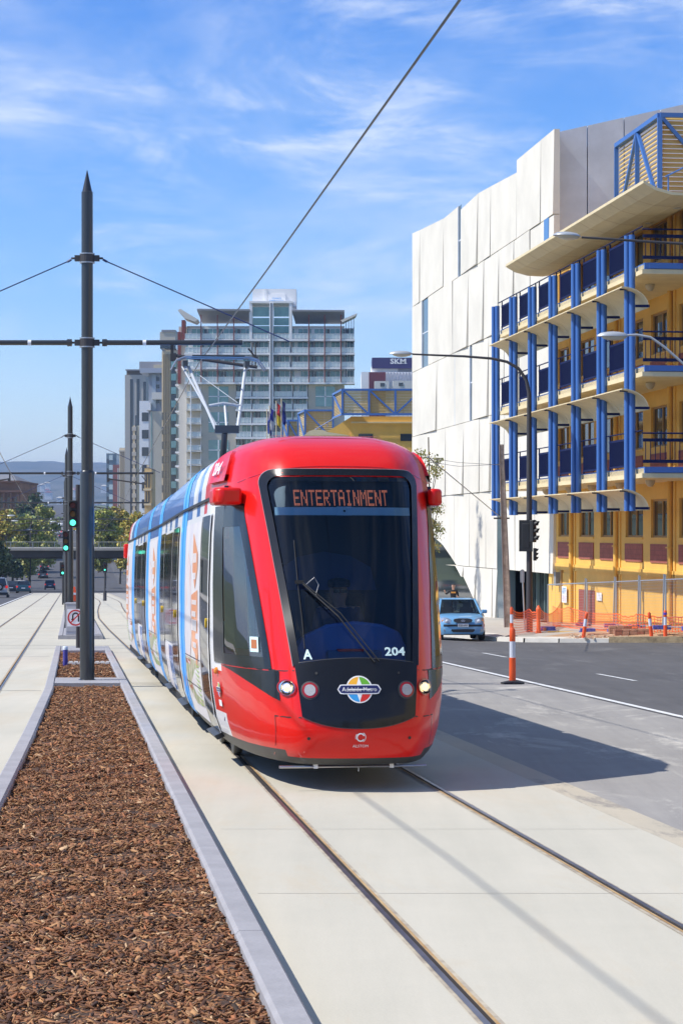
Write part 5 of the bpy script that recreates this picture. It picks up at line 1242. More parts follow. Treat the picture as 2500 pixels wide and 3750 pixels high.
# two lamps whose masts stand outside the frame on the right
t = thing('street_lamp', Vector((pos(3000, 61), 61, g(61) - .1)), 'grey disc street lamp on a straight dark arm below the cream canopy', 'street lamp')
mb = MB(); mb.tube([Vector((pos(3000, 61), 61, g(61) - .1)), at(3000, 915, 61), at(2900, 912, 61), at(2500, 893, 61), at(2128, 869, 61)], [.12, .09, .05, .04, .032], 12); mb.build('pole', M['poledark'], t, smooth=True); lamp_head(at(2125, 868, 61), (-1, 0, .06), .78, t, .62)
t = thing('street_lamp', Vector((pos(2800, 52), 52, g(52) - .1)), 'pale grey street lamp on a drooping white arm in front of the middle balcony', 'street lamp')
mb = MB(); mb.tube([Vector((pos(2800, 52), 52, g(52) - .1)), at(2800, 1700, 52), at(2760, 1580, 52), at(2620, 1400, 52), at(2500, 1332, 52), at(2430, 1270, 52), at(2380, 1235, 52), at(2330, 1226, 52), at(2270, 1229, 52)], [.1, .08, .05, .035, .03, .03, .03, .03, .028], 10); mb.build('pole', M['lamph'], t, smooth=True); lamp_head(at(2300, 1232, 52), (-1, 0, 0), .76, t, .30)
# stobie pole
Ys = 83; b = Vector((pos(1862, Ys), Ys, kz(pos(1862, Ys), Ys) + .13)); tp = at(1834, 1628, Ys)
t = thing('power_pole', b, 'leaning tapered concrete and steel power pole at the kerb', 'pole'); mb = MB()
d_ = tp - b; mb.add([b + Vector((-.15, -.1, 0)), b + Vector((.08, -.1, 0)), b + Vector((.08, .1, 0)), b + Vector((-.15, .1, 0)), tp + Vector((-.055, -.1, 0)), tp + Vector((.055, -.1, 0)), tp + Vector((.055, .1, 0)), tp + Vector((-.055, .1, 0))], [(0, 1, 5, 4), (1, 2, 6, 5), (2, 3, 7, 6), (3, 0, 4, 7), (4, 5, 6, 7)])
mb.build('concrete_web', mat('old_concrete', (.46, .37, .29), .9, noise=(3, .4), bump=(20, .4)), t)
mb = MB(); mb.bar(b + Vector((.10, -.02, 0)), tp + Vector((.07, -.02, 0)), .03, .2); mb.bar(b + Vector((-.165, -.02, 0)), tp + Vector((-.07, -.02, 0)), .025, .2); mb.build('steel_flange', mat('flange_rust', (.20, .15, .13), .7), t)
mb = MB(); c = at(1840, 1898, Ys); mb.bar(c + Vector((-.35, 0, 0)), c + Vector((.25, 0, 0)), .06); mb.build('crossarm', M['poledark'], t)
wire = lambda pts, r, lab, cat='cable', nm='cable', m='pole': tag(MB().tube(pts, r, 5).build(nm, M[m], loc=pts[0]), lab, cat)
wire([at(1836, 1898, Ys), at(1565, 1673, 60)], .016, 'grey stay wire slanting from the power pole to behind the tram roof', m='galvf')
wire([at(1834, 1700, Ys), at(1680, 1708, 75), at(1560, 1690, 70)], .008, 'upper thin cable from the power pole across the white building', m='galvf')
wire([at(1834, 1703, Ys), at(1680, 1694, 75), at(1560, 1676, 70)], .008, 'lower thin cable from the power pole across the white building', m='galvf')
b = cg(pos(1921, 78), 78); t = tag(MB().tube([b, at(1911, 2085, 78)], .03, 8).box(at(1911, 2110, 78), (.14, .05, .45)).build('marker_post', M['galvf'], loc=b), 'thin pale post with a small plate beside the lamp', 'post')
# traffic signals
M['sigblk'] = mat('signal_black', (.015, .015, .015), .55); M['sg_g'] = mat('green_lit', (.05, .5, .35), .4, emit=((.10, 1, .68), 1.6)); M['sg_off_r'] = mat('red_off', (.10, .015, .012), .3); M['sg_off_y'] = mat('amber_off', (.16, .09, .015), .3)
def signal(c, parent, k=1.0, face=(0, -1, 0), lit=True, back=True, name='signal_head'):
    """three-lamp head, c = centre, lamps face towards `face`"""
    f = Vector(face).normalized(); r = f.cross(Vector((0, 0, 1))).normalized(); u = Vector((0, 0, 1)); ax = (r, f, u); mb = MB()
    mb.box(c, (.30 * k, .20 * k, .96 * k), 0, ax); o = mb.build(name, M['sigblk'], parent, bevel=.03 * k)
    if back: mb = MB(); mb.box(c - f * .08 * k, (.52 * k, .02 * k, 1.2 * k), 0, ax); mb.build('backboard', M['sigblk'], o)
    for i, mm in enumerate(('sg_off_r', 'sg_off_y', 'sg_g' if lit else 'sg_off_y')):
        q = c + u * ((1 - i) * .31 * k) + f * (.10 * k); ln_ = MB(); ln_.lathe(q, [(.105 * k, 0), (.10 * k, .012), (.01, .02 * k)], 18, axis=f); ln_.build('lens', M[mm], o, smooth=True)
        v = MB(); n = 14; vs = []
        for a in range(n + 1):
            t_ = R(-35 + 250 * a / n); e = r * (math.cos(t_) * .12 * k) + u * (math.sin(t_) * .12 * k); vs += [q + e, q + e + f * (.20 * k) * (.5 + .5 * max(0, math.sin(t_)))]
        v.add(vs, [(2 * a, 2 * a + 1, 2 * a + 3, 2 * a + 2) for a in range(n)]); v.build('visor', M['sigblk'], o)
    return o
Ya = 54.3; b = Vector((pos(287, Ya), Ya, g(Ya) + .06)); t = thing('traffic_signal', b, 'nearest green traffic light on a grey post just left of the big black mast', 'traffic light')
mb = MB(); mb.tube([b, at(287, 1800, Ya)], .055, 12); mb.tube([at(287, 1830, Ya), at(287, 1775, Ya)], .065, 12); mb.build('post', M['poledark'], t, smooth=True)
signal(at(269, 1882, Ya), t, .70, back=False)
mb = MB(); mb.box(at(277, 1937, Ya), (.09, .05, .04)); mb.build('tag_plate', M['yellow'], t)
mb = MB(); c = at(278, 2262, Ya - .1)
S_ = lambda x, z, e: c + Vector((x, -e, z))
mb.box(c, (.42, .012, .43), 0)
def ringg(r0, r1, e, mi, a0=0, a1=360, n=28, cx=0, cz=0): 
    vs = [S_(cx + r * math.cos(R(a0 + (a1 - a0) * k / n)), cz + r * math.sin(R(a0 + (a1 - a0) * k / n)), e) for k in range(n + 1) for r in (r0, r1)]; mb.add(vs, [(2 * k, 2 * k + 1, 2 * k + 3, 2 * k + 2) for k in range(n)], mi)
ringg(.055, .09, .010, 2, 0, 180, 12, cx=.0, cz=.04); mb.add([S_(.055, .04, .010), S_(.09, .04, .010), S_(.09, -.10, .010), S_(.055, -.10, .010)], [(0, 1, 2, 3)], 2); mb.add([S_(-.09, .04, .010), S_(-.055, .04, .010), S_(-.055, -.04, .010), S_(-.09, -.04, .010)], [(0, 1, 2, 3)], 2); mb.add([S_(-.12, -.03, .010), S_(-.025, -.03, .010), S_(-.072, -.10, .010)], [(0, 1, 2)], 2)
ringg(.165, .20, .012, 1); mb.add([S_(-.135, -.115, .014), S_(-.115, -.135, .014), S_(.135, .115, .014), S_(.115, .135, .014)], [(0, 1, 2, 3)], 1)
sg = mb.build('no_u_turn_sign', [M['lwhite'], mat('sign_red', (.55, .01, .01), .5), M['sigblk']], loc=c); tag(sg, 'square white no U-turn sign with red ring behind the big mast', 'sign')
Yc = 66.8; b = Vector((pos(268, Yc), Yc, g(Yc) + .13)); mb = MB(); mb.box(b + Vector((0, 0, .47)), (.40, .35, .94), 0); mb.box(b + Vector((0, 0, .955)), (.44, .4, .03), 0); mb.box(b + Vector((.0, -.18, .5)), (.34, .012, .80), 1)
tag(mb.build('control_cabinet', [mat('cabinet_grey', (.42, .41, .43), .5), mat('cabinet_door', (.40, .39, .41), .5)], loc=b, bevel=.01), 'pale grey steel control cabinet on the median end', 'cabinet')
Yb_ = 77; b = Vector((pos(243, Yb_), Yb_, g(Yb_) + .1)); t = thing('traffic_signal', b, 'second green traffic light, lower and farther left of the mast', 'traffic light')
MBt = MB(); MBt.tube([b, at(243, 1950, Yb_)], .05, 10); MBt.build('post', M['poledark'], t, smooth=True); signal(at(243, 1982, Yb_), t, .76, back=False)
Y3 = 175; b = Vector((pos(385, Y3), Y3, g(Y3))); t = thing('traffic_signal', b, 'small distant green traffic light on a thin post right of the mast', 'traffic light'); MBt = MB(); MBt.tube([b, at(385, 2090, Y3)], .06, 8); MBt.tube([b, b + Vector((0, 0, .8))], .14, 8); MBt.build('post', M['poledark'], t); signal(at(385, 2078, Y3), t, .62, back=True)
Y4 = 150; b = Vector((pos(231, Y4), Y4, g(Y4))); t = thing('traffic_signal', b, 'distant traffic light half hidden behind the second mast', 'traffic light'); MBt = MB(); MBt.tube([b, at(231, 2090, Y4)], .06, 8); MBt.build('post', M['poledark'], t); signal(at(231, 2085, Y4), t, .8, back=True)
# signals on the corner lamp post (seen from the back and side)
b = at(1937, 2050, Yl - .2); t = thing('traffic_signal', cg(bx, Yl - .25), 'dark unlit signal heads strapped to the corner lamp post', 'traffic light')
signal(at(1925, 1962, Yl - .1), t, .9, face=(.2, 1, 0), lit=False); signal(at(1950, 1945, Yl - .35), t, .8, face=(.75, -.5, 0), lit=False, back=False); signal(at(1957, 2030, Yl - .3), t, .45, face=(1, .2, 0), lit=False, back=False)

# ============================================================ catenary masts
def guy(p, q, r=.010): return MB().tube([p, q], r, 5)
def mast(xp, Y, label, detail=True, arms=(-1, 1), half=4.6):
    X = pos(xp, Y); z0 = g(Y) + .10; b = Vector((X, Y, z0)); t = thing('catenary_mast', b, label, 'mast', 'black overhead wire masts on the median')
    k = 1.0; mb = MB(); mb.lathe(b, [(.150, 0), (.150, .03), (.125, .04), (.122, 3.55), (.118, 3.58), (.100, 3.60), (.098, 8.35), (.085, 8.36), (.006, 8.72)], 26)
    mb.build('pole', M['pole'], t, smooth=True); za = b.z + 5.78; zg = b.z + 7.22
    for z in (za, zg):
        cl = MB(); cl.lathe(Vector((X, Y, z - .07)), [(.125, 0), (.125, .14)], 20)
        for s in (-1, 1): cl.box(Vector((X + s * .16, Y, z)), (.10, .08, .10)); cl.tube([Vector((X + s * .18, Y, z)), Vector((X + s * .27, Y, z))], .02, 6)
        cl.build('clamp', M['poledark'], t, smooth=False)
    cr = MB()
    for z in (za, zg):
        for dz in (-.075, .075): cr.lathe(Vector((X, Y, z + dz - .01)), [(.13, 0), (.13, .02)], 20)
    cr.build('clamp_ring', M['galvf'], t)
    for s in arms:
        e = Vector((X + s * half * (1 if s > 0 else 1), Y, za)); ar = MB(); ar.tube([Vector((X + s * .26, Y, za)), e], .045, 10); ar.tube([Vector((X + s * .26, Y, za)), Vector((X + s * .34, Y, za))], .062, 8)
        a = ar.build('crossarm', M['pole'], t, smooth=True)
        gy = MB(); gy.tube([Vector((X + s * .27, Y, zg - .02)), Vector((X + s * .34, Y, zg - .06))], .022, 6); gy.tube([Vector((X + s * .3, Y, zg - .04)), Vector((X + s * 3.45, Y, za + .02))], .011, 5); gy.build('stay_cable', mat('blue_stay', (.03, .045, .14), .5) if 'stay' not in M else M['stay'], a); M.setdefault('stay', bpy.data.materials['blue_stay'])
        j = 1.45 if s > 0 else 2.2; h_ = MB(); jx_ = X + s * (j if s > 0 else 2.35 - .0)
        jx_ = X + s * 1.45 * (1 if s > 0 else 1.6)
        h_.bar(Vector((jx_, Y, za)), Vector((jx_, Y, za - .32)), .05); h_.tube([Vector((jx_ + s * .05, Y, za - .22)), Vector((jx_ + s * 1.45, Y, za - .42))], .028, 8); h_.box(Vector((jx_ + s * .02, Y, za - .25)), (.10, .06, .12))
        h_.tube([Vector((jx_ + s * 1.42, Y, za - .02)), Vector((jx_ + s * 1.42, Y, za - .44))], .012, 5); h_.tube([Vector((jx_ + s * 1.3, Y, za - .1)), Vector((jx_ + s * 1.5, Y, za - .35))], .016, 5)
        h_.build('registration_arm', M['poledark'], a)
        w_ = MB(); w_.tube([Vector((X + s * .95, Y, za)), Vector((X + s * 1.01, Y, za))], .047, 10); w_.build('arm_band', M['lwhite'], a)
    return t
mast(320, 37.3, 'tall nearest black overhead wire mast with pointed tip and white-ringed clamps', half=2.65)
mast(258, 84, 'second black overhead wire mast seen just left of the nearest one', half=3.2)
for (x, Y, lab) in ((245, 117, 'third overhead wire mast, mostly hidden by the nearer masts'), (240, 150, 'fourth overhead wire mast far along the median'), (236, 186, 'farthest overhead wire mast before the bridge')): mast(x, Y, lab, half=4.4)
# contact wires
def cwire(off, Y0, Y1, h, lab, stag=.18):
    pts = []; k = 0; Y = Y0
    ks = [-12, 13.7, 37.3, 84, 117, 150, 186, 262]
    for a, b in zip(ks, ks[1:]):
        for j in range(6):
            y = a + (b - a) * j / 6; u = j / 6; st = stag * ((-1) ** k) * (1 - 2 * u); pts.append(Vector((m_(y) + off + st * .5, y, g(y) + h - .12 * 4 * u * (1 - u) * (1 if b - a > 20 else .3)))); 
        k += 1
    return tag(MB().tube(pts, .011, 5).build('contact_wire', M['pole'], loc=pts[0]), lab, 'wire')
P1, P2 = px(1682, 0, 13.7), px(728, 1331, 37.3)
dv = (P2 - P1); pts = [P1 - dv * .9, P1 - dv * .0, P1 + dv * .5 - Vector((0, 0, .02)), P2, Vector((m_(84) - .2, 84, g(84) + 5.4)), Vector((m_(117) + .1, 117, g(117) + 5.4)), Vector((m_(150) - .1, 150, g(150) + 5.4)), Vector((m_(262), 262, g(262) + 5.0))]
tag(MB().tube(pts, .0105, 6).build('contact_wire', M['pole'], loc=P1), 'contact wire slanting from the top of the picture down over the red tram', 'wire')
cwire(-4.45, -12, 262, 5.4, 'contact wire over the empty left-hand track')
# other small things in the small bed
b = G(-2.62, 44.5, .06); mb = MB(); mb.lathe(b, [(.05, 0), (.05, .38)], 12, 0); mb.lathe(b, [(.053, .34), (.053, .40), (.045, .41)], 12, 1); tag(mb.build('marker_stub', [mat('purple_pipe', (.06, .05, .28), .4), M['refl']], loc=b, smooth=True), 'short purple pipe stub with white top in the mulch', 'pipe')
b = G(-2.2, 45.5, .06); mb = MB()
for i in range(9): mb.box(b + Vector((-.42 + i * .11, 0, .04)), (.075, .16, .05))
mb.box(b + Vector((0, 0, .02)), (.98, .2, .03)); tag(mb.build('slotted_grate', mat('white_plastic', (.62, .6, .58), .5), loc=b), 'white slotted strip lying in the small mulch bed', 'grate')
# ============================================================ BACKGROUND
M['conc_w'] = mat('pale_concrete', (.68, .65, .59), .8, noise=(.05, .1)); M['beige'] = mat('beige_render', (.56, .51, .41), .8, noise=(.05, .1))
M['tan'] = mat('tan_render', (.66, .56, .38), .8, noise=(.05, .12)); M['white2'] = mat('white_render', (.82, .82, .82), .7)
M['bglass'] = mat('tower_glass', (.09, .24, .25), .08, spec=.8, noise=(.25, .5, (.20, .38, .37))); M['bdark'] = mat('dark_window', (.02, .025, .035), .12, spec=.7)
M['roofg'] = mat('roof_sheet', (.27, .27, .29), .5); M['rust_red'] = mat('oxide_column', (.22, .05, .035), .6)
M['bal'] = mat('balcony_glass', (.58, .66, .66), .12, spec=.6)
def fpx(Y): return F / Y
class Plane:
    """camera-facing facade: pixel helper at depth Y, with real depth behind"""
    def __init__(s, Y): s.Y = Y
    def q(s, x, y, d=0):
        Yd = s.Y; return Vector(((x - CX) / F * Yd, Yd + d, CAMZ + (HZ - y) / F * Yd))
    def box(s, mb, x0, x1, y0, y1, d0, d1, mi=0):
        a, b = s.q(x0, y1), s.q(x1, y0); return mb.b2((a.x, s.Y + d0, a.z), (b.x, s.Y + d1, b.z), mi, None)
# ---- hotel tower
def zx(v): return 440 + .7015 * v
def zy(v): return 980 + .7015 * v
H = Plane(460); ht = thing('hotel_tower', H.q(900, 2080), 'wide balconied hotel tower with glass balconies, grey wing roofs and a white penthouse', 'building')
mb = MB(); H.box(mb, zx(345), zx(1170), zy(300), 2100, 2.2, 40); H.box(mb, zx(425), zx(605), zy(604), 2100, 0.2, 2.25, 1); H.box(mb, zx(980), zx(1115), zy(604), 2100, 0.2, 2.25, 1)
H.box(mb, zx(345), zx(425), zy(604), 2100, 1.2, 2.3, 1); H.box(mb, zx(300), zx(345), zy(300), 2100, 3.5, 40, 0)
mb.build('wall', [M['conc_w'], M['beige']], ht)
fl = [375, 447, 522, 600, 675, 740, 812, 885, 955, 1028, 1100, 1170]
for i, y in enumerate(fl):
    top = i < 4
    spans = [(340, 425), (425, 510), (510, 597), (597, 687), (692, 778), (802, 888), (895, 985), (985, 1067), (1067, 1152), (1152, 1222)] if top else [(348, 425), (605, 687), (690, 780), (802, 900), (903, 978)]
    if top or i < 8:
        s_ = MB(); H.box(s_, zx(338 if top else 603), zx(1224 if top else 980), zy(y), zy(y + 10), -1.3 if top else -.6, 2.2); s_.build('floor_slab', M['white2'], ht)
    if not top: s_ = MB(); H.box(s_, zx(345), zx(427), zy(y), zy(y + 7), -.6, 2.2); s_.build('floor_slab', M['conc_w'], ht)
    for (a, b) in spans:
        w = MB(); hgt = 66 if i > 0 else 62
        H.box(w, zx(a + 5), zx(b - 5), zy(y - hgt), zy(y - 2), 1.95, 2.15); wo = w.build('window', M['bglass'], ht)
        k = MB()
        for f in (.33, .66): H.box(k, zx(a + (b - a) * f - 1), zx(a + (b - a) * f + 1), zy(y - hgt), zy(y - 2), 1.88, 1.95, 0)
        H.box(k, zx(b - 6), zx(b - 1), zy(y - hgt - 5), zy(y - 2), .6, 2.15, 0); H.box(k, zx(a + 5), zx(b - 5), zy(y - hgt - 1), zy(y - hgt + 3), 1.85, 1.95, 0); k.build('window_frame', M['white2'], wo)
        c = MB(); H.box(c, zx(a + 12), zx(a + 12 + (b - a) * rnd.uniform(.15, .4)), zy(y - hgt + 4), zy(y - 2), 1.9, 1.93); c.build('curtain', rnd.choice([M['bdark'], M['bal'], M['bdark'], M['white2']]), wo)
        r = MB(); H.box(r, zx(a + 2), zx(b - 2), zy(y - 26), zy(y - 2), -1.2 if top else -.5, -1.12 if top else -.42, 0); rr = r.build('balustrade', M['bal'], ht)
        r = MB(); H.box(r, zx(a + 1), zx(b - 1), zy(y - 28), zy(y - 26), -1.25 if top else -.55, -1.1 if top else -.4); 
        for f in (.0, .25, .5, .75, .97): H.box(r, zx(a + 2 + (b - a - 4) * f), zx(a + 3.6 + (b - a - 4) * f), zy(y - 27), zy(y), -1.25 if top else -.55, -1.1 if top else -.4)
        r.build('rail', M['white2'], rr)
for y in (620, 755, 900, 1040):
    for a, b in ((462, 565), (1020, 1120 if y < 700 else 1112)):
        w = MB(); H.box(w, zx(a), zx(b), zy(y), zy(y + 105), -.02 + .15, .30); H.box(w, zx((a + b) / 2 - 3), zx((a + b) / 2 + 3), zy(y), zy(y + 105), .05, .18, 1); H.box(w, zx(a), zx(b), zy(y + 50), zy(y + 55), .05, .18, 1); w.build('window', [M['bglass'], M['white2']], ht)
mb = MB(); H.box(mb, zx(690), zx(918), zy(107), zy(200), 1.5, 9, 0); H.box(mb, zx(675), zx(902), zy(178), zy(188), -1.4, 3, 0); H.box(mb, zx(675), zx(690), zy(188), zy(375), -1.3, 3, 0); H.box(mb, zx(882), zx(897), zy(188), zy(375), -1.3, 3, 0); H.box(mb, zx(780), zx(800), zy(188), 2060, -1.5, 1.0, 0); H.box(mb, zx(750), zx(765), zy(107), zy(178), 1.3, 1.5, 0); H.box(mb, zx(770), zx(862), zy(135), zy(180), 1.2, 1.5, 0); H.box(mb, zx(897), zx(1010), zy(218), zy(232), 4, 8, 0)
mb.build('penthouse', M['white2'], ht)
mb = MB(); H.box(mb, zx(787), zx(793), zy(188), 2060, -1.55, -1.5, 0); mb.build('dark_strip', M['bdark'], ht)  # dark strip set on the front of the white centre pier
mb = MB()
add_text(mb, 'OAKS', 1, lambda v: H.q(zx(816), zy(158), 1.1) + Vector((v[0], 0, v[1])), w=1.9, h=.36); add_text(mb, 'EMBASSY', 1, lambda v: H.q(zx(816), zy(171), 1.1) + Vector((v[0], 0, v[1])), w=3.0, h=.40); mb.build('hotel_lettering', M['lblu'], ht)
for y0, y1 in ((205, 255), (262, 300), (306, 340)):
    for a, b in ((692, 778), (802, 882)):
        w = MB(); H.box(w, zx(a), zx(b), zy(y0), zy(y1), .3, .5); w.build('window', M['bglass'], ht)
for a, b, ya_, yb_ in ((405, 680, 228, 278), (897, 1170, 233, 280)):
    mb = MB(); p = [H.q(zx(a), zy(ya_), 0), H.q(zx(b), zy(ya_ + 2), 0), H.q(zx(b), zy(yb_), 8), H.q(zx(a + 15), zy(yb_), 8)]; p = [Vector((v.x, v.y - 2, v.z)) for v in p]
    mb.add(p + [v + Vector((0, 0, .35)) for v in p], [(0, 1, 2, 3), (4, 5, 6, 7), (0, 1, 5, 4), (1, 2, 6, 5), (2, 3, 7, 6), (3, 0, 4, 7)]); mb.build('wing_roof', M['roofg'], ht)
mb = MB()
for pts in ([(1150, 280), (1235, 243), (1228, 256), (1160, 290)],): mb.poly_prism([(zx(a), zy(b)) for a, b in pts], lambda a, b, t: H.q(a, b, t), -2, 3)
mb.poly_prism([(zx(305), zy(228)), (zx(318), zy(220)), (zx(410), zy(275)), (zx(395), zy(288)), (zx(340), zy(268))], lambda a, b, t: H.q(a, b, t), -2, 5); mb.build('sail_roof', M['conc_w'], ht)
for x in (425, 510, 595, 985, 1067, 1152):
    mb = MB(); H.box(mb, zx(x - 2.5), zx(x + 2.5), zy(250), zy(600), -1.5, -1.32); mb.build('column', M['rust_red'], ht)
for x in (1178, 1192, 1206, 1218): mb = MB(); H.box(mb, zx(x - 1.5), zx(x + 1.5), zy(262), zy(600), -.5, -.3); mb.build('column', M['nvy'], ht)
mb = MB(); H.box(mb, zx(322), zx(340), zy(275), zy(375), -.6, 3, 0); H.box(mb, zx(296), zx(312), zy(330), zy(600), 2.5, 6, 0); mb.build('oxide_panel', M['rust_red'], ht)
mb = MB(); H.box(mb, zx(368), zx(373), zy(604), 2060, -.8, -.6); mb.build('downpipe', M['white2'], ht)
# side face along the street
def sd(a, x, z): return Vector((x, a, z))
for i, y in enumerate(fl):
    z = H.q(0, zy(y)).z
    for k in range(5):
        w = MB(); a = 466 + k * 7.0; X = (-34.6 if i else -34.6) - 0; X = H.q(zx(300), 0).x
        w.b2((X - .03, a, z + .1), (X + .0, a + 3.2, z + 2.1), 0, None); w.build('side_window', M['bdark'], ht)
    s_ = MB(); s_.b2((H.q(zx(300), 0).x - .8, 464, z - .4), (H.q(zx(300), 0).x, 500, z - .05), 0, None); s_.build('side_slab', M['white2'], ht)

# ---- towers along the street
def tower(x0, x1, ytop, Y, depth, wallm, label, feats=(), name='tower_block'):
    P = Plane(Y); t = thing(name, P.q(x0, HZ + 60), label, 'building'); mb = MB(); P.box(mb, x0, x1, ytop, 2010, 0, depth); mb.build('wall', wallm, t)
    for f in feats:
        kind, xa, xb, ya_, yb_, n, m = f[:7]; pr_ = f[7] if len(f) > 7 else -.06
        if kind == 'v':                                      # vertical strips, n of them
            for i in range(n):
                a = xa + (xb - xa) * i / n; b = MB(); P.box(b, a, a + (xb - xa) / n * .5, ya_, yb_, pr_, .1); b.build('window_strip', m, t)
        if kind == 'h':
            for i in range(n):
                a = ya_ + (yb_ - ya_) * i / n; b = MB(); P.box(b, xa, xb, a, a + (yb_ - ya_) / n * .5, pr_, .1); b.build('window_band', m, t)
        if kind == 'b': b = MB(); P.box(b, xa, xb, ya_, yb_, pr_, n); b.build('block', m, t)
        if kind == 's':                                      # bands on the street side
            X = P.q(x0, 0).x
            for i in range(n):
                a = ya_ + (yb_ - ya_) * i / n; z1, z0 = P.q(0, a).z, P.q(0, a + (yb_ - ya_) / n * .5).z; b = MB(); b.b2((X - .08, Y + xa, z0), (X + .02, Y + xb, z1), 0, None); b.build('side_band', m, t)
    return t
q3 = lambda v: 380 + .3402 * v
r3 = lambda v: 1150 + .3402 * v
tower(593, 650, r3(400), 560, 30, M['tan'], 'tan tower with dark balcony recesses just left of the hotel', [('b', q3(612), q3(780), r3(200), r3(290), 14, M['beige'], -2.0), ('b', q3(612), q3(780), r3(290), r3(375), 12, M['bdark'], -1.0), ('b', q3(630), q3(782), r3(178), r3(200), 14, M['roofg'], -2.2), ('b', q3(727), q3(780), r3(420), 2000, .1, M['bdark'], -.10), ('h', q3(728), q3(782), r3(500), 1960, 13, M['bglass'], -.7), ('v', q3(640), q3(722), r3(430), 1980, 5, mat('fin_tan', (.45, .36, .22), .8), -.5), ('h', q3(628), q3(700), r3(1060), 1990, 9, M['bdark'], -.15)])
tower(545, 604, r3(600), 640, 30, mat('blue_grey_clad', (.30, .33, .38), .6), 'blue-grey tower with an overhanging folded roof', [('b', q3(400), q3(665), r3(590), r3(640), 12, mat('zinc', (.40, .43, .50), .5), -3), ('b', q3(510), q3(640), r3(1050), 2000, 6, M['beige'], -1.5), ('b', q3(520), q3(565), r3(650), r3(1040), .3, mat('pale_blue_clad', (.34, .40, .46), .5), -.5), ('h', q3(560), q3(600), r3(680), r3(1000), 4, M['bdark'], -.1), ('b', q3(530), q3(660), r3(850), r3(925), 5, M['conc_w'], -3.5), ('v', q3(515), q3(532), r3(1060), 1990, 1, M['bglass'], -1.6), ('b', q3(465), q3(515), r3(960), r3(1040), 5, M['white2'], -3)])
tower(511, 556, r3(935), 690, 25, M['white2'], 'white office block with rows of dark square windows', [('h', q3(412), q3(495), r3(1060), 2020, 8, M['bdark'], -.12), ('s', 1, 24, r3(1060), 2020, 8, M['bglass'])])
tower(458, 535, r3(655), 780, 40, mat('grey_beige', (.46, .43, .38), .8), 'tall slim beige tower with dark vertical window strips', [('b', q3(245), q3(425), r3(603), r3(655), 30, mat('brown_top', (.16, .12, .08), .8), .8), ('b', q3(238), q3(425), r3(597), r3(610), 34, M['roofg'], -1), ('b', q3(285), q3(316), r3(700), 2000, .1, M['bdark'], -.1), ('b', q3(356), q3(387), r3(700), 2000, .1, M['bdark'], -.1), ('b', q3(428), q3(458), r3(730), r3(930), .1, M['bdark'], -.1)])
tower(q3(385), q3(660), r3(512), 900, 30, mat('mauve_grey', (.36, .34, .35), .8), 'flat grey slab-topped block rising behind the slim beige tower', [('b', q3(540), q3(660), r3(550), r3(600), 5, M['tan'], -1)])
tower(487, 512, r3(1200), 740, 20, M['tan'], 'cream block with stacked curved balconies', [('h', 485.5, 500, r3(1215), 1990, 14, mat('curved_bal', (.58, .50, .40), .8), -1.5), ('v', 496, 506, r3(1090), 1990, 1, M['bdark'], -.1)])
tower(438, 462, r3(1440), 930, 30, M['tan'], 'cream building with vertical piers left of the slim beige tower', [('v', 441, 458, r3(1480), 1990, 3, mat('pier_dark', (.34, .27, .17), .8), -.1), ('b', q3(165), q3(232), r3(1465), r3(1480), 8, M['beige'], -1)])  # dark tan strips down the cream front
tower(q3(100), q3(180), r3(1622), 1000, 30, mat('oxide_brick', (.30, .10, .07), .85), 'low red-brown brick building in the row', [('v', q3(150), q3(178), r3(1660), 1990, 2, M['conc_w'], -.5)])
tower(q3(30), q3(140), r3(1500), 1120, 30, mat('slate_glass', (.13, .18, .22), .2), 'farthest blue-grey glass office block in the row', [('h', q3(60), q3(100), r3(1520), 1990, 9, M['bal'], -.6), ('h', q3(35), q3(60), r3(1560), 1990, 9, M['bdark'], -.1)])
tower(530, 556, r3(1660), 600, 12, mat('ornate_ochre', (.55, .40, .18), .8), 'small ornate ochre building with balconies below the white office block', [('b', 527, 556, r3(1880), r3(1900), 3, M['tan'], -1.5), ('b', 529, 556, r3(2040), r3(2060), 3, M['tan'], -1.2), ('b', 526, 558, r3(1700), r3(1712), 3, M['tan'], -1.), ('v', 534, 554, r3(1720), r3(1870), 2, M['bdark'], -.1), ('v', 534, 554, r3(1910), r3(2030), 2, M['bdark'], -.1), ('b', 538, 546, r3(1625), r3(1665), 2, M['tan'], 0)])
# ---- purple topped office
P = Plane(620); t = thing('sign_tower', P.q(1440, 2000), 'white and maroon office block topped by a purple SKM sign', 'building')
mb = MB(); P.box(mb, zx(1258), zx(1560), zy(545), 2000, 0, 20); P.box(mb, zx(1312), zx(1560), zy(512), zy(545), 2, 20); mb.build('wall', M['white2'], t)
mb = MB(); P.box(mb, zx(1314), zx(1560), zy(469), zy(525), .5, 14); sg = mb.build('sign_band', mat('purple_sign', (.04, .025, .12), .4), t)
mb = MB(); c = P.q(zx(1450), zy(488), .40); add_text(mb, 'SKM', 1, lambda v: c + Vector((v[0], 0, v[1])), w=4.5, h=1.55, bold=.03); c2 = P.q(zx(1460), zy(502), .38); mb.add([c2 + Vector((-1.6, 0, 0)), c2 + Vector((2.0, 0, .12)), c2 + Vector((2.0, 0, .25)), c2 + Vector((-1.2, 0, .1))], [(0, 1, 2, 3)]); mb.build('sign_lettering', M['lwhite'], sg)
mb = MB(); P.box(mb, zx(1298), zx(1384), zy(546), 2000, -.3, 0); mb.build('maroon_panel', mat('maroon', (.14, .02, .03), .6), t)
for k in range(9): mb = MB(); P.box(mb, zx(1392 + k * 16), zx(1399 + k * 16), zy(547), zy(600), -.35, 0); mb.build('fin', mat('lilac_fin', (.40, .40, .46), .6) if k == 0 else bpy.data.materials['lilac_fin'], t)
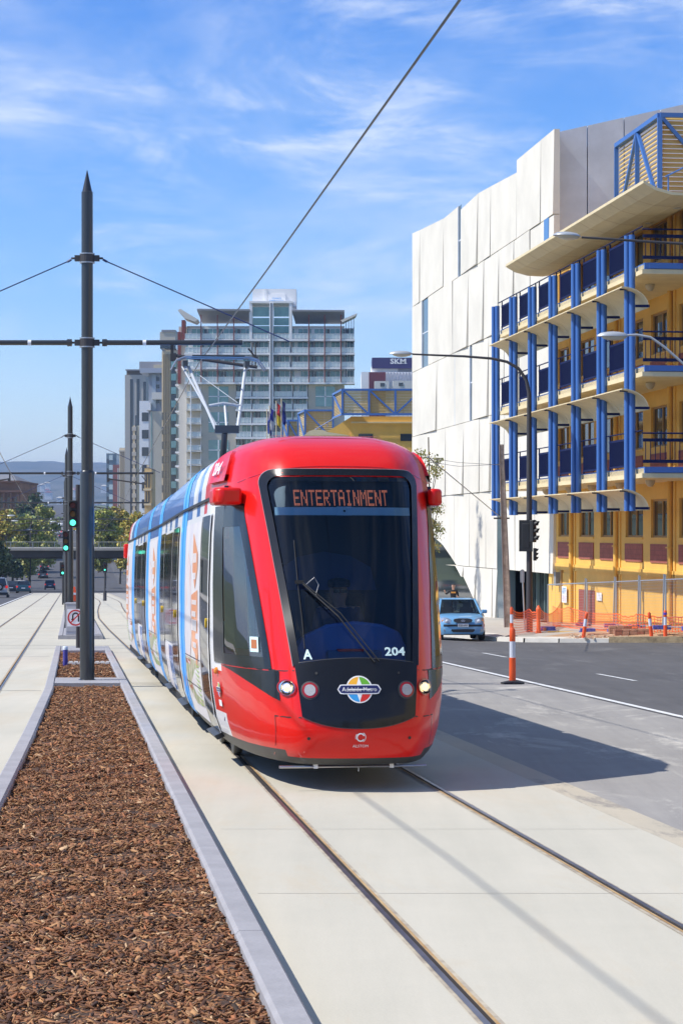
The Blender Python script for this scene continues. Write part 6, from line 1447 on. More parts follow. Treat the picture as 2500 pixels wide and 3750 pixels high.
mb = MB(); P.box(mb, zx(1450), zx(1560), zy(516), zy(542), 1.7, 2.0); mb.build('louvre_strip', M['roofg'], t)
for (a, b, y0) in ((1325, 1400, 600), (1420, 1560, 598)): mb = MB(); P.box(mb, zx(a), zx(b), zy(y0), zy(640), -6, -2); P.box(mb, zx(a + 30), zx(a + 52), zy(y0 + 10), zy(y0 + 28), -6.1, -6, 1); mb.build('plant_room', [M['conc_w'], M['bdark']], t)
# ---- second yellow building with truss screens (matching the near one)
t = thing('screened_building', px(1400, 2100, 218), 'distant yellow building with stepped ochre louvre boxes in blue trusses', 'building')
mb = MB(); P = Plane(218); P.box(mb, 1285, 1700, zy(770), 2300, 2.5, 20); P.box(mb, 1285, 1700, zy(798), zy(806), 2.3, 2.5, 1)
mb.poly_prism([(zx(1205), zy(772)), (zx(1205), zy(960)), (zx(1060), zy(960)), (zx(1060), zy(868)), (zx(1080), zy(850))], lambda a, b, tt: P.q(a, b, tt), 2.6, 8); mb.build('wall', [M['yel'], M['cream']], t)
for a, b in ((1245, 1320), (1465, 1525)): mb = MB(); P.box(mb, zx(a), zx(b), zy(862), zy(900), 2.4, 2.5); mb.build('window', M['bdark'], t)
for (Y, xa, xb, ytop, ybot, xs_, nb, dg) in ((218, 1254, 1640, 1427, 1517, 1220, 4, ['d', 'd', 'u', 'd']), (240, 1117, 1219, 1503, 1610, 1092, 1, ['d']), (262, 1054, 1092, 1540, 1610, 1036, 1, ['d'])):
    P = Plane(Y); a = P.q(xa, ybot); H_ = (ybot - ytop) / F * Y; Lx = P.q(xb, 0).x - a.x
    truss_screen(a, Vector((Lx, 0, 0)), H_, nb, 's', t, Vector((0, -1, 0)), dg, w=.20, nl=16)
    Ys_ = (xa - 262) * Y / (xs_ - 262); b = Vector(((xs_ - CX) / F * Ys_, Ys_, a.z)); truss_screen(b + Vector((-.02, 0, 0)), a - b + Vector((0, -.02, 0)), H_, 1, 's', t, Vector((-1, 0, 0)), ['d'], w=.20, nl=16)
mb = MB()
P = Plane(218)
mb.tube([P.q(zx(1160), zy(765), 2), P.q(zx(1205), zy(732), 2), P.q(zx(1535), zy(732), 2)], .04, 5); mb.tube([P.q(zx(965), zy(870), 2), P.q(zx(1110), zy(785), 2)], .04, 5)
for x in range(1215, 1535, 24): mb.tube([P.q(zx(x), zy(732), 2), P.q(zx(x), zy(768), 2)], .03, 4)
for k in range(6): u = k / 5; mb.tube([P.q(zx(965 + 145 * u), zy(870 - 85 * u), 2), P.q(zx(965 + 145 * u), zy(895 - 85 * u), 2)], .03, 4)
mb.build('stair_rail', M['cbl'], t)
mb = MB(); prf = [(960, 880), (985, 858), (1015, 848), (1060, 852), (1085, 862), (1200, 880)]
mb.poly_prism([(zx(a), zy(b)) for a, b in prf], lambda a, b, tt: P.q(a, b, tt), -1.5, 0); mb.build('curved_canopy', M['cream'], t)
# ---- flags
for i, (x, ytop, cols, lab) in enumerate(((767, 738, ((.02, .05, .32), (.02, .05, .32)), 'blue flag hanging from the leftmost pole'), (780, 720, ((.03, .03, .25), (.45, .45, .5)), 'navy and white flag on the second pole'), (815, 695, ((.5, .02, .02), (.65, .45, .02)), 'red and yellow flag on the third, tall pole'), (842, 684, ((.015, .02, .12), (.02, .03, .2)), 'navy flag on the rightmost pole'))):
    P = Plane(205); b = P.q(zx(x), 2090); t = thing('flagpole', b, lab, 'flagpole', 'flagpoles beside the yellow building'); mb = MB(); mb.tube([b, P.q(zx(x), zy(ytop))], .06, 6); mb.build('pole', mat('pole_cream', (.55, .45, .3), .5) if i == 0 else bpy.data.materials['pole_cream'], t)
    mb = MB(); n = 8; vs = []
    c0 = P.q(zx(x), zy(ytop + 12))
    for k in range(n + 1):
        for j in range(4): vs.append(c0 + Vector((.06 + .11 * j + .05 * math.sin(k * .9 + j), .12 * math.sin(j * 2 + k * .5), -k * (.26) - j * .10)))
    for k in range(n):
        for j in range(3): mb.f.append([k * 4 + j, k * 4 + j + 1, k * 4 + j + 5, k * 4 + j + 4]); mb.m.append(0 if k < n / 2 else 1)
    mb.v = [tuple(v) for v in vs]; mb.build('flag', [mat('flag_cloth', cols[0], .8), mat('flag_cloth', cols[1], .8)], t, smooth=True)

# ---- trees
M['leaf'] = attr_mat('foliage', .6); M['bark'] = mat('tree_bark', (.09, .07, .05), .95, noise=(3, .4))
def tree(base, H, W_, tone, label, seed, n=2600, leaf=.32, trunk=.35, low=.28, group=None, sparse=1.0, blobs=16, lean=0):
    r = np.random.RandomState(seed); t = thing('tree', base, label, 'tree', group); b = Vector(base); mb = MB()
    mb.tube([b, b + Vector((.1, 0, H * low)), b + Vector((lean + .05, .1, H * .62)), b + Vector((lean, 0, H * .9))], [trunk * .5, trunk * .38, trunk * .2, .03], 8)
    cs = []
    for k in range(blobs):
        a = r.rand() * 6.28; hh = low + (1 - low) * (.12 + .80 * r.rand()); rad = W_ / 2 * math.sin(min(1, max(.15, (hh - low) / (1 - low))) ** .8 * 3.0) ** .6 * (.35 + .5 * r.rand())
        c = b + Vector((math.cos(a) * rad + lean * hh, math.sin(a) * rad, H * hh)); cs.append((c, W_ * (.13 + .12 * r.rand())))
        if k < 12: mb.tube([b + Vector((lean * .6, 0, H * (low + .12 * r.rand()))), (b + Vector((0, 0, H * hh * .7)) + c) / 2, c], [trunk * .18, trunk * .1, .02], 5)
    mb.build('trunk', M['bark'], t, smooth=True)
    C = np.array([list(c) for c, _ in cs]); Rr = np.array([x for _, x in cs]); ci = r.randint(0, len(cs), n)
    d = r.randn(n, 3); d /= np.linalg.norm(d, axis=1)[:, None]; rr = r.rand(n) ** .45 * (1 + .25 * r.randn(n) * .5); P_ = C[ci] + d * (Rr[ci] * rr)[:, None] * np.array([1, 1, .8])
    P_ += r.randn(n, 3) * leaf * .4
    a = r.randn(n, 3); a /= np.linalg.norm(a, axis=1)[:, None]; bb = np.cross(a, r.randn(n, 3)); bb /= np.linalg.norm(bb, axis=1)[:, None]
    s1 = leaf * (.5 + .8 * r.rand(n)); s2 = s1 * (.5 + .3 * r.rand(n)); V = np.stack([P_ - a * s1[:, None] / 2, P_ + bb * s2[:, None] / 2, P_ + a * s1[:, None] / 2, P_ - bb * s2[:, None] / 2], 1).reshape(-1, 3) - np.array(list(wloc(t)))
    me = bpy.data.meshes.new('crown'); me.vertices.add(4 * n); me.vertices.foreach_set('co', V.astype(np.float32).reshape(-1)); me.loops.add(4 * n); me.loops.foreach_set('vertex_index', np.arange(4 * n, dtype=np.int32)); me.polygons.add(n); me.polygons.foreach_set('loop_start', np.arange(0, 4 * n, 4, dtype=np.int32)); me.update(calc_edges=True)
    tn = np.array(tone); blobtone = .75 + .5 * r.rand(len(cs)); col = tn[r.randint(0, len(tone), n)] * (blobtone[ci] * (.7 + .6 * r.rand(n)))[:, None]
    at_ = me.color_attributes.new('tone', 'FLOAT_COLOR', 'POINT'); cc = np.ones((4 * n, 4), np.float32); cc[:, :3] = np.repeat(col, 4, 0); at_.data.foreach_set('color', cc.reshape(-1)); me.materials.append(M['leaf'])
    o = bpy.data.objects.new('crown', me); COL.objects.link(o); o.parent = t; return t
AUT = [(.42, .36, .05), (.50, .40, .06), (.30, .30, .05), (.52, .36, .07)]; GRN = [(.13, .19, .05), (.18, .24, .06), (.10, .15, .045)]; DRK = [(.045, .07, .025), (.065, .10, .035)]; OLV = [(.30, .32, .05), (.22, .26, .05), (.38, .35, .07)]
gt = 'street trees beyond the bridge'
def treepx(x, ytop, wpx, Y, tone, lab, seed, **k):
    k['n'] = int(k.get('n', 2600) * 1.5); k['leaf'] = k.get('leaf', .32) * 1.35; k.setdefault('low', .14); k.setdefault('blobs', 26)
    b = Vector((pos(x, Y), Y, g(Y))); Hh = (CAMZ + (HZ - ytop) / F * Y) - b.z; return tree(b, Hh, wpx / F * Y, tone, lab, seed, **k)
treepx(20, 1862, 130, 330, AUT, 'yellow-green tree at the left edge above the bridge', 11, n=4200, leaf=.42, group=gt)
treepx(105, 1890, 120, 335, OLV, 'olive tree just above the left end of the bridge', 12, n=4000, leaf=.42, group=gt)
treepx(158, 1845, 120, 400, OLV, 'lighter green tree behind the olive one, nearest the road', 13, n=4000, leaf=.5, group=gt)
treepx(122, 1806, 130, 470, DRK, 'tall dark green tree rising behind the others on the left', 14, n=3600, leaf=.6, group=gt)
treepx(60, 1880, 150, 420, GRN, 'mid green tree in front of the sandstone building', 15, n=3200, leaf=.55, group=gt)
treepx(385, 1853, 100, 350, OLV, 'yellow-green tree right of the mast, above the bridge', 16, n=4200, leaf=.42, group=gt)
treepx(440, 1848, 110, 372, AUT, 'golden tree in the middle of the clump right of the mast', 17, n=4200, leaf=.42, group=gt)
treepx(505, 1872, 110, 345, AUT, 'golden tree nearest the tram roof', 18, n=4200, leaf=.42, group=gt)
treepx(362, 1895, 60, 420, GRN, 'darker small tree behind the yellow ones right of the mast', 19, n=2500, leaf=.5, group=gt)
gs = 'shade trees before the bridge'
for i, (x, yt, w, Y, lab) in enumerate(((-30, 1990, 130, 235, 'dark shade tree at the left edge before the bridge'), (10, 2030, 110, 262, 'second dark shade tree before the bridge'), (45, 2045, 80, 320, 'shade tree just under the bridge on the left'), (62, 2052, 70, 350, 'farther shade tree seen under the bridge'), (82, 2056, 60, 390, 'farthest shade tree seen under the bridge'))):
    treepx(x, yt, w, Y, DRK, lab, 30 + i, n=2600, leaf=.35, group=gs, low=.45)
treepx(232, 1925, 60, 800, GRN, 'distant green tree beside the rising road', 41, n=1500, leaf=.8)
treepx(188, 1918, 50, 760, OLV, 'distant olive tree at the foot of the hills', 42, n=1500, leaf=.8)
# street trees by the white building : sparse yellowing leaves
tree(Vector((pos(1568, 106), 106, g(106) - .05)), 9.7, 2.0, [(.22, .22, .05), (.16, .19, .05), (.30, .22, .06)], 'slender sparse-leaved street tree in front of the white building', 51, n=2100, leaf=.13, trunk=.16, low=.25, blobs=22)
tree(Vector((pos(1383, 150), 150, g(150) - .05)), 10.3, 3.6, [(.20, .20, .05), (.15, .17, .05)], 'leafy street tree rising behind the middle of the tram roof', 52, n=1500, leaf=.15, trunk=.2, low=.4, blobs=22)
# unseen trees and buildings added behind the camera for reflections in the tram
for i, (X, Y, Hh, W_) in enumerate(((-18, -6, 13, 5), (-22, 17, 12, 3), (-17, -24, 14, 7), (6, -46, 13, 9), (16, -40, 14, 9), (-25, 28, 10, 3))):
    tree(Vector((X, Y, g(Y))), Hh, W_, DRK, 'unseen dark conifer added behind the photographer for reflections in the tram', 60 + i, n=2200, leaf=.55, trunk=.5, low=.12, group='unseen trees added for reflections in the tram')
mb = MB(); mb.b2((-60, -75, -1), (60, -65, 9), 0, None); mb.b2((22, -60, -1), (34, 40, 11), 0, None)
for k in range(12): mb.b2((21.9, -50 + k * 7, 3), (22.01, -47 + k * 7, 5.5), 1, None)
tag(mb.build('terrace', [M['tan'], M['bdark']]), 'long tan terrace added unseen behind the photographer for reflections in the tram', 'building')

# ---- sandstone building on the left
P = Plane(500); t = thing('sandstone_hall', P.q(20, 2050), 'brown sandstone hall with a grey roof and heavy cornice at the left edge', 'building'); M['sand'] = mat('brown_sandstone', (.27, .15, .09), .85, noise=(.2, .3))
mb = MB(); P.box(mb, -200, 76, 1795, 2060, 0, 30); P.box(mb, -200, 70, 1765, 1800, .5, 30); mb.build('wall', M['sand'], t)
mb = MB(); P.box(mb, -200, 84, 1795, 1803, -1.5, 30); P.box(mb, -200, 75, 1760, 1767, -1, 30); mb.build('cornice', mat('cornice', (.17, .09, .06), .85), t)
mb = MB(); a = [P.q(-200, 1760, 0), P.q(62, 1760, 0), P.q(62, 1760, 28), P.q(-200, 1760, 28), P.q(-200, 1733, 12), P.q(20, 1733, 12)]; mb.add(a, [(0, 1, 5, 4), (1, 2, 5), (2, 3, 4, 5)]); mb.build('roof', mat('slate_roof', (.20, .20, .21), .7), t)
for x in (2, 28, 54): mb = MB(); P.box(mb, x, x + 10, 1820, 1860, -.1, .1); mb.build('window', M['bdark'], t)
for x in (-10, 14, 40, 66): mb = MB(); P.box(mb, x, x + 5, 1805, 2000, -.7, .0); mb.build('pilaster', M['sand'], t)

# ---- road bridge
YB = 288; bz = lambda y: CAMZ - (y - HZ) / F * YB
t = thing('road_bridge', (-30, YB, -6.2), 'flat concrete road bridge with steel railing crossing the street', 'bridge')
M['brg'] = mat('bridge_concrete', (.36, .33, .28), .85, noise=(.3, .2)); M['brd'] = mat('bridge_girder', (.09, .08, .07), .85, noise=(.3, .3))
mb = MB(); mb.b2((-90, YB - .5, bz(2016)), (40, YB + 15, bz(2007)), 0, None); mb.build('deck_edge', M['brg'], t)
mb = MB(); mb.b2((-90, YB + .3, bz(2041)), (40, YB + 1.2, bz(2016.2)), 0, None); 
for k in range(4): mb.b2((-90, YB + 3 + k * 3, bz(2047)), (40, YB + 4 + k * 3, bz(2016.2)), 0, None)
mb.build('girder', M['brd'], t)
mb = MB(); mb.b2((-96, YB - 1, -8), (-62, YB + 16, bz(2016.2)), 0, None); mb.b2((-11, YB - 1, -8), (40, YB + 16, bz(2016.2)), 0, None); mb.build('abutment', M['brg'], t)
mb = MB(); mb.tube([Vector((-90, YB, bz(1985))), Vector((40, YB, bz(1985)))], .045, 6); mb.b2((-90, YB, bz(2005)), (40, YB + .05, bz(2003)), 0, None)
x = -90
while x < 40: mb.b2((x, YB - .03, bz(2007)), (x + .10, YB + .05, bz(1985)), 0, None); x += 2.9
x = -90
while x < 40: mb.b2((x, YB, bz(2005)), (x + .025, YB + .02, bz(1985)), 0, None); x += .30
mb.build('railing', mat('railing_steel', (.30, .31, .30), .5, metal=.4), t)

# ---- hills
mb = MB(); nx, ny = 150, 22; vs = []
from mathutils import noise as NZ
for j in range(ny + 1):
    for i in range(nx + 1):
        X = -2600 + 5200 * i / nx; u = j / ny; Y = 3200 + 3800 * u
        e = (1 - (1 - min(1, u / .75)) ** 1.7) * 195 if u < .75 else 195 - (u - .75) * 300; e *= .88
        Z = 22 + e * (.92 + .06 * NZ.noise(Vector((X / 900, 3.1, 0))) + .10 * NZ.noise(Vector((X / 300, Y / 500, 1)))) + 14 * NZ.noise(Vector((X / 120, Y / 200, 5))) * min(1, u * 3); vs.append((X, Y, Z))
mb.add(vs, [(j * (nx + 1) + i, j * (nx + 1) + i + 1, (j + 1) * (nx + 1) + i + 1, (j + 1) * (nx + 1) + i) for j in range(ny) for i in range(nx)])
struct('hills', mb, mat('hill_scrub', (.04, .055, .04), .95, noise=(.006, .5, (.13, .12, .09)), bump=(.03, 1)), smooth=True)
# pale houses on the lower slopes
for k in range(34):
    X = rnd.uniform(-560, -330); Y = 3300 + rnd.uniform(0, 500); u = (Y - 3200) / 3800; zz = 22 + (1 - (1 - min(1, u / .75)) ** 1.7) * 185
    mb = MB(); w = rnd.uniform(7, 13); mb.b2((X, Y, zz - 8), (X + w, Y + 10, zz + 4), 0, None); mb.add([(X - 1, Y - 1, zz + 4.02), (X + w + 1, Y - 1, zz + 4.02), (X + w + 1, Y + 11, zz + 4.02), (X - 1, Y + 11, zz + 4.02), (X + w * .3, Y + 5, zz + 6), (X + w * .7, Y + 5, zz + 6)], [(0, 1, 5, 4), (1, 2, 5), (2, 3, 4, 5), (3, 0, 4)], 1)
    tag(mb.build('hillside_house', [M['conc_w'], M['beige'] if k % 3 else M['rust_red']], loc=(X, Y, zz)), 'tiny pale house on the far blue hillside', 'house', 'houses scattered on the hillside')

# ============================================================ CARS
M['cglass'] = glass_mat('car_glass', (.5, .6, .6), .55); M['tyre'] = mat('tyre', (.02, .02, .02), .85); M['rim'] = mat('wheel_rim', (.45, .45, .46), .35, metal=.7); M['plast'] = mat('trim_black', (.025, .025, .028), .6); M['tail'] = mat('tail_lamp', (.40, .01, .01), .3, emit=((1, .03, .02), .5))
def car(loc, head, label, paint, k=1.0, kind='hatch', lit=False, detail=False, group='cars on the road'):
    """loc ground point under the front bumper centre when detail, else under the middle; head = direction the car faces"""
    t = thing('car', loc, label, 'car', group); f = Vector((math.cos(head), math.sin(head), 0)); r = Vector((f.y, -f.x, 0)); b = Vector(loc)
    L_, W_, Hh = {'hatch': (3.8, 1.66, 1.49), 'sedan': (4.6, 1.76, 1.44), 'suv': (4.5, 1.82, 1.85)}[kind]
    gp = math.atan2(g(b.y + 5) - g(b.y - 5), 10)
    def T(x, y, z): p = b + (f * (L_ / 2 - x) + r * y) * k; return Vector((p.x, p.y, b.z + (p.y - b.y) * math.tan(gp) + z * k))   # x back from the nose
    up = Hh - 1.44; belt = .93 + up * .35
    hood = [(0, .50 + up * .2), (.04, .66 + up * .2), (.15, .76 + up * .3), (.9 if kind != 'suv' else 1.0, belt), (L_ - .5, belt + .04), (L_ - .12, belt + (.02 if kind != 'sedan' else .03)), (L_ - .02, .75), (L_, .55)]
    if kind == 'sedan': hood = [(0, .50), (.04, .62), (.2, .74), (1.15, .90), (3.6, .95), (L_ - .1, .96), (L_ - .02, .80), (L_, .5)]
    plan = [(0, .60), (.08, .73), (.3, .80), (.8, .83), (L_ - .6, .83), (L_ - .12, .77), (L_, .70)]; sx = W_ / 1.66
    st = [0, .03, .08, .15, .3, .5, .8, 1.1, 1.5, 2.0, 2.5, 3.0, L_ - .8, L_ - .5, L_ - .25, L_ - .12, L_ - .04, L_]; st = sorted(set(st)); rings = []
    for x in st:
        w = interp(x, plan) * sx; zt = interp(x, hood); zb = .20 + (.05 if x < .1 or x > L_ - .1 else 0)
        rings.append([(w * .90, zb), (w, zb + .12), (w * 1.0, (zb + zt) / 2), (w * .985, zt - .12), (w * .93, zt - .03), (w * .80, zt), (w * .4, zt + .025)])
    mb = MB(); vs = []; n = 14
    for x, q in zip(st, rings):
        row = [T(x, -y, z) for y, z in q] + [T(x, y, z) for y, z in q[::-1]]; vs += row
    mb.add(vs, [(i * n + j, i * n + (j + 1) % n, (i + 1) * n + (j + 1) % n, (i + 1) * n + j) for i in range(len(st) - 1) for j in range(n)] + [tuple(range(n)), tuple(range((len(st) - 1) * n, len(st) * n))])
    pm = mat(label.split()[0] + '_paint', paint, .3, coat=.8); body = mb.build('body', pm, t, smooth=True)
    # glasshouse
    gb = {'hatch': (.92, L_ - .10, 1.62, L_ - .45), 'sedan': (1.2, L_ - .75, 1.95, L_ - 1.45), 'suv': (1.15, L_ - .05, 1.65, L_ - .20)}[kind]; wb_, wt_ = .755 * sx, .60 * sx; zt = Hh - .05
    B = [(gb[0], -wb_), (gb[0] - .12, 0), (gb[0], wb_), (gb[1], wb_), (gb[1], -wb_)]; A = [(gb[2], -wt_), (gb[2] - .08, 0), (gb[2], wt_), (gb[3], wt_), (gb[3], -wt_)]
    def L3(u, v, s0, s1): return None
    rf = MB(); pts = [T(x, y, zt) for x, y in A] + [T((x - gb[2]) * .8 + gb[2] + .15, y * .75, Hh) for x, y in A]
    rf.add(pts, [(i, (i + 1) % 5, 5 + (i + 1) % 5, 5 + i) for i in range(5)] + [(5, 6, 7, 8, 9)])
    P4 = lambda p, q, u, v: Vector(p) * (1 - u) + Vector(q) * u
    for i, j in ((0, 0), (2, 2), (3, 3), (4, 4)): rf.bar(T(*B[i], belt - .03), T(*A[j], zt + .01), .07 * k, .06 * k)
    for sy in (-1, 1): xm = (gb[0] + gb[1]) / 2 + .1; rf.bar(T(xm, sy * (wb_ - .0), belt), T(xm + .05, sy * wt_, zt), .07 * k, .05 * k)
    rf.build('roof', pm, t, smooth=False, bevel=.012)
    for nm, idx in (('windscreen', (0, 1, 2)), ('side_window', (2, 3)), ('rear_window', (3, 4)), ('side_window', (4, 0))):
        w = MB(); vs = [T(*B[i], belt - .02) for i in idx] + [T(*A[i], zt) for i in idx]; m_n = len(idx); w.add(vs, [(i, i + 1, m_n + i + 1, m_n + i) for i in range(m_n - 1)]); w.build(nm, M['cglass'] if detail else M['bdark'], t)
    if detail:
        it = MB(); it.add([T(gb[0] + .1, -.7, belt - .05), T(gb[0] + .1, .7, belt - .05), T(gb[1] - .1, .7, belt - .05), T(gb[1] - .1, -.7, belt - .05)], [(0, 1, 2, 3)]); 
        for y in (-.35, .35): it.b2((1.9, y - .24, .7), (2.05, y + .24, 1.15), 0, lambda x, yy, z: T(x, yy, z)); it.b2((1.92, y - .12, 1.15), (2.02, y + .12, 1.33), 0, lambda x, yy, z: T(x, yy, z))
        it.build('seats', mat('seat_grey', (.12, .12, .13), .8), t)
    for x in (.68 * (L_ / 3.8), L_ - .72 * (L_ / 3.8)):
        for s in (-1, 1):
            rw = .29 if kind != 'suv' else .36; c = T(x, s * (W_ / 2 - .19), rw); ax = T(x, s * W_, rw) - T(x, 0, rw); w = MB(); w.lathe(c, [(rw * .5 * k, 0), (rw * k * .96, .0), (rw * k, .04), (rw * k, .15 * k), (rw * k * .93, .19 * k), (rw * .6 * k, .19 * k)], 20, axis=ax); wo = w.build('wheel', M['tyre'], t, smooth=True)
            w = MB(); w.lathe(c + ax.normalized() * .192 * k, [(rw * .62 * k, 0), (rw * .5 * k, .01), (.03, .015)], 16, axis=ax); w.build('rim', M['rim'], wo)
            a = MB(); aw = []
            for q in range(13): th = math.pi * q / 12; aw.append((x - math.cos(th) * rw * 1.16, rw + math.sin(th) * rw * 1.12))
            a.add([T(p[0], s * (W_ / 2 - .012), p[1]) for p in aw], [tuple(range(13))]); a.build('wheel_arch', M['plast'], t)
    # rear or front furniture
    e = L_ + .005; R_ = MB()
    def quadx(mb, x, y0, y1, z0, z1, th=.03, mi=0): mb.b2((x, y0, z0), (x - th if x > 1 else x + th, y1, z1), mi, T)
    if not detail:
        for s in (-1, 1): q = MB(); quadx(q, e, s * .60 * sx, s * .80 * sx, .68 + up * .5, .86 + up * .6, .10); q.build('tail_light', M['tail'], t)
        q = MB(); quadx(q, e + .01, -.22, .22, .55, .66); q.build('number_plate', M['lwhite'], t); q = MB(); quadx(q, e + .01, -.8 * sx, .8 * sx, .26, .48, .12); q.build('rear_bumper', M['plast'] if kind == 'suv' else pm, t)
        if kind == 'suv':
            q = MB(); q.lathe(T(e, .12, .98), [(.18, 0), (.34, .0), (.36, .05), (.36, .18), (.30, .22), (.18, .20)], 20, axis=-f); so_ = q.build('spare_wheel', M['tyre'], t, smooth=True); q = MB(); q.lathe(T(e + .2, .12, .98), [(.2, 0), (.18, .02), (.03, .03)], 16, axis=-f); q.build('rim', M['rim'], so_)
    else:
        def fr(y): return -.012 + dxf(y)
        def dxf(y): return interp(abs(y), [(0, -.0), (.55, .015), (.68, .06), (.76, .16), (.81, .32)])
        def fp(mb, pts, off=.012, mi=0): mb.add([T(dxf(y) - off + max(0, z - .62) * .30, y, z) for y, z in pts], [tuple(range(len(pts)))], mi)
        ell = lambda cx, cz, a, b, n=20: [(cx + a * math.cos(2 * math.pi * i / n), cz + b * math.sin(2 * math.pi * i / n)) for i in range(n)]
        q = MB(); fp(q, [(-.34, .72), (-.30, .66), (-.18, .63), (.18, .63), (.30, .66), (.34, .72), (.30, .765), (.15, .785), (-.15, .785), (-.30, .765)], .03); gr = q.build('grille', M['plast'], t)
        q = MB(); fp(q, [(-.34, .75), (-.15, .79), (.15, .79), (.34, .75), (.33, .768), (.15, .805), (-.15, .805), (-.33, .768)], .04); q.build('grille_trim', M['rim'], gr)
        q = MB(); P_ = [(.07 * math.cos(2 * math.pi * i / 20), .705 + .04 * math.sin(2 * math.pi * i / 20)) for i in range(20)]; Q_ = [(.055 * math.cos(2 * math.pi * i / 20), .705 + .028 * math.sin(2 * math.pi * i / 20)) for i in range(20)]
        for i in range(20): j = (i + 1) % 20; fp(q, [P_[i], P_[j], Q_[j], Q_[i]], .05)
        for pts in ([(-.03, .68), (-.015, .68), (-.01, .73), (-.025, .73)], [(.01, .68), (.025, .68), (.03, .73), (.015, .73)], [(-.02, .70), (.02, .705), (.02, .715), (-.02, .71)]): fp(q, pts, .05)
        q.build('badge', M['rim'], gr)
        for s in (-1, 1):
            q = MB(); n = 10; vs = []
            for i in range(n + 1):
                y = .42 + .36 * i / n; z0 = .60 + .05 * i / n; z1 = .70 + .12 * math.sin(math.pi * (.15 + .6 * i / n)); vs += [T(dxf(y) - .015 + .02, s * y, z0), T(dxf(y) + .02 + (z1 - .62) * .35, s * y, z1)]
            q.add(vs, [(2 * i, 2 * i + 1, 2 * i + 3, 2 * i + 2) for i in range(n)]); hl = q.build('headlight', mat('lamp_shell', (.55, .58, .60), .12, metal=.6), t, smooth=True)
            q = MB(); q.lathe(T(dxf(.56) + .01, s * .56, .69), [(.06, 0), (.04, .01), (.01, .02)], 12, axis=f); q.build('bulb', M['lwhite'], hl); q = MB(); q.lathe(T(dxf(.72) + .02, s * .70, .70), [(.035, 0), (.02, .02), (.005, .025)], 10, axis=f); q.build('indicator', M['orange'], hl)
            q = MB(); q.lathe(T(dxf(.62) - .0, s * .62, .38), [(.055, 0), (.05, .015), (.01, .02)], 12, axis=f); q.build('fog_lamp', M['rim'], t)
            q = MB(); q.box(T(1.0, s * .88, 1.02), (.20 * k, .14 * k, .13 * k), 0, (r, f, Vector((0, 0, 1)))); q.build('wing_mirror', pm, t, bevel=.03)
        q = MB(); fp(q, [(-.42, .36), (-.35, .30), (.35, .30), (.42, .36), (.40, .41), (-.40, .41)], .02); q.build('lower_intake', M['plast'], t)
        q = MB()
        for i in range(12): y0 = -.80 + 1.6 * i / 12; y1 = y0 + 1.6 / 12; fp(q, [(y0, .50), (y1, .50), (y1, .575), (y0, .575)], .024)
        q.build('bumper_strip', M['plast'], t)
        q = MB(); fp(q, [(-.19, .49), (.19, .49), (.19, .60), (-.19, .60)], .05); pl = q.build('number_plate', M['lwhite'], t)
        q = MB(); add_text(q, 'S228 AAW', .1, lambda v: T(-.056, -v[0], .545 + v[1]), w=.33, h=.07, bold=.002); q.build('plate_text', M['sigblk'], pl)
        q = MB(); q.tube([T(gb[0] - .12, .5, belt + .03), T(gb[0] - .14, -.1, belt + .05)], .01, 5); q.build('wiper', M['plast'], t)
    return t
hd = math.atan2(-1, .1235)
Yc = 70.6; Xc = pos(1706, Yc)
cb = Vector((Xc, Yc, g(Yc) + interp(Xc - m_(Yc), XF))); away = Vector((-.1235, 1)).normalized()
cb = cb + Vector((away.x, away.y, 0)) * 1.75; cb.z = g(cb.y) + interp(cb.x - m_(cb.y), XF) + .01
blue_car = car(cb, hd - .06, 'light blue hatchback facing the camera behind the tram nose', (.14, .34, .55), k=.92, detail=True)
ha = math.atan2(1, -.1235)
def far_car(x, wpx, label, paint, kind='sedan', y=None, Y=None, head=None):
    W_ = {'hatch': 1.66, 'sedan': 1.76, 'suv': 1.82}[kind]; Y = Y or F * W_ / wpx; return car(Vector((pos(x, Y), Y, g(Y) + .01)), ha if head is None else head, label, paint, kind=kind)
far_car(-2, 70, 'silver four-wheel drive with a spare wheel on its back, cut by the left edge', (.35, .36, .37), 'suv', Y=205)
far_car(88, 51, 'dark teal sedan ahead of the silver four-wheel drive', (.01, .05, .07), Y=262)
far_car(44, 45, 'black sedan left of the dark teal one', (.02, .02, .03), Y=272)
far_car(76, 45, 'white sedan in front of the teal and black cars', (.60, .58, .55), Y=312)
far_car(184, 40, 'dark hatchback with a blue-grey roof alone in the right lane', (.02, .03, .06), 'hatch', Y=338)
far_car(159, 30, 'small dark olive car far down the left carriageway', (.04, .04, .03), Y=400)
far_car(164, 32, 'black car with red tail lights just below the bridge deck', (.02, .02, .02), Y=432)
far_car(106, 29, 'dark red car parked under the trees', (.10, .01, .015), Y=412)
for i, (x, c, lab) in enumerate(((372, (.35, .30, .22), 'beige car crossing under the bridge, leftmost of three'), (395, (.28, .35, .45), 'pale blue car crossing under the bridge, middle of three'), (428, (.65, .65, .65), 'white car crossing under the bridge, rightmost of three'))): far_car(x, 29, lab, c, Y=458 + i * 4, head=0.05)
far_car(228, 22, 'red-lit dark car behind the white bus on the hill', (.05, .01, .01), Y=585)
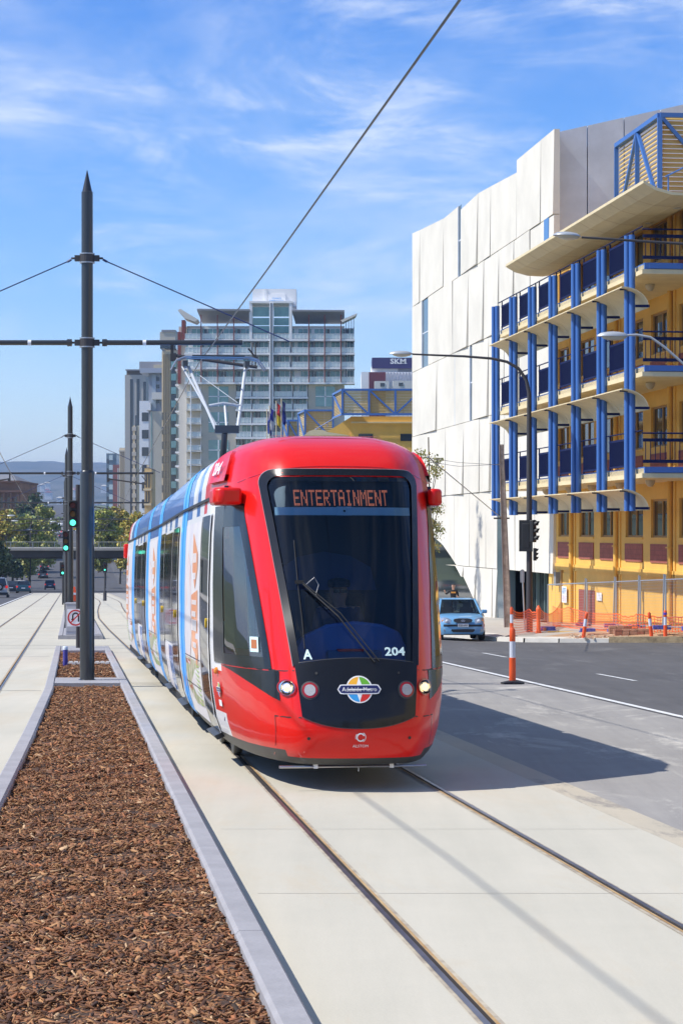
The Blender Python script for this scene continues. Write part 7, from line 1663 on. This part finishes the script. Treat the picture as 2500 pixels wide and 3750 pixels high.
# white bus on the rise
Yb_ = 610; b = Vector((pos(212, Yb_), Yb_, g(Yb_))); t = thing('bus', b, 'white bus climbing the far hill between the trees', 'bus'); mb = MB(); mb.b2((b.x - 1.3, Yb_, b.z + .35), (b.x + 1.3, Yb_ + 9, b.z + 3.2), 0, None); mb.build('body', M['white2'], t, bevel=.25)
mb = MB(); mb.b2((b.x - 1.0, Yb_ - .03, b.z + 1.7), (b.x + 1.0, Yb_ + .02, b.z + 2.5), 0, None); mb.build('rear_window', M['bdark'], t)
for s in (-1, 1):
    mb = MB(); mb.b2((b.x + s * .85, Yb_ - .04, b.z + .7), (b.x + s * 1.15, Yb_ + .02, b.z + 1.1), 0, None); mb.build('tail_light', M['tail'], t); mb = MB(); mb.lathe(Vector((b.x + s * .95, Yb_ + 1.5, b.z + .45)), [(.45, 0), (.45, .25)], 12, axis=(s, 0, 0)); mb.build('wheel', M['tyre'], t)
# pedestrian
person = figure('person', Vector((pos(1659, 101), 101, kz(pos(1659, 101), 101) + .13)), 1.62, math.atan2(-1, -.1), dict(wr=(.24, .10, .78), er=(.20, .03, .70), hr=(.25, .14, .82), wl=(-.13, .09, .62), hl=(-.10, .13, .66)), (.015, .015, .018), 'person in a black t-shirt with an orange chest print standing behind the blue car')
mb = MB(); c = wloc(person) + Vector((0, 0, 1.22)); mb.box(c + Vector((-.01, -.165, 0)), (.22, .01, .07)); mb.build('shirt_print', mat('orange_print', (.7, .30, .05), .7), person)
# far street lamps on the left
for i, (x, y, Y) in enumerate(((30, 1889, 230), (45, 1908, 262), (100, 1940, 330), (125, 1949, 360), (187, 1911, 300), (160, 1978, 430))):
    b = Vector((pos(x - 75, Y), Y, g(Y))); a = px(x, y, Y); t = thing('street_lamp', b, ('far street lamp on the left, number %s from the nearest' % ['one', 'two', 'three', 'four', 'five', 'six'][i]) if 0 else ['pale lamp head against the yellow trees, highest at the left edge', 'pale lamp head just right of and below the highest one', 'pale lamp head over the olive tree', 'pale lamp head right of the olive tree', 'pale lamp head nearest the second mast', 'lowest and farthest pale lamp head, level with the bridge rail'][i], 'street lamp', 'distant street lamps on the left')
    mb = MB(); mb.tube([b, Vector((b.x, Y, a.z - .5)), Vector((b.x + .5, Y, a.z + .1)), a], [.09, .07, .05, .04], 6); mb.build('pole', M['poledark'], t); lamp_head(a - Vector((.1, 0, 0)), (1, 0, 0), .9, t, .35)
# orange works barrier at the end of the far median
Yq = 165; b = G(-2.3, Yq, .1); mb = MB(); mb.box(b + Vector((0, 0, .45)), (.45, .4, .9), 0); mb.box(b + Vector((0, -.21, .55)), (.46, .02, .16), 1); mb.box(b + Vector((0, 0, .95)), (.2, .2, .25), 0); tag(mb.build('works_barrier', [M['borange'], M['refl']], loc=b), 'small orange and white works barrier at the far end of the median', 'barrier')

# ---- air
mb = MB(); mb.b2((-7000, -90, -12), (7000, 8200, 240), 0, None)
hz_ = bpy.data.materials.new('haze'); hz_.use_nodes = True; hn = hz_.node_tree; hn.nodes.clear(); ho = hn.nodes.new('ShaderNodeOutputMaterial'); hv = hn.nodes.new('ShaderNodeVolumePrincipled')
hv.inputs['Color'].default_value = (.45, .66, 1, 1); hv.inputs['Density'].default_value = .00015; hv.inputs['Anisotropy'].default_value = 0.2; hn.links.new(hv.outputs[0], ho.inputs['Volume'])
tag(mb.build('haze', hz_), 'thin blue haze between the street and the far hills', 'haze', kind='stuff')
bpy.context.view_layer.update()
